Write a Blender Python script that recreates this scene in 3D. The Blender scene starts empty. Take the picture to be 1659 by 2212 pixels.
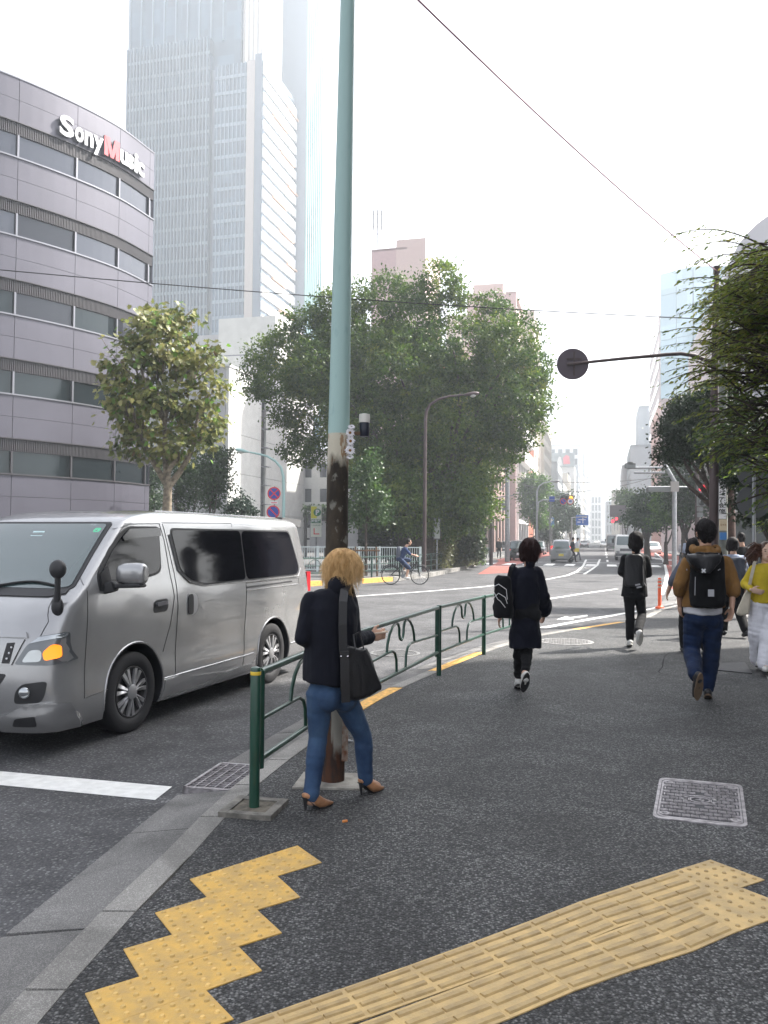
import bpy, bmesh, math, random
from mathutils import Vector, Matrix, noise, geometry
R = math.radians
random.seed(7)
sc = bpy.context.scene
COL = sc.collection
# ---------------------------------------------------------------- camera
FPX, CX, CY = 1797.0, 829.5, 1106.0      # focal length in pixels of a 1659 x 2212 view
CAMH, PITCH, ROLL = 1.56, R(1.80), R(0.4)
_cr, _sr, _cp, _sp = math.cos(ROLL), math.sin(ROLL), math.cos(PITCH), math.sin(PITCH)
cam_d = bpy.data.cameras.new('camera')
cam = bpy.data.objects.new('camera', cam_d)
COL.objects.link(cam)
cam_d.sensor_fit = 'VERTICAL'; cam_d.sensor_height = 36; cam_d.lens = FPX/2212*36
cam_d.clip_start = .05; cam_d.clip_end = 6000
rt = Vector((_cr, -_sr*_sp, _sr*_cp)); up = Vector((-_sr, -_cr*_sp, _cr*_cp)); fw = Vector((0, _cp, _sp))
cam.matrix_world = Matrix(((rt.x, up.x, -fw.x, 0), (rt.y, up.y, -fw.y, 0), (rt.z, up.z, -fw.z, CAMH), (0, 0, 0, 1)))
sc.camera = cam
# ---------------------------------------------------------------- world, sun, exposure
SUN_AZ, SUN_EL = R(66), R(46)            # azimuth measured from +Y towards +X
w = bpy.data.worlds.new('World'); sc.world = w; w.use_nodes = True
nt = w.node_tree; nt.nodes.clear()
sky = nt.nodes.new('ShaderNodeTexSky'); sky.sky_type = 'NISHITA'; sky.sun_disc = False
sky.sun_elevation = SUN_EL; sky.sun_rotation = SUN_AZ; sky.air_density = 1.2; sky.dust_density = 4; sky.ozone_density = .6
bw = nt.nodes.new('ShaderNodeRGBToBW')
mul = nt.nodes.new('ShaderNodeMix'); mul.data_type = 'RGBA'; mul.blend_type = 'MIX'; mul.inputs[0].default_value = .22
comb = nt.nodes.new('ShaderNodeMix'); comb.data_type = 'RGBA'; comb.blend_type = 'ADD'; comb.inputs[0].default_value = 1
comb.inputs[7].default_value = (1.0, 1.0, 1.15, 1)   # bright high overcast veil in front of the clear sky
bg = nt.nodes.new('ShaderNodeBackground'); bg.inputs[1].default_value = .12
out = nt.nodes.new('ShaderNodeOutputWorld')
nt.links.new(sky.outputs[0], bw.inputs[0]); nt.links.new(bw.outputs[0], mul.inputs[6]); nt.links.new(sky.outputs[0], mul.inputs[7])
nt.links.new(mul.outputs[2], comb.inputs[6]); nt.links.new(comb.outputs[2], bg.inputs[0]); nt.links.new(bg.outputs[0], out.inputs[0])
sd = bpy.data.lights.new('sun', 'SUN'); sd.energy = 5.0; sd.angle = R(1.2); sd.color = (1, .95, .88)
so = bpy.data.objects.new('sun', sd); COL.objects.link(so)
sdir = Vector((math.sin(SUN_AZ)*math.cos(SUN_EL), math.cos(SUN_AZ)*math.cos(SUN_EL), math.sin(SUN_EL)))
so.rotation_euler = sdir.to_track_quat('Z', 'Y').to_euler(); so.location = (30, 10, 60)
vs = sc.view_settings
vs.view_transform = 'Standard'; vs.look = 'None'; vs.gamma = 1; vs.use_curve_mapping = False; vs.exposure = 1.75
sc.cycles.max_bounces = 6; sc.cycles.diffuse_bounces = 3; sc.cycles.glossy_bounces = 3; sc.cycles.transmission_bounces = 4
sc.cycles.volume_bounces = 0; sc.cycles.transparent_max_bounces = 6; sc.cycles.use_denoising = True
sc.cycles.volume_step_rate = 4; sc.cycles.caustics_reflective = False; sc.cycles.caustics_refractive = False
RZ = -.08                                # road level; pavement level is 0
# ---------------------------------------------------------------- helpers
def ray(u, v):
    x = (u-CX)/FPX; y = -(v-CY)/FPX
    return rt*x + up*y + fw
def W(u, v, z=0.0):
    d = ray(u, v); t = (z-CAMH)/d.z
    return Vector((d.x*t, d.y*t, z))
def D(u, v, Y):
    d = ray(u, v); t = Y/d.y
    return Vector((d.x*t, Y, CAMH+d.z*t))
ST = R(14.8)                             # heading of the street
ES = Vector((math.sin(ST), math.cos(ST), 0)); ER = Vector((math.cos(ST), -math.sin(ST), 0))
def SR(s, r, z=0.0): return ES*s + ER*r + Vector((0, 0, z))

MATS = {}
def mat(name, col, rough=.7, metal=0, spec=.5, var=0, vscale=8, bump=0, bscale=60, coat=0, emit=None, estr=0, col2=None, trans=0, detail=4, alpha=1, sheen=0, stretch=None, gen=False):
    if name in MATS: return MATS[name]
    m = bpy.data.materials.new(name); m.use_nodes = True; MATS[name] = m
    n = m.node_tree.nodes; l = m.node_tree.links; b = n['Principled BSDF']
    c4 = tuple(col)+(1,)
    b.inputs['Base Color'].default_value = c4; b.inputs['Roughness'].default_value = rough
    b.inputs['Metallic'].default_value = metal; b.inputs['Specular IOR Level'].default_value = spec
    b.inputs['Coat Weight'].default_value = coat; b.inputs['Coat Roughness'].default_value = .05
    b.inputs['Transmission Weight'].default_value = trans; b.inputs['Alpha'].default_value = alpha
    b.inputs['Sheen Weight'].default_value = sheen
    if emit: b.inputs['Emission Color'].default_value = tuple(emit)+(1,); b.inputs['Emission Strength'].default_value = estr
    if var or bump:
        tc = n.new('ShaderNodeTexCoord'); src = tc.outputs['Object']
        if stretch:
            mp = n.new('ShaderNodeMapping'); mp.inputs['Scale'].default_value = stretch; l.new(src, mp.inputs[0]); src = mp.outputs[0]
        if var:
            nz = n.new('ShaderNodeTexNoise'); nz.inputs['Scale'].default_value = vscale; nz.inputs['Detail'].default_value = detail
            l.new(src, nz.inputs['Vector'])
            mx = n.new('ShaderNodeMix'); mx.data_type = 'RGBA'
            rp = n.new('ShaderNodeMapRange'); rp.inputs[1].default_value = .35; rp.inputs[2].default_value = .65
            l.new(nz.outputs[0], rp.inputs[0]); l.new(rp.outputs[0], mx.inputs[0])
            lo = col2 if col2 else tuple(c*(1-var) for c in col); hi = col if col2 else tuple(min(1, c*(1+var)) for c in col)
            mx.inputs[6].default_value = tuple(lo)+(1,); mx.inputs[7].default_value = tuple(hi)+(1,)
            l.new(mx.outputs[2], b.inputs['Base Color'])
        if bump:
            nb = n.new('ShaderNodeTexNoise'); nb.inputs['Scale'].default_value = bscale; nb.inputs['Detail'].default_value = 5
            l.new(src, nb.inputs['Vector'])
            bp = n.new('ShaderNodeBump'); bp.inputs['Strength'].default_value = bump; bp.inputs['Distance'].default_value = .02
            l.new(nb.outputs[0], bp.inputs['Height']); l.new(bp.outputs[0], b.inputs['Normal'])
    return m

def tag(o, label=None, cat=None, group=None, kind=None):
    if label: o['label'] = label
    if cat: o['category'] = cat
    if group: o['group'] = group
    if kind: o['kind'] = kind
    return o
def empty(name, loc, rz=0, label=None, cat=None, group=None, kind=None):
    o = bpy.data.objects.new(name, None); COL.objects.link(o); o.location = loc; o.rotation_euler = (0, 0, rz)
    o.empty_display_size = .1
    return tag(o, label, cat, group, kind)
class MB:
    def __init__(s): s.v = []; s.f = []; s.m = []; s.mi = 0; s.M = None
    def add(s, vs, fs, mi=None):
        b = len(s.v)
        if s.M is not None: vs = [s.M @ Vector(p) for p in vs]
        s.v += [tuple(p) for p in vs]; s.f += [tuple(b+i for i in f) for f in fs]
        s.m += [s.mi if mi is None else mi]*len(fs)
    def box(s, c, d, rz=0, mi=None, rot=None):
        x, y, z = d[0]/2, d[1]/2, d[2]/2
        P = [Vector((a, b, e)) for e in (-z, z) for a, b in ((-x, -y), (x, -y), (x, y), (-x, y))]
        if rot is not None: P = [rot @ p for p in P]
        elif rz: q = Matrix.Rotation(rz, 3, 'Z'); P = [q @ p for p in P]
        c = Vector(c)
        s.add([c+p for p in P], [(3, 2, 1, 0), (4, 5, 6, 7), (0, 1, 5, 4), (1, 2, 6, 5), (2, 3, 7, 6), (3, 0, 4, 7)], mi)
    def fbox(s, o, X, Y, Z, mi=None):       # box from a corner and three edge vectors
        o, X, Y, Z = Vector(o), Vector(X), Vector(Y), Vector(Z)
        P = [o, o+X, o+X+Y, o+Y, o+Z, o+X+Z, o+X+Y+Z, o+Y+Z]
        F = [(3, 2, 1, 0), (4, 5, 6, 7), (0, 1, 5, 4), (1, 2, 6, 5), (2, 3, 7, 6), (3, 0, 4, 7)]
        if X.cross(Y).dot(Z) < 0: F = [f[::-1] for f in F]
        s.add(P, F, mi)
    def beam(s, p, q, w_, h_=None, mi=None):
        h_ = h_ or w_; p, q = Vector(p), Vector(q); d = q-p; L = d.length
        if L < 1e-6: return
        z = d/L; x = z.cross(Vector((0, 0, 1)));
        if x.length < 1e-3: x = Vector((1, 0, 0))
        x.normalize(); y = x.cross(z)
        s.fbox(p-x*w_/2-y*h_/2, x*w_, d, y*h_, mi)
    def tube(s, pts, r, n=10, caps=True, mi=None, flat=None):
        pts = [Vector(p) for p in pts]; N = len(pts)
        rs = r if isinstance(r, (list, tuple)) else [r]*N
        V = []; F = []; px = None
        for i, p in enumerate(pts):
            t = (pts[min(i+1, N-1)]-pts[max(i-1, 0)]);
            if t.length < 1e-9: t = Vector((0, 0, 1))
            t.normalize()
            if px is None:
                a = Vector((0, 0, 1)) if abs(t.z) < .9 else Vector((1, 0, 0)); px = (a-t*a.dot(t)).normalized()
            else:
                px = (px-t*px.dot(t)); px = px.normalized() if px.length > 1e-6 else t.orthogonal().normalized()
            py = t.cross(px)
            for k in range(n):
                a = 2*math.pi*k/n
                V.append(p+px*rs[i]*math.cos(a)+py*rs[i]*math.sin(a)*(flat or 1))
        for i in range(N-1):
            for k in range(n):
                k2 = (k+1) % n; F.append((i*n+k, i*n+k2, (i+1)*n+k2, (i+1)*n+k))
        if caps: F.append(tuple(range(n))[::-1]); F.append(tuple((N-1)*n+k for k in range(n)))
        s.add(V, F, mi)
    def lathe(s, c, prof, n=24, mi=None, axis=None):   # prof: list of (radius, height)
        c = Vector(c); V = []; F = []
        q = axis.to_track_quat('Z', 'Y') if axis is not None else None
        for r_, h_ in prof:
            for k in range(n):
                a = 2*math.pi*k/n; p = Vector((r_*math.cos(a), r_*math.sin(a), h_))
                V.append(c+(q @ p if q else p))
        m_ = len(prof)
        for i in range(m_-1):
            for k in range(n):
                k2 = (k+1) % n; F.append((i*n+k, i*n+k2, (i+1)*n+k2, (i+1)*n+k))
        F.append(tuple(range(n))[::-1]); F.append(tuple((m_-1)*n+k for k in range(n)))
        s.add(V, F, mi)
    def prism(s, poly, z0, z1, mi=None):
        n = len(poly); poly = [(p[0], p[1]) for p in poly]
        a = sum(poly[i][0]*poly[(i+1) % n][1]-poly[(i+1) % n][0]*poly[i][1] for i in range(n))
        if a < 0: poly = poly[::-1]
        V = [(x, y, z0) for x, y in poly]+[(x, y, z1) for x, y in poly]
        F = [tuple(range(n))[::-1], tuple(range(n, 2*n))]+[(i, (i+1) % n, n+(i+1) % n, n+i) for i in range(n)]
        s.add(V, F, mi)
    def plate(s, poly, nrm, th, mi=None):   # planar 3-D polygon given thickness along -nrm
        n = len(poly); poly = [Vector(p) for p in poly]; nrm = Vector(nrm)
        c = Vector((0, 0, 0))
        for i in range(n): c += poly[i].cross(poly[(i+1) % n])
        if c.dot(nrm) < 0: poly = poly[::-1]
        V = poly+[p-nrm*th for p in poly]
        F = [tuple(range(n)), tuple(range(n, 2*n))[::-1]]+[(i, n+i, n+(i+1) % n, (i+1) % n) for i in range(n)]
        s.add(V, F, mi)
    def ball(s, c, r, n=12, m_=8, mi=None, M=None):
        rr = r if isinstance(r, (tuple, list)) else (r, r, r); V = []; F = []
        for i in range(m_+1):
            t = math.pi*i/m_
            for k in range(n):
                a = 2*math.pi*k/n; p = Vector((rr[0]*math.sin(t)*math.cos(a), rr[1]*math.sin(t)*math.sin(a), rr[2]*math.cos(t)))
                if M: p = M @ p
                V.append(Vector(c)+p)
        for i in range(m_):
            for k in range(n):
                k2 = (k+1) % n; F.append((i*n+k, (i+1)*n+k, (i+1)*n+k2, i*n+k2))
        s.add(V, F, mi)
    def mesh(s, name, mats, smooth=False):
        me = bpy.data.meshes.new(name); me.from_pydata(s.v, [], s.f)
        for m_ in (mats if isinstance(mats, (list, tuple)) else [mats]): me.materials.append(m_)
        if any(s.m): me.polygons.foreach_set('material_index', s.m)
        if smooth:
            bm = bmesh.new(); bm.from_mesh(me); bmesh.ops.remove_doubles(bm, verts=bm.verts, dist=1e-5)
            for f in bm.faces: f.smooth = True
            lim = R(smooth if smooth is not True else 40)
            for e in bm.edges:
                if len(e.link_faces) == 2: e.smooth = e.calc_face_angle(0) < lim
            bm.to_mesh(me); bm.free()
        me.validate(); me.update()
        return me
    def obj(s, name, mats, parent=None, smooth=False, label=None, cat=None, group=None, kind=None, loc=None):
        if loc is not None: loc = Vector(loc); s.v = [tuple(Vector(p)-loc) for p in s.v]
        o = bpy.data.objects.new(name, s.mesh(name, mats, smooth)); COL.objects.link(o)
        if loc is not None: o.location = loc
        if parent: o.parent = parent
        return tag(o, label, cat, group, kind)
def place(name, me, parent=None, loc=(0, 0, 0), rz=0, scale=None):
    o = bpy.data.objects.new(name, me); COL.objects.link(o); o.location = loc; o.rotation_euler = (0, 0, rz)
    if scale: o.scale = scale
    if parent: o.parent = parent
    return o
CH = {}
def copy_tree(o, parent=None):
    kids = list(o.children)
    c = o.copy(); COL.objects.link(c)
    if parent is not None: c.parent = parent
    for k in kids: copy_tree(k, c)
    return c
_fonts = {}
def text_mesh(body, size, depth=.0, bold=0, name='text'):
    cu = bpy.data.curves.new(name, 'FONT'); cu.body = body; cu.size = size; cu.extrude = depth/2; cu.offset = bold
    cu.align_x = 'CENTER'; cu.align_y = 'CENTER'; cu.resolution_u = 3
    to = bpy.data.objects.new('tmp', cu); COL.objects.link(to)
    dg = bpy.context.evaluated_depsgraph_get(); ev = to.evaluated_get(dg); me = bpy.data.meshes.new_from_object(ev)
    bpy.data.objects.remove(to); me.name = name
    return me
def text_obj(name, body, size, m, parent, M, depth=.004, bold=0, sx=1):
    me = text_mesh(body, size, depth, bold, name); me.materials.clear(); me.materials.append(m)
    S = Matrix.Diagonal((sx, 1, 1, 1)); me.transform(M @ S)
    o = bpy.data.objects.new(name, me); COL.objects.link(o); o.parent = parent
    return o
def face_matrix(c, nrm, upv=Vector((0, 0, 1))):      # local XY plane facing nrm, Y up
    nrm = Vector(nrm).normalized(); x = upv.cross(nrm).normalized(); y = nrm.cross(x)
    return Matrix(((x.x, y.x, nrm.x, c[0]), (x.y, y.y, nrm.y, c[1]), (x.z, y.z, nrm.z, c[2]), (0, 0, 0, 1)))
# ================================================================ ground
def shader(name):
    m = bpy.data.materials.new(name); m.use_nodes = True; MATS[name] = m
    return m, m.node_tree.nodes, m.node_tree.links, m.node_tree.nodes['Principled BSDF']
def spots(n, l, tc):
    """sparse old chewing-gum blots, oil drips and streaky stains"""
    v = n.new('ShaderNodeTexVoronoi'); v.inputs['Scale'].default_value = 3.2; l.new(tc.outputs['Object'], v.inputs['Vector'])
    sp = n.new('ShaderNodeSeparateColor'); l.new(v.outputs['Color'], sp.inputs[0])
    rr = n.new('ShaderNodeMapRange'); rr.inputs[1].default_value = .55; rr.inputs[2].default_value = 1; rr.inputs[3].default_value = 0; rr.inputs[4].default_value = .085; l.new(sp.outputs[0], rr.inputs[0])
    df = n.new('ShaderNodeMath'); df.operation = 'SUBTRACT'; l.new(v.outputs['Distance'], df.inputs[0]); l.new(rr.outputs[0], df.inputs[1])
    m1 = n.new('ShaderNodeMapRange'); m1.inputs[1].default_value = -.01; m1.inputs[2].default_value = .015; m1.inputs[3].default_value = .62; m1.inputs[4].default_value = 1; l.new(df.outputs[0], m1.inputs[0])
    nz = n.new('ShaderNodeTexNoise'); nz.inputs['Scale'].default_value = 1.7; nz.inputs['Detail'].default_value = 9; nz.inputs['Distortion'].default_value = 1.2; l.new(tc.outputs['Object'], nz.inputs['Vector'])
    m2 = n.new('ShaderNodeMapRange'); m2.inputs[1].default_value = .38; m2.inputs[2].default_value = .60; m2.inputs[3].default_value = .72; m2.inputs[4].default_value = 1.12; l.new(nz.outputs[0], m2.inputs[0])
    q = n.new('ShaderNodeMath'); q.operation = 'MULTIPLY'; l.new(m1.outputs[0], q.inputs[0]); l.new(m2.outputs[0], q.inputs[1]); return q.outputs[0]
def aggregate(name, dark, light, scale, rough, bump, patch=.25, grime=.5, lightfrac=.7, pr=None, spec=.35):
    """asphalt: stone chips from Voronoi cells, fine relief, soft worn patches"""
    m, n, l, b = shader(name)
    tc = n.new('ShaderNodeTexCoord')
    vo = n.new('ShaderNodeTexVoronoi'); vo.inputs['Scale'].default_value = scale; vo.inputs['Randomness'].default_value = 1
    l.new(tc.outputs['Object'], vo.inputs['Vector'])
    sep = n.new('ShaderNodeSeparateColor'); l.new(vo.outputs['Color'], sep.inputs[0])
    r1 = n.new('ShaderNodeMapRange'); r1.inputs[1].default_value = lightfrac; r1.inputs[2].default_value = 1; l.new(sep.outputs[0], r1.inputs[0])
    pw = n.new('ShaderNodeMath'); pw.operation = 'POWER'; pw.inputs[1].default_value = 2; l.new(r1.outputs[0], pw.inputs[0])
    mx = n.new('ShaderNodeMix'); mx.data_type = 'RGBA'; l.new(pw.outputs[0], mx.inputs[0])
    mx.inputs[6].default_value = tuple(dark)+(1,); mx.inputs[7].default_value = tuple(light)+(1,)
    # gaps between chips darker (tar)
    gp = n.new('ShaderNodeMapRange'); gp.inputs[1].default_value = .25; gp.inputs[2].default_value = .75; gp.inputs[3].default_value = 1; gp.inputs[4].default_value = 1-grime
    l.new(vo.outputs['Distance'], gp.inputs[0])
    nz = n.new('ShaderNodeTexNoise'); nz.inputs['Scale'].default_value = .7; nz.inputs['Detail'].default_value = 5; l.new(tc.outputs['Object'], nz.inputs['Vector'])
    np_ = n.new('ShaderNodeMapRange'); np_.inputs[1].default_value = .3; np_.inputs[2].default_value = .7; np_.inputs[3].default_value = 1-patch; np_.inputs[4].default_value = 1+patch
    l.new(nz.outputs[0], np_.inputs[0])
    mm = n.new('ShaderNodeMath'); mm.operation = 'MULTIPLY'; l.new(gp.outputs[0], mm.inputs[0]); l.new(np_.outputs[0], mm.inputs[1])
    mm2 = n.new('ShaderNodeMath'); mm2.operation = 'MULTIPLY'; l.new(mm.outputs[0], mm2.inputs[0]); l.new(spots(n, l, tc), mm2.inputs[1])
    hv = n.new('ShaderNodeVectorMath'); hv.operation = 'SCALE'; l.new(mx.outputs[2], hv.inputs[0]); l.new(mm2.outputs[0], hv.inputs['Scale'])
    l.new(hv.outputs[0], b.inputs['Base Color'])
    b.inputs['Roughness'].default_value = rough; b.inputs['Specular IOR Level'].default_value = spec
    bp = n.new('ShaderNodeBump'); bp.inputs['Strength'].default_value = bump; bp.inputs['Distance'].default_value = .006; bp.invert = True
    ad = n.new('ShaderNodeMath'); ad.operation = 'SUBTRACT'; l.new(vo.outputs['Distance'], ad.inputs[0]); l.new(sep.outputs[1], ad.inputs[1])
    l.new(ad.outputs[0], bp.inputs['Height']); l.new(bp.outputs[0], b.inputs['Normal'])
    return m
M_ROAD = aggregate('road_asphalt', (.075, .075, .079), (.2, .2, .2), 75, .8, .45, .22, .35, .6)
M_PAVE = aggregate('pavement_asphalt', (.023, .024, .026), (.25, .25, .245), 100, .68, 1.0, .30, .75, .2, spec=.5)
M_RED = aggregate('red_asphalt', (.33, .09, .07), (.5, .2, .16), 60, .85, .3, .2, .3)
M_KERB = aggregate('kerb_concrete', (.24, .23, .215), (.42, .41, .38), 260, .85, .25, .2, .25, .3)
M_GUT = aggregate('gutter_concrete', (.15, .147, .142), (.30, .29, .28), 260, .85, .25, .25, .25, .3)
M_LINE = mat('road_paint', (.72, .72, .70), .6, var=.16, vscale=14, bump=.3, bscale=90, col2=(.60, .60, .58), detail=12)
M_KYEL = mat('kerb_yellow_paint', (.72, .40, .09), .65, var=.3, vscale=20, bump=.2)
M_TAC = mat('tactile_yellow', (.66, .40, .09), .62, var=.3, vscale=11, bump=.35, bscale=120, col2=(.47, .31, .11), detail=10)
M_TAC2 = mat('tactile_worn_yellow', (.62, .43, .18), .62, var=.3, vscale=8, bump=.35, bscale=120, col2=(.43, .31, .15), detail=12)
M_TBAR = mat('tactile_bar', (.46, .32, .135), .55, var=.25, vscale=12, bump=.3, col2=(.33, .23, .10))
M_IRON = mat('manhole_iron', (.34, .32, .33), .45, metal=.55, var=.3, vscale=20, bump=.3)
M_IRON_D = mat('manhole_recess', (.05, .05, .055), .7)
M_DARK = mat('black', (.012, .012, .014), .6)
M_PALE = mat('far_pavement', (.33, .31, .29), .85, var=.15, vscale=2)
g = MB(); g.add([(-1500, -60, RZ), (1500, -60, RZ), (1500, 3000, RZ), (-1500, 3000, RZ)], [(0, 1, 2, 3)])
g.obj('road', M_ROAD, kind='structure')
Epx = [(82, 2212), (250, 2013), (370, 1898), (467, 1788), (530, 1718), (655, 1618), (802, 1523), (852, 1494), (958, 1446), (1039, 1413), (1096, 1393), (1172, 1373), (1266, 1357), (1350, 1344), (1405, 1334), (1434, 1317), (1470, 1308)]
E_ = [W(*p) for p in Epx]
d0 = (E_[0]-E_[1]).normalized(); E_ = [E_[0]+d0*7] + E_
near_far = [Vector((9.6, 26.5, 0)), Vector((19, 53, 0)), SR(88, 7.6), SR(700, 7.6)]
EK = E_ + near_far
poly = EK + [SR(700, 20), SR(60, 18), Vector((14, 20, 0)), Vector((9, -5, 0))]
def offs(pts, d):
    o = []
    for i, p in enumerate(pts):
        t = (pts[min(i+1, len(pts)-1)]-pts[max(i-1, 0)]).normalized()
        o.append(p+Vector((-t.y, t.x, 0))*d)
    return o
g = MB(); g.prism(poly, RZ-.05, 0); pave = g.obj('pavement', M_PAVE, kind='structure')
# kerb stones one by one along the pavement edge, gutter slabs beside the near ones
def resample(pts, step):
    out_ = [pts[0]]; acc = 0; 
    for a, b in zip(pts, pts[1:]):
        L = (b-a).length; t = step-acc
        while t <= L: out_.append(a+(b-a)*(t/L)); t += step
        acc = (acc+L) % step
    return out_
k_in = resample(EK[:21], .30); 
kerb = empty('kerb', (0, 0, 0), kind='structure')
def ribbon_piece(mb, a, b, w0, w1, z_top, zb, z2=None):
    t = (b-a).normalized(); nn = Vector((-t.y, t.x, 0)); z2 = z_top if z2 is None else z2
    A, B = a+nn*w0, b+nn*w0; C_, D_ = b+nn*w1, a+nn*w1
    mb.add([(A.x, A.y, zb), (B.x, B.y, zb), (C_.x, C_.y, zb), (D_.x, D_.y, zb), (A.x, A.y, z_top), (B.x, B.y, z_top), (C_.x, C_.y, z2), (D_.x, D_.y, z2)],
           [(3, 2, 1, 0), (4, 5, 6, 7), (0, 1, 5, 4), (1, 2, 6, 5), (2, 3, 7, 6), (3, 0, 4, 7)])
def along(pts, s):
    for a, b in zip(pts, pts[1:]):
        L = (b-a).length
        if s <= L: return a+(b-a)*(s/L)
        s -= L
    return pts[-1]
def project_s(pts, p):
    best = (1e9, 0); acc = 0
    for a, b in zip(pts, pts[1:]):
        L = (b-a).length; t = max(0, min(1, (p-a).dot(b-a)/L/L)); q = a+(b-a)*t
        if (q-p).length < best[0]: best = ((q-p).length, acc+t*L)
        acc += L
    return best[1]
ye = [(project_s(EK, W(*a)), project_s(EK, W(*b))) for a, b in (((802, 1523), (852, 1494)), ((958, 1446), (1039, 1413)), ((1266, 1357), (1350, 1344)))]
s = 0; LK = sum((b-a).length for a, b in zip(EK[:21], EK[1:21])); i = 0
while s < LK:
    L = .6 if s < 34 else 2.0
    a, b = along(EK, s+.004), along(EK, s+L-.004)
    g = MB(); zt = random.uniform(-.001, .004)
    if 2 < i < 1000: ribbon_piece(g, a, b, .003, .15, .002+zt, RZ-.04, -.006+zt)
    mid = s+L/2
    isy = any(a_-.15 < mid < b_+.15 for a_, b_ in ye)
    if g.v: g.obj('kerb_stone', M_KYEL if isy else M_KERB, kerb)
    s += L; i += 1
gut = empty('gutter', (0, 0, 0), kind='structure')
sG = project_s(EK, W(655, 1618)); s = 3.0; widths = 1.2
sgrate = project_s(EK, W(528, 1668)); 
cuts = []
while s < 34:
    L = 1.17
    cuts.append((s, s+L)); s += L
for a_, b_ in cuts:
    if a_ < sgrate+.31 and b_ > sgrate-.31: 
        segs = [(a_, sgrate-.31), (sgrate+.31, b_)]
    else: segs = [(a_, b_)]
    for x0, x1 in segs:
        if x1-x0 < .05: continue
        g = MB(); ribbon_piece(g, along(EK, x0+.004), along(EK, x1-.004), .155, .50, -.022, RZ-.04, -.066)
        g.obj('gutter_slab', M_GUT, gut)
# road drain grate
ga, gb = along(EK, sgrate-.3), along(EK, sgrate+.3); gt = (gb-ga).normalized(); gn = Vector((-gt.y, gt.x, 0))
gr = empty('drain_grate', ga+gn*.155+Vector((0, 0, -.05)), 0, 'steel grid drain grate set in the gutter beside the first green post', 'drain grate')
def loc(v): return Vector(v)-gr.location
g = MB(); g.fbox(loc(ga+gn*.16+Vector((0, 0, -.16))), gt*.6, gn*.33, Vector((0, 0, .02))); g.obj('pit', M_DARK, gr)
g = MB()
for k in range(4):
    o_ = [(0, 0, .6, .02), (0, .31, .6, .02), (0, 0, .02, .33), (.58, 0, .02, .33)][k]
    g.fbox(loc(ga+gn*(.16+o_[1])+gt*o_[0]+Vector((0, 0, -.09))), gt*o_[2], gn*o_[3], Vector((0, 0, .06)))
g.obj('frame', M_IRON, gr)
for k in range(1, 14):
    g = MB(); g.fbox(loc(ga+gn*.18+gt*(k*.0425)+Vector((0, 0, -.075))), gt*.006, gn*.29, Vector((0, 0, .04))); g.obj('bar', M_IRON, gr)
for k in range(1, 5):
    g = MB(); g.fbox(loc(ga+gn*(.16+k*.065)+gt*.02+Vector((0, 0, -.07))), gt*.56, gn*.007, Vector((0, 0, .037))); g.obj('bar', M_IRON, gr)
# ---------------------------------------------------------------- tactile paving
def Z6(x, y): return W(x*.5, 1598.5+y*.5)
def Z7(x, y): return W(829.5+x*.5, 1598.5+y*.5)
def bil(q, u, v): return (q[0]*(1-u)+q[1]*u)*(1-v)+(q[3]*(1-u)+q[2]*u)*v
def tile(q, kind, parent, m0, m1, nd=5):
    """q: four ground corners, u along the tile, v across"""
    g = MB(); c = (q[0]+q[1]+q[2]+q[3])/4; q = [p+(c-p)*.002 for p in q]
    jz = random.uniform(0, .0015)
    top = [Vector((p.x, p.y, .0035+jz)) for p in q]; bot = [Vector((p.x, p.y, -.02)) for p in q]
    if ((q[1]-q[0]).cross(q[3]-q[0])).z < 0: F = [(3, 2, 1, 0), (0, 1, 5, 4), (1, 2, 6, 5), (2, 3, 7, 6), (3, 0, 4, 7)]
    else: F = [(0, 1, 2, 3), (0, 4, 5, 1), (1, 5, 6, 2), (2, 6, 7, 3), (3, 7, 4, 0)]
    g.add(top+bot, F, 0)
    z0 = .0035+jz
    if kind == 'dots':
        for a in range(nd):
            for b in range(nd):
                p = bil(q, (a+.5)/nd, (b+.5)/nd); r0 = .0115
                V = [(p.x+rr*math.cos(t*math.pi/5), p.y+rr*math.sin(t*math.pi/5), z0+h) for rr, h in ((r0, -.001), (r0*.62, .006)) for t in range(10)]
                g.add(V, [(k, (k+1) % 10, 10+(k+1) % 10, 10+k) for k in range(10)]+[tuple(range(10, 20))], 1)
    else:
        for b in range(4):
            for h0, h1 in ((.035, .49), (.51, .965)):
                v = (b+.5)/4; P = []
                for hw, z in ((.068, -.001), (.040, .006)):
                    for uu, sg in ((h0, -1), (h1, -1), (h1, 1), (h0, 1)):
                        iu = (.006 if uu == h0 else -.006)*(z > 0)
                        p = bil(q, uu+iu, v+sg*hw); P.append((p.x, p.y, z0+z))
                Fs = [(4, 5, 6, 7), (0, 1, 5, 4), (1, 2, 6, 5), (2, 3, 7, 6), (3, 0, 4, 7)]
                if ((q[1]-q[0]).cross(q[3]-q[0])).z < 0: Fs = [f[::-1] for f in Fs]
                g.add(P, Fs, 1)
    return g.obj('tactile_tile', [m0, m1], parent)
tz = empty('tactile_paving', (0, 0, 0), 0, 'stepped zigzag of orange-yellow dotted tactile tiles running down beside the kerb', 'tactile paving')
rows = [[(820, 605), (1285, 458), (1390, 525), (895, 680)], [(670, 750), (1197, 590), (1297, 675), (745, 838)], [(533, 908), (1110, 737), (1218, 828), (603, 1015)],
        [(367, 1100), (1030, 895), (1132, 1005), (440, 1235)], [(215, 1325), (890, 1085), (1010, 1210), (270, 1470)]]
M_TDOT = mat('tactile_dot', (.60, .40, .13), .5, var=.25, vscale=14)
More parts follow.
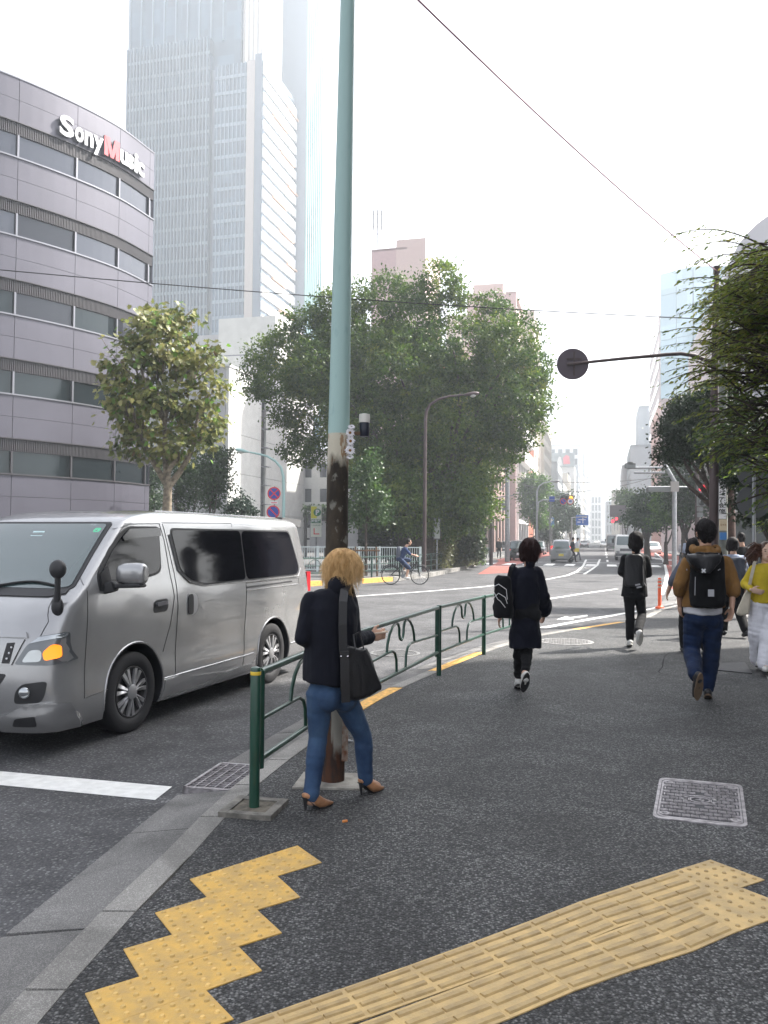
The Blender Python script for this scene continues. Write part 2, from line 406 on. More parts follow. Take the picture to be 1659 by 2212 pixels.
for k in range(4):
    (ax, ay), (bx, by) = rows[k+1][0], rows[k+1][1]; ln = lambda x: ay+(by-ay)*(x-ax)/(bx-ax)
    rows[k][2] = (rows[k][2][0], ln(rows[k][2][0])); rows[k][3] = (rows[k][3][0], ln(rows[k][3][0]))
for rw in rows:
    q = [Z6(*p) for p in rw]
    m1, m2 = (q[0]+q[1])/2, (q[3]+q[2])/2
    tile([q[0], m1, m2, q[3]], 'dots', tz, M_TAC, M_TDOT); tile([m1, q[1], q[2], m2], 'dots', tz, M_TAC, M_TDOT)
ts = empty('tactile_paving', (0, 0, 0), 0, 'pale yellow ribbed guide strip two tiles wide, with dotted tiles at its far end', 'tactile paving')
U_ = [(-780, 1285), (-480, 1182), (-190, 1080), (100, 980), (375, 880), (615, 790), (835, 705), (1045, 635), (1250, 570)]
M1 = [(-690, 1400), (-390, 1290), (-70, 1185), (240, 1075), (530, 970), (785, 885), (1005, 795), (1235, 724), (1425, 660)]
M2 = [(-1000, 1570), (-650, 1440), (-310, 1325), (30, 1200), (345, 1082), (620, 977), (880, 887), (1110, 802), (1310, 724)]
L_ = [(-950, 1750), (-560, 1600), (-180, 1460), (200, 1340), (550, 1205), (825, 1087), (1080, 997), (1335, 915), (1525, 832)]
M1 = [(x+8, y+17) for x, y in M1]; M2 = [(x-8, y-17) for x, y in M2]
for A_, B_ in ((U_, M1), (M2, L_)):
    for k in range(8):
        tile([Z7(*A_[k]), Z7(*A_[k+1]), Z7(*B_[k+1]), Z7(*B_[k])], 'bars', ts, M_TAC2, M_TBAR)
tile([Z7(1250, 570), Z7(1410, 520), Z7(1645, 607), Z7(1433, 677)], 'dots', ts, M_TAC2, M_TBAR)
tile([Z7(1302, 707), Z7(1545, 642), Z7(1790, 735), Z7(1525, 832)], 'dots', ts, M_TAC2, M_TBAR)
# ---------------------------------------------------------------- covers
def disc_cover(u, v, rad, z, label, m0, m1):
    c = W(u, v, z); t = empty('manhole_cover', c, R(15), label, 'manhole cover')
    g = MB(); g.lathe((0, 0, 0), [(rad, -.03), (rad, .005), (rad*.93, .006)], 40); g.obj('rim', m0, t)
    g = MB(); g.lathe((0, 0, 0), [(rad*.92, -.03), (rad*.915, .004)], 40); g.obj('plate', m1, t)
    g = MB()
    for i in range(-9, 10):
        for j in range(-9, 10):
            x, y = (i+.5*(j % 2))*rad/9.5, j*rad/10
            if math.hypot(x, y) < rad*.86: g.box((x, y, .006), (rad*.062, rad*.05, .008), rz=(i+j) % 2*math.pi/2)
    g.obj('tread', m0, t)
    return t
M_COVL = mat('cover_light', (.22, .215, .21), .6, metal=.2, var=.2)
M_COVR = mat('cover_road', (.15, .15, .15), .6, metal=.3, var=.3)
M_COVR2 = mat('cover_road_plate', (.09, .09, .09), .7)
disc_cover(1222, 1386, .42, .002, 'round pale patterned manhole cover in the pavement by the woman in the long coat', M_COVL, mat('cover_mid', (.2, .2, .2), .6))
disc_cover(853, 1411, .36, RZ+.002, 'round dark manhole cover in the road behind the green railing', M_COVR, M_COVR2)
q = [W(1425, 1681), W(1603, 1697), W(1616, 1790), W(1409, 1768)]
c = sum(q, Vector())/4
mh = empty('utility_cover', c, 0, 'rectangular cast iron access cover with rounded corners and a woven tread', 'manhole cover')
q = [p-c for p in q]
def rounded(q, f, r=.06):
    o = []; cc = sum(q, Vector())/4; q = [cc+(p-cc)*f for p in q]
    for i in range(4):
        a, b, d = q[i-1], q[i], q[(i+1) % 4]
        for k in range(5):
            t = k/4; p1 = b+(a-b).normalized()*r; p2 = b+(d-b).normalized()*r
            o.append(p1*(1-t)**2+b*2*t*(1-t)+p2*t*t)
    return o
for nm, f0, f1, zz, mm in (('frame', 1.0, .93, .007, M_IRON), ('rim', .915, .87, .006, M_IRON)):
    a, b = rounded(q, f0), rounded(q, f1); g = MB(); n = len(a)
    V = [(p.x, p.y, -.02) for p in a]+[(p.x, p.y, zz) for p in a]+[(p.x, p.y, zz) for p in b]+[(p.x, p.y, -.02) for p in b]
    F = [(i+k*n, (i+1) % n+k*n, (i+1) % n+(k+1)*n, i+(k+1)*n) for k in range(3) for i in range(n)]
    g.add(V, F); g.obj(nm, mm, mh)
g = MB(); g.prism([(p.x, p.y) for p in rounded(q, .98)], -.03, .001); g.obj('plate', M_IRON_D, mh)
NX, NY = 17, 11
g = MB()
for i in range(NX):
    for j in range(NY):
        u0, v0 = .085+.83*(i+.5)/NX, .085+.83*(j+.5)/NY
        if ((u0-.5)/.13)**2+((v0-.5)/.17)**2 < 1: continue
        p = bil(q, u0, v0); ax = (q[1]-q[0]).normalized(); ang = math.atan2(ax.y, ax.x)
        if (i+j) % 2:
            for dd in (-.010, .010): pp = p+Vector((-ax.y, ax.x, 0))*dd; g.box((pp.x, pp.y, .004), (.044, .010, .008), ang)
        else:
            for dd in (-.010, .010): pp = p+ax*dd; g.box((pp.x, pp.y, .004), (.010, .040, .008), ang)
g.obj('tread', M_IRON, mh)
cc = bil(q, .5, .5); g = MB()
for r0, r1 in ((.085, .072), (.055, .045)):
    n = 28; V = []
    for rr, z in ((r0, .0), (r0, .008), (r1, .008), (r1, .0)):
        V += [(cc.x+rr*1.15*math.cos(2*math.pi*k/n), cc.y+rr*math.sin(2*math.pi*k/n), z) for k in range(n)]
    g.add(V, [(k+a*n, (k+1) % n+a*n, (k+1) % n+(a+1)*n, k+(a+1)*n) for a in range(3) for k in range(n)])
g.box((cc.x, cc.y, .004), (.05, .012, .008)); g.box((cc.x+.01, cc.y, .004), (.012, .05, .008))
g.obj('emblem', M_IRON, mh)
for uu, vv in ((.12, .12), (.88, .12), (.12, .88), (.88, .88)):
    p = bil(q, uu, vv); g = MB(); g.lathe((p.x, p.y, 0), [(.03, 0), (.03, .009), (.016, .009), (.014, .003)], 14); g.obj('keyhole', M_IRON, mh)
# dark square plate and the cracked repair beside it
def flat(name, px, z, th, m, par=None, **k):
    P = [W(u, v, z) for u, v in px]; g = MB(); g.prism([(p.x, p.y) for p in P], z-th, z)
    return g.obj(name, m, par, **k)
M_PLATE = mat('dark_plate', (.045, .045, .048), .55, metal=.3, var=.2)
flat('service_plate', [(1552, 1432), (1609, 1430), (1625, 1454), (1550, 1447)], .012, .03, M_PLATE, label='dark rectangular service plate set in the pavement behind the man in the brown hoodie', cat='service cover')
M_CRACK = mat('crack', (.012, .012, .012), .95)
def crack(pts, wd, parent):
    P = []
    for a, b in zip(pts, pts[1:]):
        A, B = Vector(a), Vector(b); n = max(2, int((A-B).length/5))
        for k in range(n): q_ = A+(B-A)*k/n; P.append(W(q_.x+random.uniform(-1, 1), q_.y+random.uniform(-.8, .8), .0025))
    g = MB()
    for a, b in zip(P, P[1:]):
        t = (b-a)
        if t.length < 1e-4: continue
        t.normalize(); nn = Vector((-t.y, t.x, 0))*wd*random.uniform(.3, 1)
        g.add([a-nn, b-nn, b+nn, a+nn], [(0, 1, 2, 3)])
    return g.obj('crack', M_CRACK, parent)
C5 = lambda l_: [(1296+x*.2188, 1106+y*.2188) for x, y in l_]
crack(C5([(800, 1390), (690, 1390), (640, 1430), (615, 1530), (580, 1580), (640, 1605), (760, 1622), (890, 1645)]), .009, pave)
crack(C5([(540, 1690), (700, 1712), (880, 1725)]), .005, pave)
crack([(1500, 1435), (1552, 1449), (1625, 1456)], .006, pave)
# ---------------------------------------------------------------- paint on the road
mk = empty('road_markings', (0, 0, 0), kind='structure')
def paint(px, z=None, m=None, name='painted_line'):
    z = RZ+.004 if z is None else z; P = [W(u, v, z) for u, v in px]; g = MB()
    nn = sum(((P[i].x*P[(i+1) % len(P)].y-P[(i+1) % len(P)].x*P[i].y) for i in range(len(P))))
    if nn < 0: P = P[::-1]
    g.add(P, [tuple(range(len(P)))]); return g.obj(name, m or M_LINE, mk)
def wline(px, wd, z=None, m=None, name='painted_line'):
    z = RZ+.004 if z is None else z; P = [W(u, v, z) for u, v in px]; a = offs(P, wd/2); b = offs(P, -wd/2); g = MB(); n = len(P)
    g.add(b+a, [(i, i+1, n+i+1, n+i) for i in range(n-1)]); return g.obj(name, m or M_LINE, mk)
paint([(-120, 1655), (372, 1699), (335, 1728), (-120, 1684)])
wline([(640, 1297), (767, 1288), (900, 1279), (1037, 1268), (1110, 1260), (1183, 1251), (1225, 1243), (1247, 1234), (1260, 1222), (1266, 1209)], .15)
wline([(1183, 1294), (1260, 1282), (1333, 1272)], .15)
wline([(1172, 1356), (1260, 1340), (1348, 1325), (1412, 1314), (1470, 1300)], .15)
wline([(1262, 1240), (1278, 1230), (1290, 1221), (1296, 1208)], .15)
for k in range(10):
    t = k/9; y = 1236-t*27
    xl = [1247, 1256, 1262, 1266][min(3, int(t*3.99))]; xr = 1247+ (1-(1-t)**1.8)*51+ (0 if t > 0 else 8)
    wline([(1244+22*t**.6, y), (1262+35*min(1, t*1.6)**.8, y)], .35)
# straight-ahead arrow near the kerb line
paint([(1202, 1338), (1222, 1331), (1232, 1333), (1268, 1328), (1270, 1331), (1234, 1336), (1240, 1339)])
paint([(1100, 1418), (1130, 1408), (1180, 1402), (1180, 1405), (1136, 1411)])
# small triangle mark by the bollard
paint([(1412, 1314), (1434, 1316), (1405, 1322)])
# zebra crossing far along the street, and stop lines
for k in range(12):
    r0 = -7.6+k*1.3; a = SR(53, r0, RZ+.004); g = MB(); g.add([a, a+ER*.6, a+ER*.6+ES*4, a+ES*4], [(0, 1, 2, 3)]); g.obj('zebra_stripe', M_LINE, mk)
a = SR(60.5, -5, RZ+.004); g = MB(); g.add([a, a+ER*9, a+ER*9+ES*.5, a+ES*.5], [(0, 1, 2, 3)]); g.obj('painted_line', M_LINE, mk)
a = SR(50.5, -7, RZ+.004); g = MB(); g.add([a, a+ER*6, a+ER*6+ES*.4, a+ES*.4], [(0, 1, 2, 3)]); g.obj('painted_line', M_LINE, mk)
for k in range(14):
    a = SR(64+k*14, .2, RZ+.004); g = MB(); g.add([a, a+ER*.15, a+ER*.15+ES*6, a+ES*6], [(0, 1, 2, 3)]); g.obj('painted_line', M_LINE, mk)
# red bus lanes
g = MB(); P = [W(1032, 1240, RZ+.003), W(1130, 1236, RZ+.003), SR(49, -5.4, RZ+.003), SR(260, -5.4, RZ+.003), SR(260, -8.2, RZ+.003), SR(66, -8.2, RZ+.003), W(1078, 1212, RZ+.003)]
g.add(P, [tuple(range(len(P)))]); g.obj('red_lane', M_RED, mk)
g = MB(); P = [Vector((5.2, 19.4, RZ+.003)), W(1456, 1290, RZ+.003), Vector((9.4, 27, RZ+.003)), Vector((18.8, 53.5, RZ+.003)), SR(88, 7.5, RZ+.003), SR(260, 7.5, RZ+.003), SR(260, 5, RZ+.003), SR(84, 4.7, RZ+.003), W(1413, 1192, RZ+.003), W(1430, 1206, RZ+.003), W(1437, 1222, RZ+.003), W(1441, 1245, RZ+.003)]
P = P[1:]; g.add(P, [tuple(range(len(P)))]); g.obj('red_lane', M_RED, mk)
wline([(1413, 1192), (1430, 1206), (1437, 1222), (1441, 1240), (1438, 1262), (1428, 1285)], .15, RZ+.008)
for k in range(5):
    a = W(1395+k*11, 1205+k*1.5, RZ+.008); g = MB(); g.add([a, a+ER*.9, a+ER*.9+ES*2, a+ES*2], [(0, 1, 2, 3)]); g.obj('zebra_stripe', M_LINE, mk)
# ---------------------------------------------------------------- far side kerb and pavement (left)
Fpx = [(560, 1271), (666, 1266), (777, 1260), (848, 1255), (920, 1247), (977, 1235), (1006, 1228), (1034, 1219), (1075, 1206)]
F_ = [W(u, v, RZ) for u, v in Fpx]; F_ = [Vector((p.x, p.y, 0)) for p in F_]
F_ = [Vector((-38, 17.5, 0)), Vector((-14, 25.6, 0))]+F_+[SR(90, -8.4), SR(700, -8.4)]
g = MB(); g.prism(F_+[SR(700, -24), Vector((-30, 120, 0)), Vector((-60, 60, 0))], RZ-.05, .07)
M_FPAVE = mat('far_pavement_asphalt', (.10, .098, .095), .85, var=.25, vscale=1.5, bump=.2)
fp = g.obj('far_pavement', M_FPAVE, kind='structure')
fk = empty('far_kerb', (0, 0, 0), kind='structure')
FK = F_[:-1]; LF = sum((b-a).length for a, b in zip(FK, FK[1:])); s = 14
yk = [(project_s(FK, W(655, 1262)), project_s(FK, W(690, 1262))), (project_s(FK, W(790, 1255)), project_s(FK, W(838, 1252)))]
while s < LF:
    a, b = along(FK, s+.01), along(FK, s+.99); g = MB(); t = (b-a).normalized(); nn = Vector((-t.y, t.x, 0)); isy = any(p_ < s+.5 < q_ for p_, q_ in yk)
    P = [a-nn*.15, b-nn*.15, b+nn*.02, a+nn*.02]
    g.add([(p.x, p.y, -.1) for p in P]+[(p.x, p.y, .085) for p in P], [(3, 2, 1, 0), (4, 5, 6, 7), (0, 1, 5, 4), (1, 2, 6, 5), (2, 3, 7, 6), (3, 0, 4, 7)])
    g.obj('kerb_stone', M_KYEL if isy else M_KERB, fk); s += 1
# second kerb line at the foot of the frontage on the right, narrow strip beyond it
rl = [W(1593, 1318), W(1612, 1352), W(1634, 1410), W(1659, 1472), W(1720, 1620)]
rk = empty('frontage_kerb', (0, 0, 0), kind='structure'); s = 0; LR = sum((b-a).length for a, b in zip(rl, rl[1:]))
while s < LR-.6:
    g = MB(); a, b = along(rl, s+.004), along(rl, s+.596); t = (b-a).normalized(); nn = Vector((-t.y, t.x, 0))
    if nn.x < 0: nn = -nn
    P = [a, b, b+nn*.16, a+nn*.16]; g.prism([(p.x, p.y) for p in P], -.02, .012)
    g.obj('kerb_stone', M_GUT, rk); s += .6
P = rl+[Vector((9, 3, 0)), Vector((10.5, 13, 0))]
g = MB(); g.prism([(p.x+.16, p.y) for p in P], -.02, .010); g.obj('frontage_paving', mat('frontage_concrete', (.10, .1, .1), .85, var=.2, vscale=3, bump=.2), kind='structure')
# litter on the pavement
g = MB(); p = W(745, 1776); g.box((p.x, p.y, .006), (.028, .012, .010), .5); g.obj('litter', mat('orange_scrap', (.75, .28, .08), .6), label='tiny orange scrap of litter on the pavement below the heeled shoe', cat='litter')
# ================================================================ buildings
def glassmat(name, col, metal=.5, rough=.08, var=.0, cell=None, emit=None):
    m, n, l, b = shader(name)
    b.inputs['Base Color'].default_value = tuple(col)+(1,); b.inputs['Metallic'].default_value = metal; b.inputs['Roughness'].default_value = rough
    if var:
        tc = n.new('ShaderNodeTexCoord'); mp = n.new('ShaderNodeMapping'); mp.inputs['Scale'].default_value = cell
        fl = n.new('ShaderNodeVectorMath'); fl.operation = 'FLOOR'; wn = n.new('ShaderNodeTexWhiteNoise')
        l.new(tc.outputs['Object'], mp.inputs[0]); l.new(mp.outputs[0], fl.inputs[0]); l.new(fl.outputs[0], wn.inputs['Vector'])
        r = n.new('ShaderNodeMapRange'); r.inputs[3].default_value = 1-var; r.inputs[4].default_value = 1+var; l.new(wn.outputs['Value'], r.inputs[0])
        hv = n.new('ShaderNodeVectorMath'); hv.operation = 'SCALE'; hv.inputs[0].default_value = col; l.new(r.outputs[0], hv.inputs['Scale']); l.new(hv.outputs[0], b.inputs['Base Color'])
    return m
M_GLS = glassmat('window_glass', (.075, .08, .095), .6, .05)
M_GLD = glassmat('dark_window_glass', (.018, .026, .030), .4, .06)
M_GLM = glassmat('reflection_tinted_glass', (.035, .038, .046), .5, .06)
M_GREY = mat('grey_metal_panel', (.080, .077, .098), .42, metal=.25, var=.06, vscale=.6, bump=.03, bscale=8)
M_GREY2 = mat('louvre_grey', (.045, .042, .047), .5, metal=.3)
M_JOINT = mat('joint_dark', (.06, .06, .065), .7)
M_SILV = mat('silver_trim', (.19, .19, .21), .35, metal=.7)
pts = [(-17.15, 38.2), (-15.27, 40.5), (-13.9, 42.8), (-13.05, 45.3)]
base = [Vector((x, y, 0)) for x, y in pts]
hd = R(47); p = base[0].copy(); left = []
for k in range(6):
    p = p-Vector((math.sin(hd), math.cos(hd), 0))*2.95; left.append(p.copy()); hd += R(7)
nodes = left[::-1]+base+[Vector((-12.93, 45.72, 0))]
def cat(P, i, t):
    a, b, c_, d = P[max(i-1, 0)], P[i], P[i+1], P[min(i+2, len(P)-1)]
    return .5*((2*b)+(c_-a)*t+(2*a-5*b+4*c_-d)*t*t+(3*b-a-3*c_+d)*t**3)
NS = 5
def arc(i): return [cat(nodes, i, k/NS) for k in range(NS+1)]
nb = len(nodes)-1
sony = empty('office_building', nodes[4], 0, 'curved grey panelled office building with ribbon windows and white and red rooftop lettering', 'building')
def L_(v): return Vector(v)-sony.location
wt0 = D(22, 292, 38.2).z; FH = 3.69; TOP = wt0+.60+2.05
def curved(name, i, z0, z1, out_, th, m, trim=.012, parent=sony, ncut=0):
    P = arc(i); g = MB(); V = []; n = len(P)
    for k, q in enumerate(P):
        t = (P[min(k+1, n-1)]-P[max(k-1, 0)]).normalized(); nn = Vector((t.y, -t.x, 0))
        if k == 0: q = q+t*trim
        if k == n-1: q = q-t*trim
        a, b = L_(q+nn*out_), L_(q+nn*(out_-th))
        V += [(a.x, a.y, z0), (a.x, a.y, z1), (b.x, b.y, z1), (b.x, b.y, z0)]
    F = [(4*k+j, 4*k+4+j, 4*k+4+(j+1) % 4, 4*k+(j+1) % 4) for k in range(n-1) for j in range(4)]
    F = [f[::-1] for f in F]
    g.add(V, F+[(0, 1, 2, 3), tuple(4*(n-1)+j for j in (3, 2, 1, 0))])
    return g.obj(name, m, parent)
g = MB(); ar = [q for i in range(nb) for q in arc(i)[:-1]]+[nodes[-1]]
ins = offs(ar, .22); pl = [L_(q) for q in ins]
back = [L_(Vector((-19, 62, 0))), L_(Vector((-50, 60, 0))), L_(Vector((-50, 30, 0)))]
g.prism([(q.x, q.y) for q in pl+back], 0, TOP-.15); g.obj('core', M_JOINT, sony)
g = MB(); a, b = L_(nodes[-1]), back[0]; g.plate([Vector((a.x, a.y, 0)), Vector((b.x, b.y, 0)), Vector((b.x, b.y, TOP)), Vector((a.x, a.y, TOP))], Vector((1, .2, 0)), .3); g.obj('side_wall', M_GREY, sony)
for i in range(nb):
    curved('panel', i, TOP-1.0, TOP, .0, .2, M_GREY); curved('panel', i, TOP-2.03, TOP-1.015, .0, .2, M_GREY)
    curved('coping', i, TOP, TOP+.06, .03, .3, M_SILV, 0)
    for f in range(6):
        wt = wt0-FH*f; wb = wt-1.08
        if wb < 1: continue
        curved('window', i, wb+.05, wt, -.10, .06, M_GLS if f < 1 or (f == 1 and i % 3) else (M_GLD if f > 2 or i % 2 else M_GLM), .03)  # darker glass on lower floors paints in the reflection of dark buildings
        curved('sill', i, wb-.02, wb+.05, .05, .2, M_SILV if f < 4 else M_GREY2, 0)
        curved('drip_edge', i, wt+.57, wt+.61, .04, .24, M_GREY2, 0)
        zt = wb-.03; zb = wt-FH+.62; zm = (zt+zb)/2
        curved('panel', i, zm+.008, zt, 0, .2, M_GREY); curved('panel', i, max(zb, 0), zm-.008, 0, .2, M_GREY)
        # ribbed louvre band above each window
        P = arc(i); g = MB()
        for k in range(NS):
            for j in range(7):
                a = P[k]+(P[k+1]-P[k])*((j+.2)/7); b = P[k]+(P[k+1]-P[k])*((j+.7)/7); t = (b-a).normalized(); nn = Vector((t.y, -t.x, 0))
                g.fbox(L_(a-nn*.14)+Vector((0, 0, wt+.01)), (b-a), nn*.12, Vector((0, 0, .56)))
        o = g.obj('louvre_band', M_GREY2, sony); o['kind'] = 'stuff'
        curved('louvre_backing', i, wt+.01, wt+.57, -.13, .05, M_GREY2)
        q = L_(P[0]); t = (P[1]-P[0]).normalized(); g = MB(); g.box((q.x+t.y*-.03, q.y+t.x*.03, (wb+wt)/2+.02), (.09, .09, 1.05), math.atan2(t.y, t.x)); g.obj('mullion', M_SILV if f < 4 else M_GREY2, sony)
# raised letters along the parapet, bent to the wall
M_WHT = mat('sign_white', (.78, .78, .8), .35); M_SRED = mat('sign_red', (.62, .06, .07), .35); M_SIDE = mat('sign_side', (.12, .12, .13), .5)
FP = nodes; LN = [0]
dense = [q for i in range(nb) for q in arc(i)[:-1]]+[nodes[-1]]
cum = [0]
for a, b in zip(dense, dense[1:]): cum.append(cum[-1]+(b-a).length)
def on_face(s_):
    for k in range(len(cum)-1):
        if s_ <= cum[k+1]: t = (dense[k+1]-dense[k]).normalized(); return dense[k]+t*(s_-cum[k]), t
    t = (dense[-1]-dense[-2]).normalized(); return dense[-1], t
def s_of(u):
    best = None
    for k, q in enumerate(dense):
        uu = CX+FPX*q.x/q.y
        if best is None or abs(uu-u) < best[0]: best = (abs(uu-u), k)
    k = best[1]; q = dense[k]; uu = CX+FPX*q.x/q.y; j = min(k+1, len(dense)-1) if uu < u else max(k-1, 0)
    u2 = CX+FPX*dense[j].x/dense[j].y
    return cum[k]+(cum[j]-cum[k])*((u-uu)/(u2-uu) if u2 != uu else 0)
zS = D(118, 277, 39.0).z
spec_ = [('S', 106, 140, 1.18), ('o', 140, 161, 1), ('n', 161, 182, 1), ('y', 181, 204, 1), ('M', 205, 239, 1.12), ('u', 239, 257, 1), ('s', 255, 270, 1), ('i', 270, 279, 1), ('c', 278, 293, 1)]
for ch, u0, u1, sc_ in spec_:
    s0, s1 = s_of(u0), s_of(u1); me = text_mesh(ch, 1.0, .12, .012 if ch == 'M' else .03, 'letter')
    xs = [v.co.x for v in me.vertices]; x0, x1 = min(xs), max(xs); ys = [v.co.y for v in me.vertices]
    y0, y1 = min(ys), max(ys)
    hgt = {'S': 1.0, 'M': .97, 'o': .72, 'n': .70, 'y': .95, 'u': .70, 's': .72, 'i': .98, 'c': .72}[ch]*1.02
    yb = -.25 if ch == 'y' else 0
    for v in me.vertices:
        s_ = s0+.04+(s1-s0-.06)*(v.co.x-x0)/(x1-x0); q, t = on_face(s_); nn = Vector((t.y, -t.x, 0))
        zz = zS+yb+(v.co.y-y0)/(y1-y0)*hgt
        v.co = L_(q+nn*(.14+v.co.z)+Vector((0, 0, zz)))
    if ch == 'M':
        g = MB(); q, t = on_face((s0+s1)/2); nn = Vector((t.y, -t.x, 0)); w_ = s1-s0-.03
        for k, Q in enumerate(([(0, 0), (0, 1), (.25, 1), (.25, 0)], [(.75, 0), (.75, 1), (1, 1), (1, 0)], [(.04, 1), (.33, 1), (.60, 0), (.40, 0)], [(.67, 1), (.96, 1), (.60, 0), (.40, 0)])):
            g.plate([L_(q+t*((x-.5)*w_)+nn*(.19+.004*k)+Vector((0, 0, zS-.02+y*hgt))) for x, y in Q], nn, .12)
        me = g.mesh('letter', [])
    me.materials.clear(); me.materials.append(M_SRED if ch == 'M' else M_WHT); me.materials.append(M_SIDE)
    bm = bmesh.new(); bm.from_mesh(me); bmesh.ops.recalc_face_normals(bm, faces=bm.faces)
    q, t = on_face((s0+s1)/2); nn = Vector((t.y, -t.x, 0))
    for f in bm.faces:
        if abs(f.normal.dot(nn)) < .7: f.material_index = 1
    bm.to_mesh(me); bm.free()
    o = bpy.data.objects.new('letter', me); COL.objects.link(o); o.parent = sony

# ---- generic facade: glazing set back behind piers and spandrels
def facade(par, o, U, N, wd, H, cols, floors, pw, sh, m_wall, m_glass, depth=.25, z0=0, panes=False, first=0, joined=False, slab=None, wn='window'):
    o, U, N = Vector(o), Vector(U), Vector(N); cw = (wd-pw)/cols; fh = (H-z0-first)/floors; Zv = Vector((0, 0, 1))
    g = MB(); g.fbox(o+Zv*z0-N*(depth+.1), U*wd, N*.1, Zv*(H-z0)); g.obj('glazing' if not panes else 'backing', m_glass if not panes else M_JOINT, par)
    J = MB()
    def put(nm, *a, m=m_wall):
        if joined: J.fbox(*a)
        else: g = MB(); g.fbox(*a); g.obj(nm, m, par)
    for i in range(cols+1): put('pier', o+U*(i*cw)+Zv*(z0)-N*depth, U*pw, N*(depth+.02), Zv*(H-z0))
    if first: put('lintel', o+Zv*(z0+first-.5)-N*depth, U*wd, N*(depth+.04), Zv*.5)
    for j in range(floors+1):
        zz = z0+first+j*fh-(sh if j else 0); hh = sh*(1 if j < floors else 1.3)
        if j == 0 and first: continue
        if slab: put('balcony', o+Zv*zz, U*wd, N*slab, Zv*hh)
        else: put('spandrel', o+Zv*zz-N*(depth*.9), U*wd, N*(depth*.9), Zv*hh)
    if joined: q = J.obj('wall_grid', m_wall, par); q['kind'] = 'stuff'
    if panes:
        me = None
        for i in range(cols):
            for j in range(floors):
                if me is None:
                    g = MB(); ww, wh = cw-pw, fh-sh; g.fbox(-N*.05, U*ww, N*.05, Zv*wh); me = g.mesh('pane', m_glass)
                place(wn, me, par, o+U*(i*cw+pw)+Zv*(z0+first+j*fh)-N*(depth-.06))
def block(name, o, U, V, wd, dp, H, m, label, cat_='building', z0=0):
    """o: near-street corner, U along facade, V going back; solid body kept 0.35 m behind the faces"""
    b = empty(name, o, 0, label, cat_); U, V = Vector(U), Vector(V); g = MB()
    g.fbox(U*.4+V*.4+Vector((0, 0, z0)), U*(wd-.8), V*(dp-.8), Vector((0, 0, H-.3-z0))); g.obj('body', m, b)
    g = MB(); g.fbox(Vector((0, 0, H-.25)), U*wd, V*dp, Vector((0, 0, .25))); g.obj('roof', m, b)
    return b
# ---------------------------------------------------------------- the high tower
M_TG = glassmat('tower_glass', (.055, .095, .135), .35, .25, .35, (.5, .5, .27))
M_TF = mat('tower_fin', (.17, .22, .27), .5); M_TB = mat('tower_beige', (.42, .37, .33), .7); M_TP = mat('tower_pier', (.13, .16, .20), .6)
M_TW = mat('tower_white', (.74, .73, .72), .5); M_TO = mat('tower_terracotta', (.62, .36, .22), .6)
Ac = D(560, 900, 200); Ac.z = 0
def bear(u, o, dirv):      # distance along dirv from o until bearing u
    tb = (u-CX)/FPX; return (tb*o.y-o.x)/(dirv.x-tb*dirv.y)
wA = bear(258, Ac, -ER); w1 = bear(440, Ac, -ER); w2 = bear(523, Ac, -ER); w3 = bear(540, Ac, -ER)
tw = empty('office_tower', Ac, 0, 'very tall pale glass office tower with thin vertical fins fading into the haze', 'tower')
def TB(nm, m, o, X, Y, Z): g = MB(); g.fbox(o, X, Y, Z); return g.obj(nm, m, tw)
Zv = Vector((0, 0, 1)); HA = 118.5; HL = 126; HT = 152
TB('west_glass', M_TG, -ER*wA, ER*(wA-w1), ES*30, Zv*HL)
TB('recess_glass', M_TP, -ER*w1+ES*1.5, ER*(w1-w2+1), ES*28, Zv*HA)
TB('centre_glass', M_TG, -ER*(w1-1.4)+ES*.2, ER*(w1-1.4-w2), ES*3, Zv*HA)
TB('beige_pier', M_TB, -ER*w2-ES*.4, ER*(w2-w3), ES*5, Zv*HA)
TB('corner_pier', M_TP, -ER*w3-ES*.1, ER*(w3-.3), ES*22, Zv*(HA+1.5))
for k in range(25): TB('fin', M_TF, -ER*(wA-(k+.3)*(wA-w1)/25)-ES*.7, ER*.2, ES*.5, Zv*HL)
for k in range(8): TB('fin', M_TF, -ER*((w1-1.6)-(k+.5)*(w1-1.8-w2)/8)-ES*.1, ER*.22, ES*.4, Zv*HA)
for k in range(31): TB('floor_band', M_TP if k % 3 else M_TF, -ER*(wA-.2)-ES*(.12+.01*(k % 2)), ER*(wA-w1-.3), ES*.12, Zv*.7).location.z += 2+k*4.0
for k in range(29): TB('floor_band', M_TF, -ER*(w1-1.5)+ES*(.02), ER*(w1-1.5-w2-.1), ES*.15, Zv*.8).location.z += 3+k*4.0
LA = 22.2
TB('side_glass', M_TG, ER*-.35+ES*.1, ER*.3, ES*(LA-.2), Zv*HA)
for k in range(34):
    TB('side_band', M_TW, ER*-.1, ER*.5, ES*LA, Zv*2.2).location.z += 2+k*3.42
    if k % 2 == 0: TB('side_louvre', M_TO, ER*.1+ES*(6+5*(k % 3)), ER*.7, ES*9, Zv*.35).location.z += 4.5+k*3.42
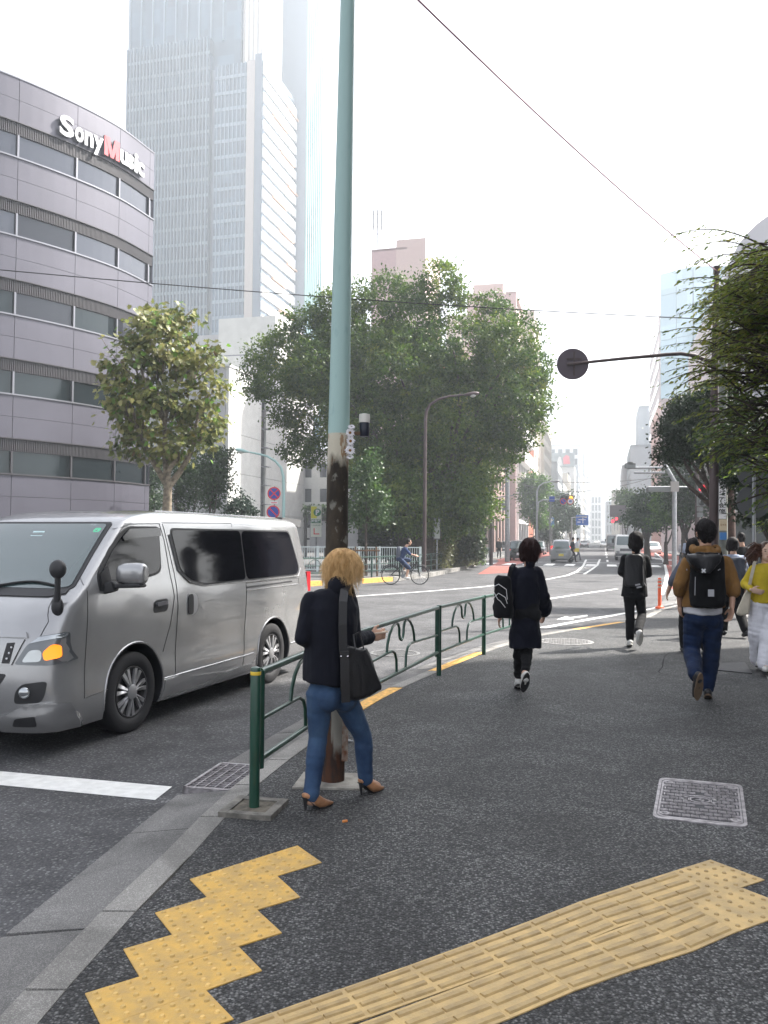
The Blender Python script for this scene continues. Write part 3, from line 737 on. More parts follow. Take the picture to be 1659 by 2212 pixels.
# rear taller volume
Bo = ES*(LA+.4)
TB('rear_front_glass', M_TP, Bo+ER*-.5, ER*3.2, ES*1, Zv*HT)
TB('rear_body', M_TP, Bo+ER*-18+ES*.6, ER*20.6, ES*13, Zv*HT)
TB('upper_body', M_TG, -ER*(wA+1.0)+ES*2, ER*(wA-6), ES*26, Zv*HT)
for k in range(9): TB('fin', M_TF, -ER*(wA+.6-k*(wA-8)/9)+ES*1.6, ER*.3, ES*.4, Zv*(HT-HL)).location.z += HL
TB('upper_white', M_TW, -ER*6.8+ES*3, ER*5.5, ES*12, Zv*(HT))
for k in range(5): TB('fin', M_TB, -ER*(6.5-k*1.2)+ES*2.7, ER*.25, ES*.3, Zv*(HT-HA-2)).location.z += HA+2
bR = Bo+ER*2.7
M_TT = mat('tower_teal_fin', (.16, .30, .30), .5)
for k in range(9): TB('fin', M_TT, bR+ES*(k*1.55), ER*.5, ES*.5, Zv*HT)
TB('rear_side_glass', M_TP, bR-ER*.1, ER*.2, ES*14, Zv*HT)
# ---------------------------------------------------------------- white concrete building with the stair window
M_CONC = mat('white_render', (.50, .50, .48), .8, var=.06, vscale=1.2, bump=.08, bscale=20)
M_CONC2 = mat('grey_render', (.36, .36, .37), .8, var=.06, vscale=1.0)
Wc = D(492, 1000, 76); Wc.z = 0; H1 = D(492, 792, 76).z; LW = bear(655, Wc, ES)
wb_ = empty('white_building', Wc, 0, 'plain white concrete building with a tall narrow stair window behind the trees', 'building')
def WB(nm, m, o, X, Y, Z, p=None): g = MB(); g.fbox(o, X, Y, Z); return g.obj(nm, m, p or wb_)
s1_, s2_ = bear(562, Wc, ES), bear(572, Wc, ES)
WB('body', M_CONC2, -ER*24+ES*.3, ER*23.7, ES*(LW+4), Zv*(H1-.2))
zj = [0, D(492, 1019, 76).z, D(492, 932, 76).z, H1]; zj = [0, D(492, 1106, 76).z]+zj[1:]
for a, b in zip(zj, zj[1:]):
    if b-a < .3: continue
    for s0_, s1b in ((0, s1_), (s2_, LW)):
        n = 1 if s0_ == 0 else 2
        for k in range(n):
            x0, x1 = s0_+(s1b-s0_)*k/n, s0_+(s1b-s0_)*(k+1)/n
            WB('wall_panel', M_CONC, ER*-.28+ES*(x0+.02)+Zv*(a+.02), ER*.3, ES*(x1-x0-.04), Zv*(b-a-.04))
    WB('wall_panel', M_CONC2, -ER*2.2+ES*.0+Zv*(a+.02), ER*1.88, ES*.28, Zv*(b-a-.04))
    for k in range(5): WB('wall_panel', M_CONC2, -ER*(2.24+(k+1)*4.2)+ES*.0+Zv*(a+.02), ER*4.16, ES*.28, Zv*(b-a-.04))
WB('coping', M_CONC, -ER*24-ES*.1+Zv*H1, ER*24.1, ES*(LW+4), Zv*.25)
zz = 1.2; k = 0
while zz < H1-2:
    WB('stair_window', M_GLD if k % 2 else M_GLS, ER*-.2+ES*(s1_+.15)+Zv*zz, ER*.1, ES*(s2_-s1_-.3), Zv*1.75); 
    WB('bracket', M_SILV, ER*-.1+ES*(s1_+.05)+Zv*(zz-.16), ER*.75, ES*(s2_-s1_-.1), Zv*.06); zz += 1.9; k += 1
WB('reveal', M_JOINT, ER*-.32+ES*s1_, ER*.05, ES*(s2_-s1_), Zv*(H1-.3))
# upper set-back block on its roof
Uo = -ER*7+ES*12; Hu = D(540, 693, 90).z
WB('penthouse', M_CONC, Uo+Zv*(H1-1), ER*6.6, ES*14, Zv*(Hu-H1+1))
WB('penthouse', M_CONC2, -ER*22+ES*16+Zv*(H1-1), ER*15.5, ES*12, Zv*(Hu-H1+.4))
WB('rail', M_SILV, -ER*6+ES*6+Zv*(H1+2.4), ER*6, ES*.1, Zv*.1); WB('roof_deck', M_CONC, -ER*8+ES*5+Zv*(H1), ER*8, ES*7, Zv*2.0)
wt_ = empty('water_tank', D(397, 790, 84), 0, 'round cream rooftop water tank seen between the plane tree branches', 'water tank')
g = MB(); g.lathe((0, 0, -.8), [(.85, 0), (.85, 1.3), (.7, 1.5), (.3, 1.62)], 20); g.obj('tank', mat('cream_tank', (.6, .55, .45), .6), wt_, smooth=True)
g = MB()
for k in range(9): a = k/9*2*math.pi; g.beam((math.cos(a), math.sin(a), -2.2), (math.cos(a), math.sin(a), -1.0), .06)
g.lathe((0, 0, -2.3), [(1.1, 0), (1.1, .1)], 16); g.lathe((0, 0, -1.0), [(1.1, 0), (1.1, .15)], 16); g.obj('stand', M_CONC, wt_)
# ---------------------------------------------------------------- beyond the tree
M_PINK = mat('pink_render', (.52, .37, .36), .8, var=.05); M_PINK2 = mat('pink_render_light', (.60, .46, .42), .8)
o = D(800, 900, 88); o.z = 0; Hp = D(860, 540, 88).z
pb = block('pink_building', o+ES*.0, ER, ES, 3.5+.4, 8, Hp, M_PINK, 'dusty pink building with roof aerials rising behind the large dark tree')
wp = bear(852, o, ER)
g = MB(); g.fbox((0, 0, 0), ER*wp, ES*.45, Zv*Hp); g.obj('wall', M_PINK, pb)
g = MB(); g.fbox(ER*wp+ES*.0, ER*3.2, ES*8, Zv*(Hp+.8)); g.obj('stair_core', M_PINK2, pb)
a = D(834, 572, 88)-o; g = MB(); g.fbox(a-ER*.55-ES*.05-Zv*.6, ER*1.1, ES*.1, Zv*1.2); g.obj('window', M_GLD, pb)
an = empty('rooftop_antenna', D(815, 533, 90), 0, 'cellular aerial mast with tall panels on the pink building roof', 'antenna')
g = MB(); g.beam((0, 0, 0), (0, 0, 4.1), .1); g.beam((-.9, 0, 1.4), (.7, 0, 1.4), .06); g.beam((-.9, 0, 0), (-.9, 0, 1.4), .05); g.beam((-.45, 0, 2.2), (.45, 0, 2.2), .06); g.beam((-.45, 0, 3.6), (.45, 0, 3.6), .06); g.obj('mast', M_SILV, an)
for dx in (-.45, 0, .45): g = MB(); g.box((dx, -.1, 2.9), (.16, .1, 2.2)); g.obj('panel', M_CONC2, an)
an = empty('lightning_rod', D(863, 525, 90), 0, 'thin pair of rooftop rods beside the pink building aerial', 'antenna')
g = MB(); g.beam((0, 0, 0), (0, 0, 3.8), .05); g.beam((.45, 0, 0), (.45, 0, 2.2), .05); g.obj('rod', M_SILV, an)
o = D(1008, 900, 110); o.z = 0; Hq = D(1040, 622, 110).z
pb = block('low_pink_building', o, ER, ES, 6.5, 12, Hq-.9, M_PINK2, 'pale pink rooftop block showing just above the dark tree crown')
g = MB(); g.fbox((0, 0, 0), ER*6.5, ES*.45, Zv*(Hq-1)); g.obj('wall', M_PINK, pb)
g = MB(); g.fbox(Zv*(Hq-.9)+ER*.8, ER*4, ES*4, Zv*1.2); g.obj('plant_room', M_PINK2, pb)
# little white apartment block seen under the tree canopy and dark carport with ivy
o = D(640, 1100, 96); o.z = 0
ab = block('apartment_block', o, ER, ES, 12, 10, 11.5, M_CONC, 'small white apartment block with paired windows glimpsed under the big tree')
facade(ab, (0, 0, 0), ER, -ES, 12, 11.3, 6, 4, 1.0, 1.3, M_CONC, M_GLS, panes=True)
o = D(657, 1100, 62); o.z = 0
M_STEEL = mat('dark_steel', (.045, .043, .042), .6); M_IVY = mat('ivy_green', (.04, .085, .03), .7)
cp = empty('carport', o, 0, 'dark steel carport with ivy hanging over its roof behind the parking sign', 'carport')
g = MB(); g.fbox(Zv*3.6, ER*9, ES*5, Zv*.35); g.fbox(Zv*2.3+ES*.5, ER*9, ES*4, Zv*.2); g.obj('roof', M_STEEL, cp)
for k in range(5): g = MB(); g.fbox(ER*(k*2.1), ER*.18, ES*.18, Zv*3.6); g.obj('post', M_STEEL, cp)
g = MB(); g.fbox(ES*4.6, ER*9, ES*.15, Zv*3.6); g.obj('rear_wall', mat('rust_brown', (.10, .055, .04), .8), cp)
for k in range(3): g = MB(); g.fbox(ER*(.4+k*3)+ES*.15+Zv*.9, ER*1.4, ES*.1, Zv*1.9); g.obj('panel', M_CONC2, cp)
# ---------------------------------------------------------------- the street row on the left
def street_b(name, side, s0, L, r_face, dp, H, cols_s, floors, m_wall, m_glass, label, cols_f=4, pw=.8, sh=1.3, first=0, near=True, slab=None, depth=.25, joined=None, front=True):
    """side -1: left row, street face looks +ER, +1: right row"""
    N = ER*(-side); o = SR(s0, r_face)
    b = empty(name, o, 0, label, 'building')
    g = MB(); g.fbox(ES*.4-N*.4, ES*(L-.4), -N*(dp-.4), Zv*(H-.2)); g.obj('body', m_wall, b)
    g = MB(); g.fbox(Zv*(H-.2), ES*L, -N*dp, Zv*.5); g.obj('parapet', m_wall, b)
    joined = (not near) if joined is None else joined
    facade(b, (0, 0, 0), ES, N, L, H, cols_s, floors, pw, sh, m_wall, m_glass, depth, first=first, joined=joined, panes=near, slab=slab)
    if front: facade(b, -N*dp, N, -ES, dp, H, cols_f, floors, pw*1.4, sh, m_wall, m_glass, depth, first=first, joined=True)
    return b
M_BRN = mat('brown_tile', (.20, .125, .105), .75, var=.1, vscale=3); M_ORG = mat('orange_brick', (.36, .105, .05), .8, var=.12, vscale=4, bump=.1)
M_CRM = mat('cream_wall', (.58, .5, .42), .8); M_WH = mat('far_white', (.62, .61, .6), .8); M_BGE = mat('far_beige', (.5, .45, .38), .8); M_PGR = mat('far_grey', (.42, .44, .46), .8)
street_b('brown_building', -1, 88, 23, -12, 14, 16, 7, 4, M_BRN, M_GLD, 'brown tiled building with tall dark openings right of the big tree', pw=1.1, sh=1.0, first=4.5, joined=False)
b2 = street_b('white_bay_building', -1, 112, 15, -11, 14, 23, 4, 6, M_WH, M_GLD, 'narrow building with white ribbed balcony bands and dark windows', pw=.3, sh=1.8, slab=.9, first=4.2, joined=False)
street_b('orange_brick_building', -1, 128, 20, -12, 15, 30, 6, 8, M_ORG, M_GLD, 'orange brick building with small paired windows', pw=1.6, sh=1.9, joined=False)
street_b('cream_building', -1, 150, 16, -12, 16, 42, 4, 11, M_CRM, M_GLS, 'tall cream building behind the orange brick one', pw=2, sh=2, near=False)
street_b('pale_building', -1, 175, 26, -12, 15, 26, 7, 8, M_BGE, M_GLS, 'pale building behind the street trees on the left', near=False)
# building with the hoarding
bs = street_b('billboard_building', -1, 300, 20, -10, 13.5, 27, 6, 7, M_WH, M_GLS, 'hazy white building carrying a large picture hoarding on its roof', near=False, cols_f=5, pw=1.2, sh=1.8)
bbo = SR(299.5, -19.2)
bb = empty('billboard', bbo+Zv*26, 0, 'rooftop hoarding with a grey picture and a pink blotch', 'billboard')
g = MB(); g.fbox(Zv*1.2, ER*9.3, ES*.5, Zv*4.9); g.obj('panel', mat('hoarding_grey', (.30, .33, .34), .6, var=.5, vscale=.35, col2=(.14, .16, .17)), bb)
g = MB(); g.plate([ER*5.5-ES*.03+Zv*2, ER*7.8-ES*.03+Zv*2.2, ER*7.5-ES*.03+Zv*4.9, ER*6.3-ES*.03+Zv*5.4, ER*5.3-ES*.03+Zv*4.2], -ES, .02); g.obj('red_figure', mat('hoarding_red', (.7, .12, .15), .6), bb)
g = MB(); g.plate([ER*2.8-ES*.03+Zv*1.6, ER*5.2-ES*.03+Zv*1.6, ER*4.6-ES*.03+Zv*4.6, ER*3.9-ES*.03+Zv*4.9], -ES, .02); g.obj('pale_figure', M_WH, bb)
g = MB()
for k in range(4): g.beam(ER*(.4+k*2.8)+ES*.7, ER*(.4+k*2.8)+ES*.7+Zv*6, .25)
g.obj('frame', M_SILV, bb)
far_l = [(205, 30, 20, M_PGR), (240, 25, 17, M_WH), (268, 28, 22, M_BGE), (330, 30, 30, M_PGR), (365, 40, 42, M_WH), (410, 30, 32, M_BGE), (445, 45, 46, M_PGR), (495, 40, 34, M_WH), (540, 60, 40, M_PGR), (610, 70, 48, M_WH)]
for i, (s0, L, H, m) in enumerate(far_l):
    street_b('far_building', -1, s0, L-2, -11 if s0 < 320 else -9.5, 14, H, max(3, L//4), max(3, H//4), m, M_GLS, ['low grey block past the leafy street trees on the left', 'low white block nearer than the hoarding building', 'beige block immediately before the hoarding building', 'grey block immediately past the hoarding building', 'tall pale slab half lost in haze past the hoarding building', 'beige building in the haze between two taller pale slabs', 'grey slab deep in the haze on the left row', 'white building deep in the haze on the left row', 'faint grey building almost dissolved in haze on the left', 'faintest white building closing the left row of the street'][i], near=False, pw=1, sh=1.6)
# ---------------------------------------------------------------- right row
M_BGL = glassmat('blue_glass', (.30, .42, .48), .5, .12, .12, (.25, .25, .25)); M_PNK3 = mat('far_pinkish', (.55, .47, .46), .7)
Bp = D(1428, 1000, 180); Bp.z = 0
dB = Vector((.66, -.75, 0)).normalized(); lC = bear(1500, Bp, dB); Cp = Bp+dB*lC; Dp = Cp+Vector((1, -.05, 0))*14; lA = bear(1407, Bp, ES); Ap = Bp+ES*lA
Hg = D(1428, 592, 180).z
gt_ = empty('glass_tower', Bp, 0, 'angular pale blue glass tower with horizontal seams rising behind the right-hand trees', 'tower')
g = MB(); g.prism([(p.x-Bp.x, p.y-Bp.y) for p in (Bp+Vector((.2, .3, 0)), Cp+Vector((0, .3, 0)), Dp+Vector((0, .3, 0)), Dp+ES*40, Ap+ER*3)], 0, Hg-.2); g.obj('body', M_BGL, gt_)
for k in range(13):
    z0_, z1_ = Hg-(k+1)*4.9, Hg-k*4.9-.12
    for a, b in ((Bp, Cp), (Cp, Cp+(Dp-Cp)/2), (Cp+(Dp-Cp)/2, Dp)):
        t = (b-a).normalized(); nn = Vector((t.y, -t.x, 0)); n = 2
        for j in range(n):
            x0, x1 = a+(b-a)*(j/n)+t*.05, a+(b-a)*((j+1)/n)-t*.05
            g = MB(); g.fbox(x0-Bp+Zv*z0_, x1-x0, nn*.15, Zv*(z1_-z0_)); g.obj('glass_panel', M_BGL, gt_)
g = MB(); g.fbox(Ap-Bp, Bp-Ap, -ER*.3, Zv*(Hg-9)); g.obj('side_wall', M_PNK3, gt_)
for k in range(12): g = MB(); g.fbox(Ap-Bp-ER*.35+Zv*(3+k*4), Bp-Ap, -ER*.1, Zv*1.5); g.obj('side_window', M_GLS, gt_)
def right_b(u0, u1, Z, vt, m, label, floors, cols, name='far_building', glass=M_GLS, near=False, L=25, pw=.9, sh=1.5):
    o = D(u0, 1100, Z); o.z = 0; H = D(u0, vt, Z).z; wd = bear(u1, o, ER)
    b = empty(name, o, 0, label, 'building')
    g = MB(); g.fbox(ES*.4+ER*.4, ER*(wd-.4), ES*L, Zv*(H-.2)); g.obj('body', m, b)
    facade(b, (0, 0, 0), ER, -ES, wd, H, cols, floors, pw, sh, m, glass, joined=not near, panes=near)
    facade(b, ES*L, -ES, -ER, L, H, max(3, L//4), floors, pw, sh, m, glass, joined=True)
    g = MB(); g.fbox(Zv*(H-.1)+ER*.1, ER*(wd-.2), ES*(L-.2), Zv*.5); g.obj('parapet', m, b)
    return b
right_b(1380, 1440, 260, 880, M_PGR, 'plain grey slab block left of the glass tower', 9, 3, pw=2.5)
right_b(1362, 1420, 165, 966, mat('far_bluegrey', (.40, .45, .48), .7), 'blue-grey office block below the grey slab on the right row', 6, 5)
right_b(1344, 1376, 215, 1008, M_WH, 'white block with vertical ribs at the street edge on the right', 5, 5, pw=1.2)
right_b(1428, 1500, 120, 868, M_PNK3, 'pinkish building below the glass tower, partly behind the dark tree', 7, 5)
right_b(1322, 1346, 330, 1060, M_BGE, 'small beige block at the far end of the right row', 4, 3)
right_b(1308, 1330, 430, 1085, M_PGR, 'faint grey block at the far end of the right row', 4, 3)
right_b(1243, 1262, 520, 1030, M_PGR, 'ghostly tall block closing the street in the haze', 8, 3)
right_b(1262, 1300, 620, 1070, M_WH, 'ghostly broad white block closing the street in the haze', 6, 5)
# curved-roof grey building upper right
M_CRV = mat('curved_cladding', (.38, .37, .39), .5, metal=.2)
o = D(1574, 1000, 62); o.z = 0; cb = empty('curved_building', o, 0, 'large grey building with a rounded shoulder roof above the right-hand tree', 'building')
Hc = D(1659, 462, 62).z; h0 = D(1574, 600, 62).z; wc = 16; prof = [(0, 0), (0, h0)]
for k in range(1, 13): t = k/12; prof.append((wc*.62*(1-math.cos(t*math.pi/2)), h0+(Hc+1.5-h0)*math.sin(t*math.pi/2)))
prof += [(wc, Hc+1.6), (wc, 0)]
g = MB(); n = len(prof); V = [ER*x+Zv*z for x, z in prof]+[ER*x+Zv*z+ES*30 for x, z in prof]
g.add(V, [tuple(range(n)), tuple(range(n, 2*n))[::-1]]+[(i, n+i, n+(i+1) % n, (i+1) % n) for i in range(n)]); g.obj('shell', M_CRV, cb)
g = MB(); V = []
for k in range(13): t = k/12; V.append(ER*(1.8+wc*.5*(1-math.cos(t*math.pi/2)))-ES*.06+Zv*(h0-4+(Hc-h0+1)*math.sin(t*math.pi/2)))
V += [ER*(wc-.5)-ES*.06+Zv*(Hc-3), ER*(wc-.5)-ES*.06+Zv*2, ER*1.8-ES*.06+Zv*2]; g.plate(V, -ES, .05); g.obj('arched_panel', mat('arched_glazing', (.16, .16, .18), .3, metal=.3), cb)
for k in range(5): g = MB(); g.fbox(ER*2.2-ES*.12+Zv*(3+k*3.6), ER*11, ES*.06, Zv*1.7); g.obj('window', M_GLS, cb)
# low frontage building on the right behind the parked car
o = Vector((17.2, 43, 0)); sb = empty('shop_building', o, 0, 'low beige frontage with a dark shopfront and awning behind the parked car', 'building')
M_SB = mat('shop_beige', (.34, .30, .28), .8)
g = MB(); g.fbox(ES*.3, ER*16, ES*8, Zv*9); g.obj('body', M_SB, sb)
g = MB(); g.fbox(Zv*3.0-ES*.5, ER*16, ES*.9, Zv*1.7); g.obj('fascia', mat('shop_fascia', (.40, .38, .37), .7), sb)
for k in range(6): g = MB(); g.fbox(ER*(.6+k*2.5)+ES*.18+Zv*.3, ER*2.2, ES*.1, Zv*2.4); g.obj('shop_window', M_GLD, sb)
for k in range(5): g = MB(); g.fbox(ER*(.5+k*3)+ES*.2+Zv*5.6, ER*2, ES*.1, Zv*1.5); g.obj('window', M_GLS, sb)
g = MB(); V = [ER*3-ES*.5+Zv*2.9, ER*9-ES*.5+Zv*2.9, ER*9-ES*2+Zv*2.2, ER*3-ES*2+Zv*2.2]; g.plate(V, Vector((0, 0, 1)), .05); g.obj('awning', mat('awning_dark', (.05, .05, .055), .8), sb)
# unseen office block on the right, added to shade the pavement and van
o = Vector((8.2, -4, 0)); of = empty('unseen_shade_block', o, 0, 'unseen tall dark-grey office block added on the right to shade the near pavement', 'building')
d1 = Vector((.15, .9887, 0)); n1 = Vector((-.9887, .15, 0))
M_OF = mat('frontage_stone', (.30, .29, .28), .7, var=.08)
g = MB(); g.fbox(-n1*.4, d1*19, -n1*14, Zv*23.6); g.obj('body', M_OF, of)
facade(of, (0, 0, 0), d1, n1, 19, 23.4, 6, 6, .6, 1.4, M_OF, M_GLD, panes=True)
# ---------------------------------------------------------------- haze
g = MB(); g.box((60, 400, 76.5), (760, 900, 155.4)); hz = g.obj('haze', [], kind='stuff')
hm = bpy.data.materials.new('haze_air'); hm.use_nodes = True; hn = hm.node_tree; hn.nodes.remove(hn.nodes['Principled BSDF'])
pv = hn.nodes.new('ShaderNodeVolumePrincipled'); pv.inputs['Color'].default_value = (.86, .93, 1, 1); pv.inputs['Density'].default_value = .0014; pv.inputs['Anisotropy'].default_value = .35
hn.links.new(pv.outputs[0], hn.nodes['Material Output'].inputs['Volume']); hz.data.materials.append(hm)
# ================================================================ trees
import numpy as np
rng = np.random.default_rng(11)
def leafmat(name, cols, trans=.35, rough=.45):
    """per-leaf tone attribute picks the leaf's own colour; leaves let some light through"""
    m = bpy.data.materials.new(name); m.use_nodes = True; n = m.node_tree.nodes; l = m.node_tree.links; b = n['Principled BSDF']
    at = n.new('ShaderNodeAttribute'); at.attribute_name = 'tone'
    cr = n.new('ShaderNodeValToRGB'); e = cr.color_ramp.elements
    while len(e) < len(cols): e.new(.5)
    for i, c in enumerate(cols): e[i].position = i/(len(cols)-1); e[i].color = tuple(c)+(1,)
    l.new(at.outputs['Fac'], cr.inputs[0]); l.new(cr.outputs[0], b.inputs['Base Color']); b.inputs['Roughness'].default_value = rough; b.inputs['Specular IOR Level'].default_value = .35
    tr = n.new('ShaderNodeBsdfTranslucent'); l.new(cr.outputs[0], tr.inputs[0]); mx = n.new('ShaderNodeMixShader'); mx.inputs[0].default_value = trans
    l.new(b.outputs[0], mx.inputs[1]); l.new(tr.outputs[0], mx.inputs[2]); l.new(mx.outputs[0], n['Material Output'].inputs[0])
    return m
LEAF4 = (np.array([(0, 0, 0), (.5, -.28, .04), (1, 0, -.03), (.5, .28, .04)]), [(0, 1, 2, 3)])
LEAF6 = (np.array([(0, 0, 0), (.35, -.24, .05), (.75, -.16, .04), (1, 0, -.06), (.75, .16, .04), (.35, .24, .05), (.5, 0, 0)]), [(0, 1, 6, 5), (1, 2, 3, 6), (6, 3, 4, 5)])
PALM = (np.array([(0, 0, 0), (-.08, -.33, .05), (.22, -.30, .02), (.25, -.55, .07), (.52, -.24, 0), (.78, -.30, .04), (.72, -.12, 0), (1.02, 0, .05), (.72, .12, 0), (.78, .30, .04), (.52, .24, 0), (.25, .55, .07), (.22, .30, .02), (-.08, .33, .05), (.3, 0, -.05)]),
        [(14, 0, 1, 2), (14, 2, 3, 4), (14, 4, 5, 6), (14, 6, 7, 8), (14, 8, 9, 10), (14, 10, 11, 12), (14, 12, 13, 0)])
def unit(a): return a/np.maximum(np.linalg.norm(a, axis=-1, keepdims=True), 1e-9)
def leaves(name, P, Dv, Nv, S, shape, m, parent=None, tone=None, loc=None):
    P = np.asarray(P, float); n = len(P); sv, sf = shape; k = len(sv)
    Dv = unit(np.asarray(Dv, float)); Nv = unit(Nv-Dv*(Nv*Dv).sum(1, keepdims=True)); X = np.cross(Nv, Dv)
    if loc is not None: P = P-np.array(loc)
    S = np.broadcast_to(np.asarray(S, float), (n,))
    V = P[:, None]+S[:, None, None]*(sv[None, :, 0:1]*Dv[:, None]+sv[None, :, 1:2]*X[:, None]+sv[None, :, 2:3]*Nv[:, None])
    me = bpy.data.meshes.new(name); q = np.array(sf); F = (np.arange(n)[:, None, None]*k+q[None]).reshape(-1, 4); nf = len(F)
    me.vertices.add(n*k); me.vertices.foreach_set('co', V.reshape(-1)); me.loops.add(nf*4); me.loops.foreach_set('vertex_index', F.reshape(-1).astype(np.int32))
    me.polygons.add(nf); me.polygons.foreach_set('loop_start', np.arange(nf, dtype=np.int32)*4)
    me.update(calc_edges=True)
    a = me.attributes.new('tone', 'FLOAT', 'POINT'); t = rng.random(n) if tone is None else tone; a.data.foreach_set('value', np.repeat(t, k).astype(np.float32))
    me.materials.append(m)
    o = bpy.data.objects.new(name, me); COL.objects.link(o)
    if parent: o.parent = parent
    return o
def sph(n): v = rng.normal(size=(n, 3)); return unit(v)
def crown_points(lobes, nclump, per, csize, flat=1.0, shell=(.72, 1.0)):
    """leaf clumps spread over the outer shell of irregular lobes"""
    P = []; N = []; vol = np.array([r**2 for _, r in lobes]); vol = vol/vol.sum()
    C = np.array([tuple(c) for c, _ in lobes]); Rr = np.array([r for _, r in lobes])
    for (c, r), w_ in zip(lobes, vol):
        k = max(3, int(nclump*w_)); d = sph(k); rad = r*rng.uniform(shell[0], shell[1], (k, 1))
        cc = np.array(tuple(c))+d*rad*np.array([1, 1, flat])
        # skip clumps buried deep in other lobes
        dist = np.linalg.norm(cc[:, None]-C[None], axis=2)/Rr[None]
        keep = (dist < .62).sum(1) < 1
        cc = cc[keep]; d = d[keep]
        m_ = len(cc)
        if not m_: continue
        off = rng.normal(size=(m_, per, 3))*csize*rng.uniform(.6, 1.3, (m_, 1, 1))*np.array([1, 1, .62])
        P.append((cc[:, None]+off).reshape(-1, 3)); N.append(np.repeat(d, per, 0))
    return np.concatenate(P), np.concatenate(N)
M_BARK = mat('bark_dark', (.055, .042, .034), .9, var=.4, vscale=12, bump=.6, bscale=30)
M_BARK2 = mat('bark_plane', (.17, .14, .10), .9, var=.45, vscale=9, bump=.4, bscale=20)
def limb(mb, a, b, r0, r1, wob=.1, n=6, seg=6):
    a, b = Vector(a), Vector(b); L = (b-a).length; P = []
    o1 = Vector((random.uniform(-1, 1), random.uniform(-1, 1), random.uniform(0, .6)))*L*wob
    for k in range(seg+1): t = k/seg; P.append(a.lerp(b, t)+o1*math.sin(math.pi*t)+Vector((random.uniform(-1, 1), random.uniform(-1, 1), 0))*L*.012*(0 < k < seg))
    mb.tube(P, [r0+(r1-r0)*k/seg for k in range(seg+1)], n)
    return P
def tree(name, base, lobes, label, lm, nclump, per, csize, lsize, shape=LEAF4, trunk_r=.3, fork=.4, bark=None, group=None, tonef=None, flat=.9, shell=(.72, 1.0), up=.5, maxlimb=30, topz=None):
    base = Vector(base); t = empty(name, base, 0, label, 'tree', group)
    L0 = [(Vector(c)-base, r) for c, r in lobes]
    cen = sum((c for c, r in L0), Vector())/len(L0); fk = Vector((cen.x*.3, cen.y*.3, cen.z*fork))
    g = MB(); g.tube([(0, 0, -.1), (0.02, 0, .2), fk*.5, fk], [trunk_r*1.35, trunk_r, trunk_r*.85, trunk_r*.7], 10)
    for c, r in sorted(L0, key=lambda q: -q[1])[:maxlimb]: 
        P = limb(g, fk*random.uniform(.75, 1), c, trunk_r*.42, trunk_r*.1, .12)
    g.obj('trunk', bark or M_BARK, t, smooth=50)
    P, N = crown_points(L0, nclump, per, csize, flat, shell)
    n = len(P); d = sph(n)+N*.4+np.array([0, 0, -.25]); nn = sph(n)*.8+N*.5+np.array([0, 0, up])
    zz = (P[:, 2]-P[:, 2].min())/max(1e-3, np.ptp(P[:, 2]))
    tone = np.clip(rng.normal(.38, .2, n)+.25*(zz-.5)*0 if tonef is None else tonef(P, zz, rng), 0, 1)
    leaves('crown', P, d, nn, lsize*rng.uniform(.7, 1.25, n), shape, lm, t, tone)
    return t
def lobes_px(lst, Z, f=.5, jit=.4):
    o = []
    for u, v, r in lst:
        rr = r/FPX*Z; zz = Z+random.uniform(-jit, jit)*rr*2
        o.append((D(u, v, zz), rr))
    return o
G_DARK = leafmat('camphor_leaf', [(.020, .048, .008), (.050, .105, .012), (.115, .175, .022), (.24, .26, .04)], .45)
G_PLANE = leafmat('plane_leaf', [(.12, .065, .02), (.065, .105, .03), (.16, .175, .05), (.30, .28, .10), (.14, .28, .035)], .42)
G_BRIGHT = leafmat('street_leaf', [(.035, .07, .018), (.08, .16, .03), (.17, .28, .05)], .45)
G_MID = leafmat('mid_leaf', [(.02, .042, .016), (.035, .07, .022), (.07, .12, .03)], .3)
G_ZEL = leafmat('zelkova_leaf', [(.045, .085, .022), (.10, .16, .032), (.21, .24, .045), (.30, .26, .06)], .55)
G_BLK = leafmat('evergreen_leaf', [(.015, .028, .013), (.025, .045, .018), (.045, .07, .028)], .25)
# the big camphor tree
big = [(620, 755, 62), (568, 765, 38), (600, 830, 52), (660, 705, 48), (712, 668, 44), (690, 800, 78), (655, 925, 52), (622, 890, 36), (682, 975, 38), (640, 975, 30), (735, 720, 60), (775, 640, 34), (835, 628, 44), (810, 690, 58),
       (955, 605, 45), (985, 640, 32), (900, 700, 74), (760, 780, 80), (860, 800, 105), (980, 760, 88), (1070, 690, 50), (1110, 735, 62), (1152, 790, 42), (1080, 850, 100), (1163, 880, 28), (1120, 925, 52), (980, 900, 110), (850, 930, 110), (760, 880, 80),
       (1045, 985, 72), (1092, 965, 44), (930, 1020, 95), (800, 1010, 62), (1000, 1075, 56), (870, 1080, 70), (1030, 1055, 34), (950, 1115, 46), (720, 600+50, 22), (1060, 655, 30), (1140, 850, 52), (1100, 800, 70), (915, 640, 40), (1168, 820, 22), (548, 800, 24), (560, 840, 28), (980, 1112, 46), (1025, 1100, 42), (900, 1112, 54), (1052, 1085, 28), (855, 1115, 40), (1010, 1135, 30), (960, 1140, 40)]
lb = lobes_px(big, 41)
lb += [(Vector(c)+Vector((random.uniform(-1, 1), random.uniform(3, 6), random.uniform(-.5, .5))), r*.9) for c, r in lb if r > 1.3]
tb = D(900, 1160, 44); tb.z = .07
def tone_big(P, zz, rng): cl = np.repeat(rng.normal(0, .13, len(P)//40+1), 40)[:len(P)]; return np.clip(rng.normal(.44, .09, len(P))+cl+np.sin(P[:, 0]*1.1+P[:, 2]*.9)*.08, 0, 1)
camph = tree('camphor_tree', tb, lb, 'huge dense dark-green tree with a broad lumpy crown behind the pale pole', G_DARK, 6200, 40, .25, .175, trunk_r=.38, fork=.25, tonef=tone_big, shell=(.62, 1.0))
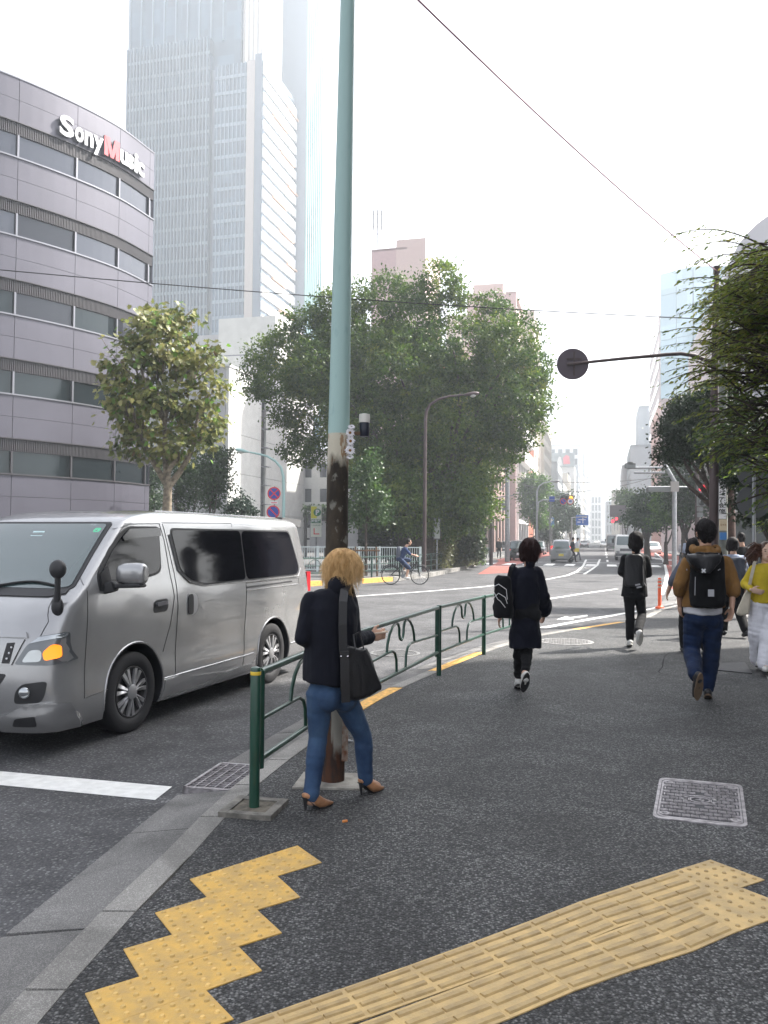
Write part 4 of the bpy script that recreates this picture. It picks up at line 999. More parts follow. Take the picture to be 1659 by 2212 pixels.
for u, zz in ((870, 43), (925, 44), (850, 44.5)):
    b = D(u, 1160, zz); b.z = .07; b -= tb; g = MB(); limb(g, b, b+Vector((random.uniform(-1, 1), 0, 6)), .30, .2, .05, 8); g.obj('trunk', M_BARK, camph, smooth=50)
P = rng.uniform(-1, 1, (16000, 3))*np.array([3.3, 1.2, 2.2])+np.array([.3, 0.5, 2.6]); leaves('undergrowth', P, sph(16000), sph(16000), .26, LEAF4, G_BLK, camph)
# plane tree in front of the curved building
pl = [(350, 735, 62), (290, 790, 62), (420, 785, 52), (258, 850, 40), (300, 895, 58), (430, 905, 48), (372, 955, 52), (450, 850, 34), (240, 795, 30), (385, 700, 42), (320, 700, 36), (285, 950, 40), (445, 950, 34), (345, 860, 40), (400, 870, 36), (335, 985, 26), (460, 760, 22)]
lb = lobes_px(pl, 25.5); tb = D(362, 1100, 25.5); tb.z = .07
pt = empty('plane_tree', tb, 0, 'plane tree with large yellow-green and browning leaves in front of the curved grey building', 'tree')
L0 = [(Vector(c)-tb, r) for c, r in lb]; g = MB(); fk = Vector((0, 0, 3.0))
g.tube([(0, 0, -.1), (.02, 0, 1.2), (-.03, .02, 2.2), fk], [.21, .17, .15, .13], 12)
knots = [Vector((-.9, .1, 4.6)), Vector((.75, .1, 4.4)), Vector((-.1, -.1, 5.0)), Vector((.25, .2, 3.9))]
for q in knots: limb(g, fk, q, .11, .06, .12, 8)
for c, r in L0:
    kq = min(knots, key=lambda q: (q-c).length); limb(g, kq, c, .055, .02, .15, 6)
    for _ in range(3): limb(g, c.lerp(kq, .4), c+Vector((random.uniform(-1, 1), random.uniform(-1, 1), random.uniform(-.6, 1)))*r, .022, .007, .2, 5, 4)
g.obj('trunk', M_BARK2, pt, smooth=50)
P, N = crown_points(L0, 620, 13, .19, .95, (.4, 1.05)); n = len(P)
cl = rng.random(len(P)); tone = np.clip(rng.normal(.52, .17, n)+.12*np.sin(P[:, 0]*2.3+P[:, 2]*1.9), 0, .97)
gi = (rng.random(n) < .05); tone[gi] = 1.0
dd = sph(n)*.7+N*.6+np.array([0, 0, -.75]); nn = sph(n)*.6+N*.55+np.array([0, -.25, .6]); S = rng.uniform(.13, .23, n)
order = np.argsort(-(S*(-P[:, 1]+3)))
parts_i = order[:300]; rest = order[300:]
pal = []
for k in range(6):
    o = leaves('leaf', [(0, 0, 0)], np.array([(1., 0, 0)]), np.array([(0., 0, 1)]), 1.0, PALM, G_PLANE, None, np.array([[.15, .4, .5, .6, .72, 1.0][k]])); pal.append(o.data); bpy.data.objects.remove(o)
for i in parts_i:
    x = Vector(dd[i]).normalized(); z = Vector(nn[i]); z = (z-x*z.dot(x)).normalized(); y = z.cross(x)
    t = tone[i]; k = min(range(6), key=lambda q: abs([.15, .4, .5, .6, .72, 1.0][q]-t))
    o = bpy.data.objects.new('leaf', pal[k]); COL.objects.link(o); o.parent = pt
    o.matrix_local = Matrix(((x.x, y.x, z.x, P[i][0]), (x.y, y.y, z.y, P[i][1]), (x.z, y.z, z.z, P[i][2]), (0, 0, 0, 1))) @ Matrix.Scale(float(S[i]), 4)
o = leaves('foliage', P[rest], dd[rest], nn[rest], S[rest], PALM, G_PLANE, pt, tone[rest]); o['kind'] = 'stuff'
# bright sprout low on the plane tree
P = sph(60)*np.array([.3, .3, .22])+np.array([.05, -.15, 1.35]); leaves('shoots', P, sph(60), sph(60)+np.array([0, 0, 1.]), .17, PALM, G_PLANE, pt, np.full(60, 1.0))
def simple(name, u, vb, Z, lst, label, lm, nclump, per, cs, ls, tr=.12, group=None, **k):
    b = D(u, vb, Z); b.z = .0; return tree(name, b, lobes_px(lst, Z), label, lm, nclump, per, cs, ls, trunk_r=tr, group=group, **k)
simple('leafy_tree', 322, 1130, 50, [(322, 1000, 26), (318, 1040, 28), (325, 1080, 24), (310, 1075, 18)], 'rounded dark green tree at the corner of the curved grey building', G_MID, 260, 14, .3, .2)
simple('leafy_tree', 392, 1130, 44, [(395, 1000, 26), (385, 1040, 24), (410, 1060, 26), (398, 1090, 18), (420, 1020, 20)], 'dark open-branched tree immediately right of the plane tree trunk', G_MID, 240, 14, .28, .18)
simple('leafy_tree', 455, 1130, 40, [(462, 1000, 28), (470, 1040, 26), (455, 1075, 24), (480, 985, 18), (445, 1030, 20)], 'dense dark tree with small leaves against the white building', G_MID, 340, 14, .25, .16)
b = D(520, 1125, 34); b.z = 0
cf = [(D(520, 1064+k*9, 34), .06+.11*k) for k in range(7)]
tree('conifer', b, cf, 'small bluish conifer in front of the white building', leafmat('fir', [(.02, .04, .025), (.04, .07, .045)], .2), 260, 12, .13, .13, trunk_r=.05, fork=.9)
simple('young_tree', 790, 1216, 33, [(790, 1060, 30), (770, 1090, 28), (815, 1085, 26), (790, 1020, 26), (825, 1118, 16), (765, 1120, 20), (775, 1040, 20), (800, 990, 16)], 'slender young street tree tied to brown stakes behind the green railing', leafmat('young_leaf', [(.025, .055, .02), (.05, .10, .025), (.09, .15, .03)], .4), 210, 12, .2, .17, tr=.06, fork=.7)
# street trees further on
simple('street_tree', 1160, 1180, 92, [(1155, 1040, 22), (1150, 1070, 24), (1168, 1060, 18), (1152, 1100, 20), (1165, 1125, 14), (1140, 1050, 14)], 'bright green street tree nearest on the left side of the street', G_BRIGHT, 420, 14, .42, .34, tr=.25, group=None)
simple('street_tree', 1205, 1180, 118, [(1200, 1090, 18), (1215, 1080, 20), (1230, 1100, 14), (1205, 1120, 22), (1190, 1140, 16), (1220, 1130, 14)], 'darker street tree behind the bright one on the left side', G_MID, 300, 12, .5, .4, tr=.2)
simple('street_tree', 1232, 1180, 150, [(1228, 1105, 12), (1238, 1120, 12), (1230, 1135, 12)], 'hazy street tree third along the left side of the street', G_MID, 160, 12, .5, .5, tr=.2)
simple('street_tree', 1182, 1178, 105, [(1182, 1140, 14), (1175, 1155, 12), (1190, 1155, 12)], 'low dark shrubby tree at the foot of the bright street tree', G_BLK, 160, 12, .4, .4, tr=.15)
simple('street_tree', 1352, 1180, 120, [(1352, 1075, 16), (1362, 1095, 18), (1350, 1115, 14)], 'light green hazy tree furthest back on the right side', G_BRIGHT, 240, 12, .5, .45, tr=.2)
simple('street_tree', 1398, 1195, 68, [(1395, 1085, 26), (1385, 1110, 22), (1415, 1105, 24), (1410, 1130, 20), (1372, 1120, 14)], 'dark spreading tree on the right side with a leaning trunk', G_MID, 380, 14, .4, .26, tr=.3, fork=.45)
simple('street_tree', 1438, 1195, 56, [(1438, 1075, 20), (1448, 1105, 24), (1430, 1120, 14)], 'bright yellow-green tree in front of the dark spreading tree', G_BRIGHT, 260, 12, .33, .22, tr=.16)
simple('street_tree', 1480, 1210, 46, [(1475, 1020, 34), (1492, 1060, 34), (1470, 1075, 24), (1490, 1100, 26), (1450, 1040, 20)], 'tall leafy tree left of the red traffic light', G_MID, 420, 14, .36, .22, tr=.24, fork=.5)
simple('evergreen_tree', 1560, 1300, 21, [(1490, 900, 46), (1460, 930, 30), (1530, 880, 50), (1500, 950, 42), (1455, 970, 24), (1550, 950, 44), (1520, 975, 24), (1440, 985, 16), (1570, 900, 50), (1600, 950, 46)], 'blackish evergreen tree hanging over the street behind the utility poles', G_BLK, 1000, 30, .14, .095, tr=.17, fork=.6, shape=LEAF6)
simple('evergreen_tree', 1700, 1330, 17, [(1620, 1000, 60), (1650, 1060, 50), (1600, 960, 50), (1640, 1100, 34), (1590, 1020, 26), (1660, 960, 60), (1610, 1090, 14)], 'dark drooping tree at the right edge above the parked vehicle', G_BLK, 900, 28, .13, .085, tr=.2, fork=.6, shape=LEAF6)
# hedge by the far railing
def hedge(name, a, b, wd, h, label, lm, n, ls):
    a, b = Vector(a), Vector(b); t = empty(name, a, 0, label, 'hedge'); d = b-a; L = d.length; tt = d.normalized(); nn = Vector((-tt.y, tt.x, 0))
    g = MB(); g.fbox(nn*.08+Vector((0, 0, .0)), d, nn*(wd-.16), Vector((0, 0, h-.12))); g.obj('core', M_BARK, t)
    k = rng.random(n); u = rng.random(n); P = np.empty((n, 3)); side = rng.random(n)
    x = u*L; y = np.where(side < .5, rng.normal(0, .04, n), rng.random(n)*wd); z = np.where(side < .5, rng.random(n)*h, h+rng.normal(0, .05, n))
    P[:, 0] = tt.x*x+nn.x*y; P[:, 1] = tt.y*x+nn.y*y; P[:, 2] = z+.05*np.sin(x*2.1)
    o = leaves('foliage', P, sph(n), sph(n)+np.array([0, -.4, .6]), ls, LEAF4, lm, t); o['kind'] = 'stuff'
    return t
ha = D(940, 1200, 40); ha.z = .07; hb = D(1028, 1196, 47); hb.z = .07
hedge('hedge', ha, hb, 1.3, 1.62, 'clipped olive-green hedge behind the curving green railing', leafmat('hedge_leaf', [(.05, .06, .02), (.09, .10, .035), (.15, .15, .05)], .3), 8200, .12)
hc = D(1047, 1192, 49); hc.z = .07; hedge('hedge', hb+Vector((.1, .1, 0)), hc, 1.3, 1.72, 'bright fresh-green end of the hedge nearest the crossing', G_BRIGHT, 1500, .15)
# ---------------------------------------------------------------- zelkova on the right, long sprays of small leaves
zb = Vector((6.9, 11.2, 0)); zt = empty('zelkova_tree', zb, 0, 'overhanging tree at the right edge with long feathery sprays of small green and bronze leaves', 'tree')
g = MB(); ZP = []; ZD = []; ZN = []; ZS = []; ZT = []
trk = [Vector((0, 0, -.1)), Vector((-.05, 0, 1.6)), Vector((.05, .1, 3)), Vector((-.1, 0, 4.4)), Vector((.1, .1, 6.2)), Vector((.2, .1, 7.4))]
g.tube(trk, [.2, .17, .15, .12, .08, .03], 10)
def spray(a, b, droop, tone0, dens=1.0, sc_=1.0):
    a, b = Vector(a), Vector(b); L = (b-a).length; K = max(6, int(L/.09)); side = (b-a).cross(Vector((0, 0, 1))).normalized(); prev = a; pts_ = []
    for k in range(K+1):
        t = k/K; p = a.lerp(b, t)+Vector((0, 0, 1))*(math.sin(t*math.pi)*.12*L-droop*t*t*L); pts_.append(p)
    g.tube(pts_, [.013*(1-k/K)+.002 for k in range(K+1)], 4, caps=False)
    for k in range(1, K+1):
        t = k/K; d = (pts_[k]-pts_[k-1]).normalized(); sg = 1 if k % 2 else -1
        if t > .12:
            # side twig with alternate leaves
            tl = (.10+.38*(1-t)*random.uniform(.5, 1.1))*min(1, L)*sc_; td = (d*.9+side*sg*.75+Vector((0, 0, random.uniform(-.25, .1)))).normalized(); nl = max(1, int(tl/.035*dens))
            for j in range(nl):
                q = pts_[k]+td*(tl*(j+.3)/nl)+Vector((0, 0, -.25*tl*((j/nl)**2))); ld = (td*.7+side*(sg if j % 2 else -sg)*.6+Vector((random.uniform(-.2, .2), random.uniform(-.2, .2), random.uniform(-.45, .1)))).normalized()
                ZP.append(q); ZD.append(ld); ZN.append((random.gauss(0, .35), random.gauss(-.1, .35), 1)); ZS.append(random.uniform(.05, .085)); ZT.append(min(1, max(0, random.gauss(tone0, .16))))
tips = [(1424, 500, 1.6), (1495, 520, 1.2), (1462, 567, 1.2), (1470, 590, 1.3), (1475, 612, 1), (1480, 645, 1), (1462, 668, 1), (1428, 706, 1.2), (1432, 735, 1), (1440, 760, 1), (1436, 792, 1), (1428, 815, 1), (1440, 845, 1), (1432, 862, 1), (1460, 900, 1), (1490, 925, .8), (1500, 880, 1), (1510, 960, .8), (1500, 1010, .6), (1540, 990, .8)]
V3_ = Vector
zl = lambda v: Vector(v)-zb
for u, v, Lf in tips:
    Z = random.uniform(9.2, 10.6); b = D(u, v, Z); a = b+Vector((random.uniform(.9, 1.35)*Lf, random.uniform(-.1, .5), random.uniform(-.55, -.1) if v < 800 else random.uniform(-.1, .35)))
    spray(zl(a), zl(b), .06, .55)
    limb(g, zl(a), trk[3 if v > 700 else 4]+Vector((0, 0, random.uniform(-.5, .5))), .014, .035, .08, 5, 5)
for _ in range(560):
    v = random.uniform(545, 1130) if random.random() < .6 else random.uniform(545, 820); lo = 1490 if v < 1000 else 1560
    u = random.uniform(lo, 1700)
    if v < 620: u = random.uniform(1545, 1700)
    if v > 1010: u = random.uniform(1585, 1700)
    if v > 1010 and random.random() < .6: continue
    Z = random.uniform(9.0, 12.5); b = D(u, v, Z); a = b+Vector((random.uniform(.5, 1.1), random.uniform(-.4, .5), random.uniform(-.35, .25)))
    spray(zl(a), zl(b), .12, .58 if v < 820 else .36, .9)  # upper sprays toned lighter, sunlight on the treetop put into leaf colour
for k in range(26):
    b = D(random.uniform(1560, 1690), random.uniform(600, 1100), random.uniform(9.8, 12)); limb(g, zl(b), random.choice(trk[2:5]), .01, .04, .1, 5, 5)
for _ in range(260):
    a_ = random.uniform(-.9, 2.6); hh = random.uniform(3.4, 8.2); rr = random.uniform(.6, 2.6)*(1-abs(hh-5.6)/5); b = V3_((math.sin(a_)*rr+.3, math.cos(a_)*rr*.8, hh)); spray(b*.55+V3_((0, 0, hh*.45-.1)), b, .12, .45, .9)
g.obj('trunk', M_BARK, zt, smooth=50)
leaves('crown', np.array(ZP), np.array(ZD), np.array(ZN), np.array(ZS), LEAF6, G_ZEL, zt, np.array(ZT))
# ivy hanging on the carport
iv = D(657, 1100, 62); iv.z = 0; n = 2600; u = rng.random(n)*9; P = np.empty((n, 3))
P[:, 0] = iv.x+ER.x*u+rng.normal(0, .15, n); P[:, 1] = iv.y+ER.y*u-.25+rng.normal(0, .12, n); P[:, 2] = 3.95-np.abs(rng.normal(0, .55, n))
leaves('ivy', P, sph(n), sph(n), .2, LEAF4, G_MID, None, None); o = bpy.data.objects['ivy']; tag(o, 'curtain of ivy hanging from the carport roof edge', 'ivy', kind='stuff')
# ================================================================ street furniture
M_TEAL = mat('teal_paint', (.25, .42, .37), .5, var=.08, vscale=2); M_GRN = mat('green_enamel', (.010, .055, .035), .28, coat=.4, var=.15, vscale=5)
M_BROWN = mat('brown_pole', (.055, .035, .035), .6, var=.2, vscale=3); M_GALV = mat('galvanised', (.30, .31, .32), .5, metal=.5, var=.12)
M_WPNT = mat('white_fence_paint', (.62, .68, .68), .5, var=.08); M_ORNG = mat('orange_rubber', (.75, .11, .03), .5); M_YEL = mat('yellow_tape', (.75, .52, .05), .5)
M_FOOT = mat('pale_footing', (.30, .285, .25), .85, var=.25, vscale=10, bump=.4, bscale=50)
M_STONE = mat('post_footing', (.17, .16, .14), .85, var=.4, vscale=12, bump=.5, bscale=60)
def pole_paint():
    m, n, l, b = shader('weathered_pole')
    tc = n.new('ShaderNodeTexCoord'); sx = n.new('ShaderNodeSeparateXYZ'); l.new(tc.outputs['Object'], sx.inputs[0])
    def noi(s, st=(1, 1, 1), d=8):
        mp = n.new('ShaderNodeMapping'); mp.inputs['Scale'].default_value = st; l.new(tc.outputs['Object'], mp.inputs[0]); z = n.new('ShaderNodeTexNoise'); z.inputs['Scale'].default_value = s; z.inputs['Detail'].default_value = d; l.new(mp.outputs[0], z.inputs['Vector']); return z
    def math_(op, a, b_): q = n.new('ShaderNodeMath'); q.operation = op; [l.new(x, q.inputs[i]) if hasattr(x, 'links') else setattr(q.inputs[i], 'default_value', x) for i, x in enumerate((a, b_))]; return q.outputs[0]
    def mixc(f, a, b_):
        q = n.new('ShaderNodeMix'); q.data_type = 'RGBA'; l.new(f, q.inputs[0])
        for i, x in ((6, a), (7, b_)):
            if hasattr(x, 'links'): l.new(x, q.inputs[i])
            else: q.inputs[i].default_value = tuple(x)+(1,)
        return q.outputs[2]
    def step(x, a, b_): q = n.new('ShaderNodeMapRange'); q.inputs[1].default_value = a; q.inputs[2].default_value = b_; l.new(x, q.inputs[0]); return q.outputs[0]
    z = sx.outputs[2]; n1 = noi(9, (1, 1, .45)); n2 = noi(30, (1, 1, .25)); n3 = noi(60)
    zz = math_('ADD', z, math_('MULTIPLY', n1.outputs[0], .34))
    teal = mixc(step(n2.outputs[0], .62, .7), (.33, .48, .45), (.29, .43, .41))
    cream = mixc(step(n2.outputs[0], .56, .6), (.52, .48, .38), (.30, .20, .12))
    moss = mixc(step(noi(22, (1, 1, .7)).outputs[0], .58, .66), mixc(step(n1.outputs[0], .4, .6), (.022, .017, .012), (.055, .042, .028)), (.17, .165, .14))
    peel = mixc(step(noi(14, (1, 1, .12)).outputs[0], .48, .54), (.085, .045, .028), (.36, .34, .29))
    rust = mixc(step(n2.outputs[0], .45, .6), (.085, .035, .018), (.04, .025, .02))
    c = mixc(step(zz, .34, .42), rust, peel); c = mixc(step(zz, .95, 1.25), c, moss); c = mixc(step(zz, 2.17, 2.26), c, cream)
    c = mixc(step(z, 2.232, 2.236), c, teal); l.new(c, b.inputs['Base Color'])
    rr = n.new('ShaderNodeMapRange'); rr.inputs[1].default_value = 2.232; rr.inputs[2].default_value = 2.236; rr.inputs[3].default_value = .9; rr.inputs[4].default_value = .42; l.new(z, rr.inputs[0]); l.new(rr.outputs[0], b.inputs['Roughness'])
    bp = n.new('ShaderNodeBump'); bp.inputs['Strength'].default_value = .5; bp.inputs['Distance'].default_value = .006; l.new(math_('MULTIPLY', math_('ADD', n2.outputs[0], n3.outputs[0]), step(z, 2.236, 2.2)), bp.inputs['Height']); l.new(bp.outputs[0], b.inputs['Normal'])
    return m
pb_ = W(718, 1688); PZ = pb_.y
lp = empty('lamp_pole', pb_, 0, 'tall pale teal steel pole in the foreground, its lower part peeled, mossy and rusty', 'pole')
def at(u, v, dz=0): p = D(u, v, PZ+dz)-pb_; return p
g = MB(); cs = [(718, 1688, .155), (722, 1500, .15), (730, 1000, .139), (732, 930, .138), (751, 0, .096), (757, -330, .08)]
g.tube([at(u, v) for u, v, d in cs[:1]]+[at(u, v) for u, v, d in cs[1:]], [d/2 for u, v, d in cs], 40); g.obj('shaft', pole_paint(), lp, smooth=50)
g = MB(); g.prism([(-.24, -.17), (.21, -.19), (.23, .15), (-.2, .17)], -.03, .012); g.obj('footing', M_FOOT, lp)
g = MB(); P = at(746, 1500); Q = at(743, 1640); g.beam(Vector((P.x+.0, -.035, P.z)), Vector((Q.x, -.035, Q.z)), .03, .05); g.obj('strip', mat('rusty_white', (.42, .38, .32), .8, var=.5, vscale=20, col2=(.2, .08, .04)), lp)
g = MB(); q = at(752, 1600); g.lathe((q.x+.005, -.02, q.z), [(.012, -.012), (.012, .012)], 8, axis=Vector((1, 0, 0))); g.lathe((q.x+.02, -.02, q.z), [(.007, -.01), (.007, .014)], 8, axis=Vector((1, 0, 0))); g.obj('bolt', M_GALV, lp)
g = MB(); g.box((at(745, 1300).x, 0, .9), (.012, .05, 2.2)); g.obj('cable_cover', M_BROWN, lp)
dv = empty('sensor', pb_, 0, 'small white-capped black cylinder sensor bracketed to the teal pole', 'sensor')
q = at(787, 943); t_ = at(787, 895)
g = MB(); g.lathe((q.x, 0, q.z), [(.028, 0), (.031, .004), (.031, .09), (.028, .094)], 24); g.obj('housing', mat('navy_plastic', (.012, .016, .03), .4), dv, smooth=True)
g = MB(); g.lathe((q.x, 0, q.z+.09), [(.036, 0), (.036, .045), (.034, .055), (.02, .058)], 24); g.obj('cap', mat('sensor_cap', (.62, .60, .55), .5), dv, smooth=True)
g = MB(); g.beam((q.x, 0, q.z+.02), (at(752, 930).x, 0, q.z+.02), .03, .02); g.obj('bracket', mat('bracket_brown', (.12, .07, .03), .7), dv)
fl = empty('flower_garland', pb_, 0, 'string of white daisies with dark centres taped down the side of the teal pole', 'flowers')
M_PET = mat('petal_white', (.74, .72, .74), .6); M_CEN = mat('flower_centre', (.20, .10, .02), .8)
for u, v, sc_ in ((757, 937, 1), (758, 955, 1), (757, 975, 1.1), (760, 924, .8), (757, 989, .8), (757, 965, .7), (758, 946, .7)):
    q = at(u, v); q.y = -.052+(1-sc_)*.03; g = MB(); tilt = Matrix.Rotation(random.uniform(-.3, .3), 3, 'X') @ Matrix.Rotation(random.uniform(-.4, .4), 3, 'Z')
    if sc_ < 1: tilt = Matrix.Rotation(random.uniform(.6, 1.0)*random.choice((-1, 1)), 3, 'X')
    for ring, (r_, n_) in enumerate(((.034, 14), (.026, 12))):
        for k in range(n_):
            a = 2*math.pi*(k+.5*ring)/n_; rr = r_*sc_*random.uniform(.85, 1.1); c_, s_ = math.cos(a), math.sin(a)
            V = [Vector((c_*.006, 0-.003*ring, s_*.006)), Vector((c_*rr*.6-s_*.006, -.006, s_*rr*.6+c_*.006)), Vector((c_*rr, .002, s_*rr)), Vector((c_*rr*.6+s_*.006, -.006, s_*rr*.6-c_*.006))]
            g.add([q+tilt @ w_ for w_ in V], [(0, 1, 2, 3)])
    f_ = g.obj('flower', M_PET, fl)
    if sc_ >= 1: g = MB(); g.ball(q+Vector((0, -.006, 0)), (.009, .006, .009), 10, 6); g.obj('centre', M_CEN, f_)
# ---------------------------------------------------------------- green railing by the pavement
G0 = W(549, 1750); nodes_z = [4.80, 6.80, 9.55, 11.30, 13.0]
p1, p2, p3 = W(549, 1750), W(948, 1459), W(1045, 1414)
def fx(Y):
    a = (p2.x-p1.x)/(p2.y-p1.y); b = ((p3.x-p2.x)/(p3.y-p2.y)-a)/(p3.y-p1.y); return p1.x+a*(Y-p1.y)+b*(Y-p1.y)*(Y-p2.y)
ys = [p1.y, p1.y+(p2.y-p1.y)*.42, p2.y, p3.y, p3.y+1.8]
PN = [Vector((fx(y), y, 0)) for y in ys]
ra = empty('guard_railing', p1, 0, 'dark green tubular guard railing with curled arch motifs along the pavement edge', 'railing')
rl_ = lambda v: Vector(v)-p1
RT, RM, RB = .775, .50, .27
for i, p in enumerate(PN):
    q = rl_(p)
    if i == 0:
        g = MB(); g.lathe(q, [(.030, -.05), (.030, .80), (.027, .812), (.008, .818)], 24); g.obj('post', M_GRN, ra, smooth=50)
        g = MB(); g.lathe(q+Vector((0, 0, .770)), [(.0305, 0), (.0312, .002), (.0312, .018), (.0305, .02)], 24); g.obj('yellow_band', M_YEL, ra, smooth=50)
        d = (PN[1]-PN[0]).normalized(); g = MB(); g.tube([q+d*.075+Vector((0, 0, .22)), q+d*.075+Vector((0, 0, RT+.01))], .026, 16); g.obj('post', M_GRN, ra, smooth=50)
        bs_ = empty('post_footing', p, R(-12), 'square stone-framed concrete footing at the foot of the first green post', 'footing')
        g = MB()
        for s in (-1, 1): g.box((s*.13, 0, .006), (.05, .31, .045)); g.box((0, s*.13, .006), (.208, .05, .043))
        g.obj('frame', M_STONE, bs_); g = MB(); g.box((0, 0, 0), (.206, .206, .04)); g.obj('infill', mat('dirty_infill', (.13, .115, .09), .9, var=.4, vscale=20, bump=.6, bscale=50), bs_)
    else:
        g = MB(); g.tube([q+Vector((0, 0, -.05)), q+Vector((0, 0, .79))], .028, 16); g.lathe(q+Vector((0, 0, .785)), [(.031, 0), (.031, .012), (.02, .018)], 16); g.obj('post', M_GRN, ra, smooth=50)
        if i == 2: d = (PN[3]-PN[2]).normalized(); g = MB(); g.tube([q-d*.065+Vector((0, 0, .22)), q-d*.065+Vector((0, 0, .785))], .026, 16); g.obj('post', M_GRN, ra, smooth=50)
for i in range(4):
    a, b = rl_(PN[i]), rl_(PN[i+1]); d = b-a; L = d.length; t = d.normalized(); Zv = Vector((0, 0, 1))
    if i == 0: a = a+t*.075; L -= .075
    if i == 1: L -= .065
    P = lambda s, z: a+t*s+Zv*z
    for nm, z, r_ in (('top_rail', RT, .022), ('bottom_rail', RB, .018)):
        g = MB(); g.tube([P(0, z), P(L, z)], r_, 12); g.obj(nm, M_GRN, ra, smooth=50)
    c = L/2
    g = MB()
    for s in (-1, 1):
        for kind in (0, 1):
            if kind == 0: # arch leg with inner curl
                cv = [(.46, RM), (.44, RM+.08), (.38, RM+.165), (.29, RM+.225), (.19, RM+.25), (.11, RM+.235), (.075, RM+.19), (.07, RM+.13), (.045, RM+.085), (0, RM+.07)]
                g = MB(); g.tube([P(c+s*x, z) for x, z in cv], .013, 10); g.obj('arch', M_GRN, ra, smooth=60)
            else:
                cv = [(c+.0, RM-.03), (.42, RM), (.30, RM+.0), (.21, RM-.03), (.16, RM-.10), (.15, RB)]
                cv = [((L/2), RM-.035*(L > 2.2))]+cv[1:]
                g = MB(); g.tube([P(c+s*x, z) for x, z in cv], .013, 10); g.obj('mid_rail', M_GRN, ra, smooth=60)
# orange flexible bollard at the kerb end
q = W(1425, 1313, .0); bo = empty('bollard', q, 0, 'slim orange flexible post with pale bands at the kerb corner', 'bollard')
g = MB(); g.lathe((0, 0, 0), [(.10, -.02), (.10, .02), (.055, .04), (.04, .06), (.04, .66), (.03, .69)], 18); g.obj('post', M_ORNG, bo, smooth=50)
for z in (.46, .54, .62): g = MB(); g.lathe((0, 0, z), [(.04, 0), (.042, .002), (.042, .03), (.04, .032)], 18); g.obj('band', mat('reflector_grey', (.5, .42, .36), .4), bo, smooth=50)
# ---------------------------------------------------------------- far green railing and white picket fence
def run(name, pts, step, label, m, hgt=.8, z=.07, arcs=True):
    L = sum((b-a).length for a, b in zip(pts, pts[1:])); n = max(1, int(L/step)); t = empty(name, pts[0], 0, label, 'railing'); Q = [along(pts, L*k/n-.001*(k == n)) for k in range(n+1)]
    for k, p in enumerate(Q):
        q = p-pts[0]; q.z = z; g = MB(); g.tube([q-Vector((0, 0, .1)), q+Vector((0, 0, hgt))], .035, 8); g.obj('post', m, t, smooth=50)
        if k < n:
            r = Q[k+1]-pts[0]; r.z = z
            for zz, rr in ((hgt-.03, .024), (.5, .016), (.25, .02)): g = MB(); g.tube([q+Vector((0, 0, zz)), r+Vector((0, 0, zz))], rr, 6); g.obj('rail', m, t)
            if arcs:
                for c0 in (.3, .7):
                    c_ = q.lerp(r, c0); d = (r-q).normalized(); g = MB(); g.tube([c_+d*(x*.3)+Vector((0, 0, .5+.22*math.sqrt(max(0, 1-x*x)))) for x in (-1, -.8, -.4, 0, .4, .8, 1)], .013, 6); g.obj('arch', m, t)
    return t
M_GRN2 = mat('green_enamel_far', (.018, .05, .04), .45)
Fi = [Vector((p.x, p.y, 0)) for p in offs(F_[:12], .45)]
i0 = project_s(Fi, W(600, 1262)); i1 = project_s(Fi, W(1070, 1206)); fpts = [along(Fi, i0+(i1-i0)*k/16) for k in range(17)]
run('guard_railing', fpts, 2.4, 'long dark green railing curving along the kerb on the far side of the road', M_GRN2)
a, b = W(640, 1219, .07), W(908, 1212, .07); a = D(640, 1219, 36.5); a.z = .07; b = D(908, 1212, 37.5); b.z = .07
pf = empty('picket_fence', a, 0, 'white vertical-bar fence behind the slender staked tree', 'fence'); d = b-a; L = d.length; t = d.normalized()
me = None
for k in range(int(L/.105)):
    if me is None: g = MB(); g.tube([(0, 0, .1), (0, 0, 1.08)], .013, 6); me = g.mesh('bar', M_WPNT)
    place('bar', me, pf, t*(k*.105+.05))
for zz in (.1, 1.08): g = MB(); g.beam(Vector((0, 0, zz)), t*L+Vector((0, 0, zz)), .045, .045); g.obj('rail', M_WPNT, pf)
for k in range(7): q = t*(L*k/6); g = MB(); g.box(q+Vector((0, 0, .56)), (.09, .07, 1.12), math.atan2(t.y, t.x)); g.obj('post', M_WPNT, pf)
st = D(790, 1216, 32.6); st.z = .07; s_ = empty('tree_stakes', st, 0, 'brown timber stakes with a cross bar holding the slender young tree', 'tree stakes')
M_WOOD = mat('stake_wood', (.14, .085, .05), .85, var=.2)
for dx in (-.45, .45): g = MB(); g.tube([(dx, 0, 0), (dx*.9, 0, 1.15)], .035, 8); g.obj('stake', M_WOOD, s_)
g = MB(); g.tube([(-.55, 0, 1.0), (.55, 0, 1.0)], .032, 8); g.obj('crossbar', M_WOOD, s_)
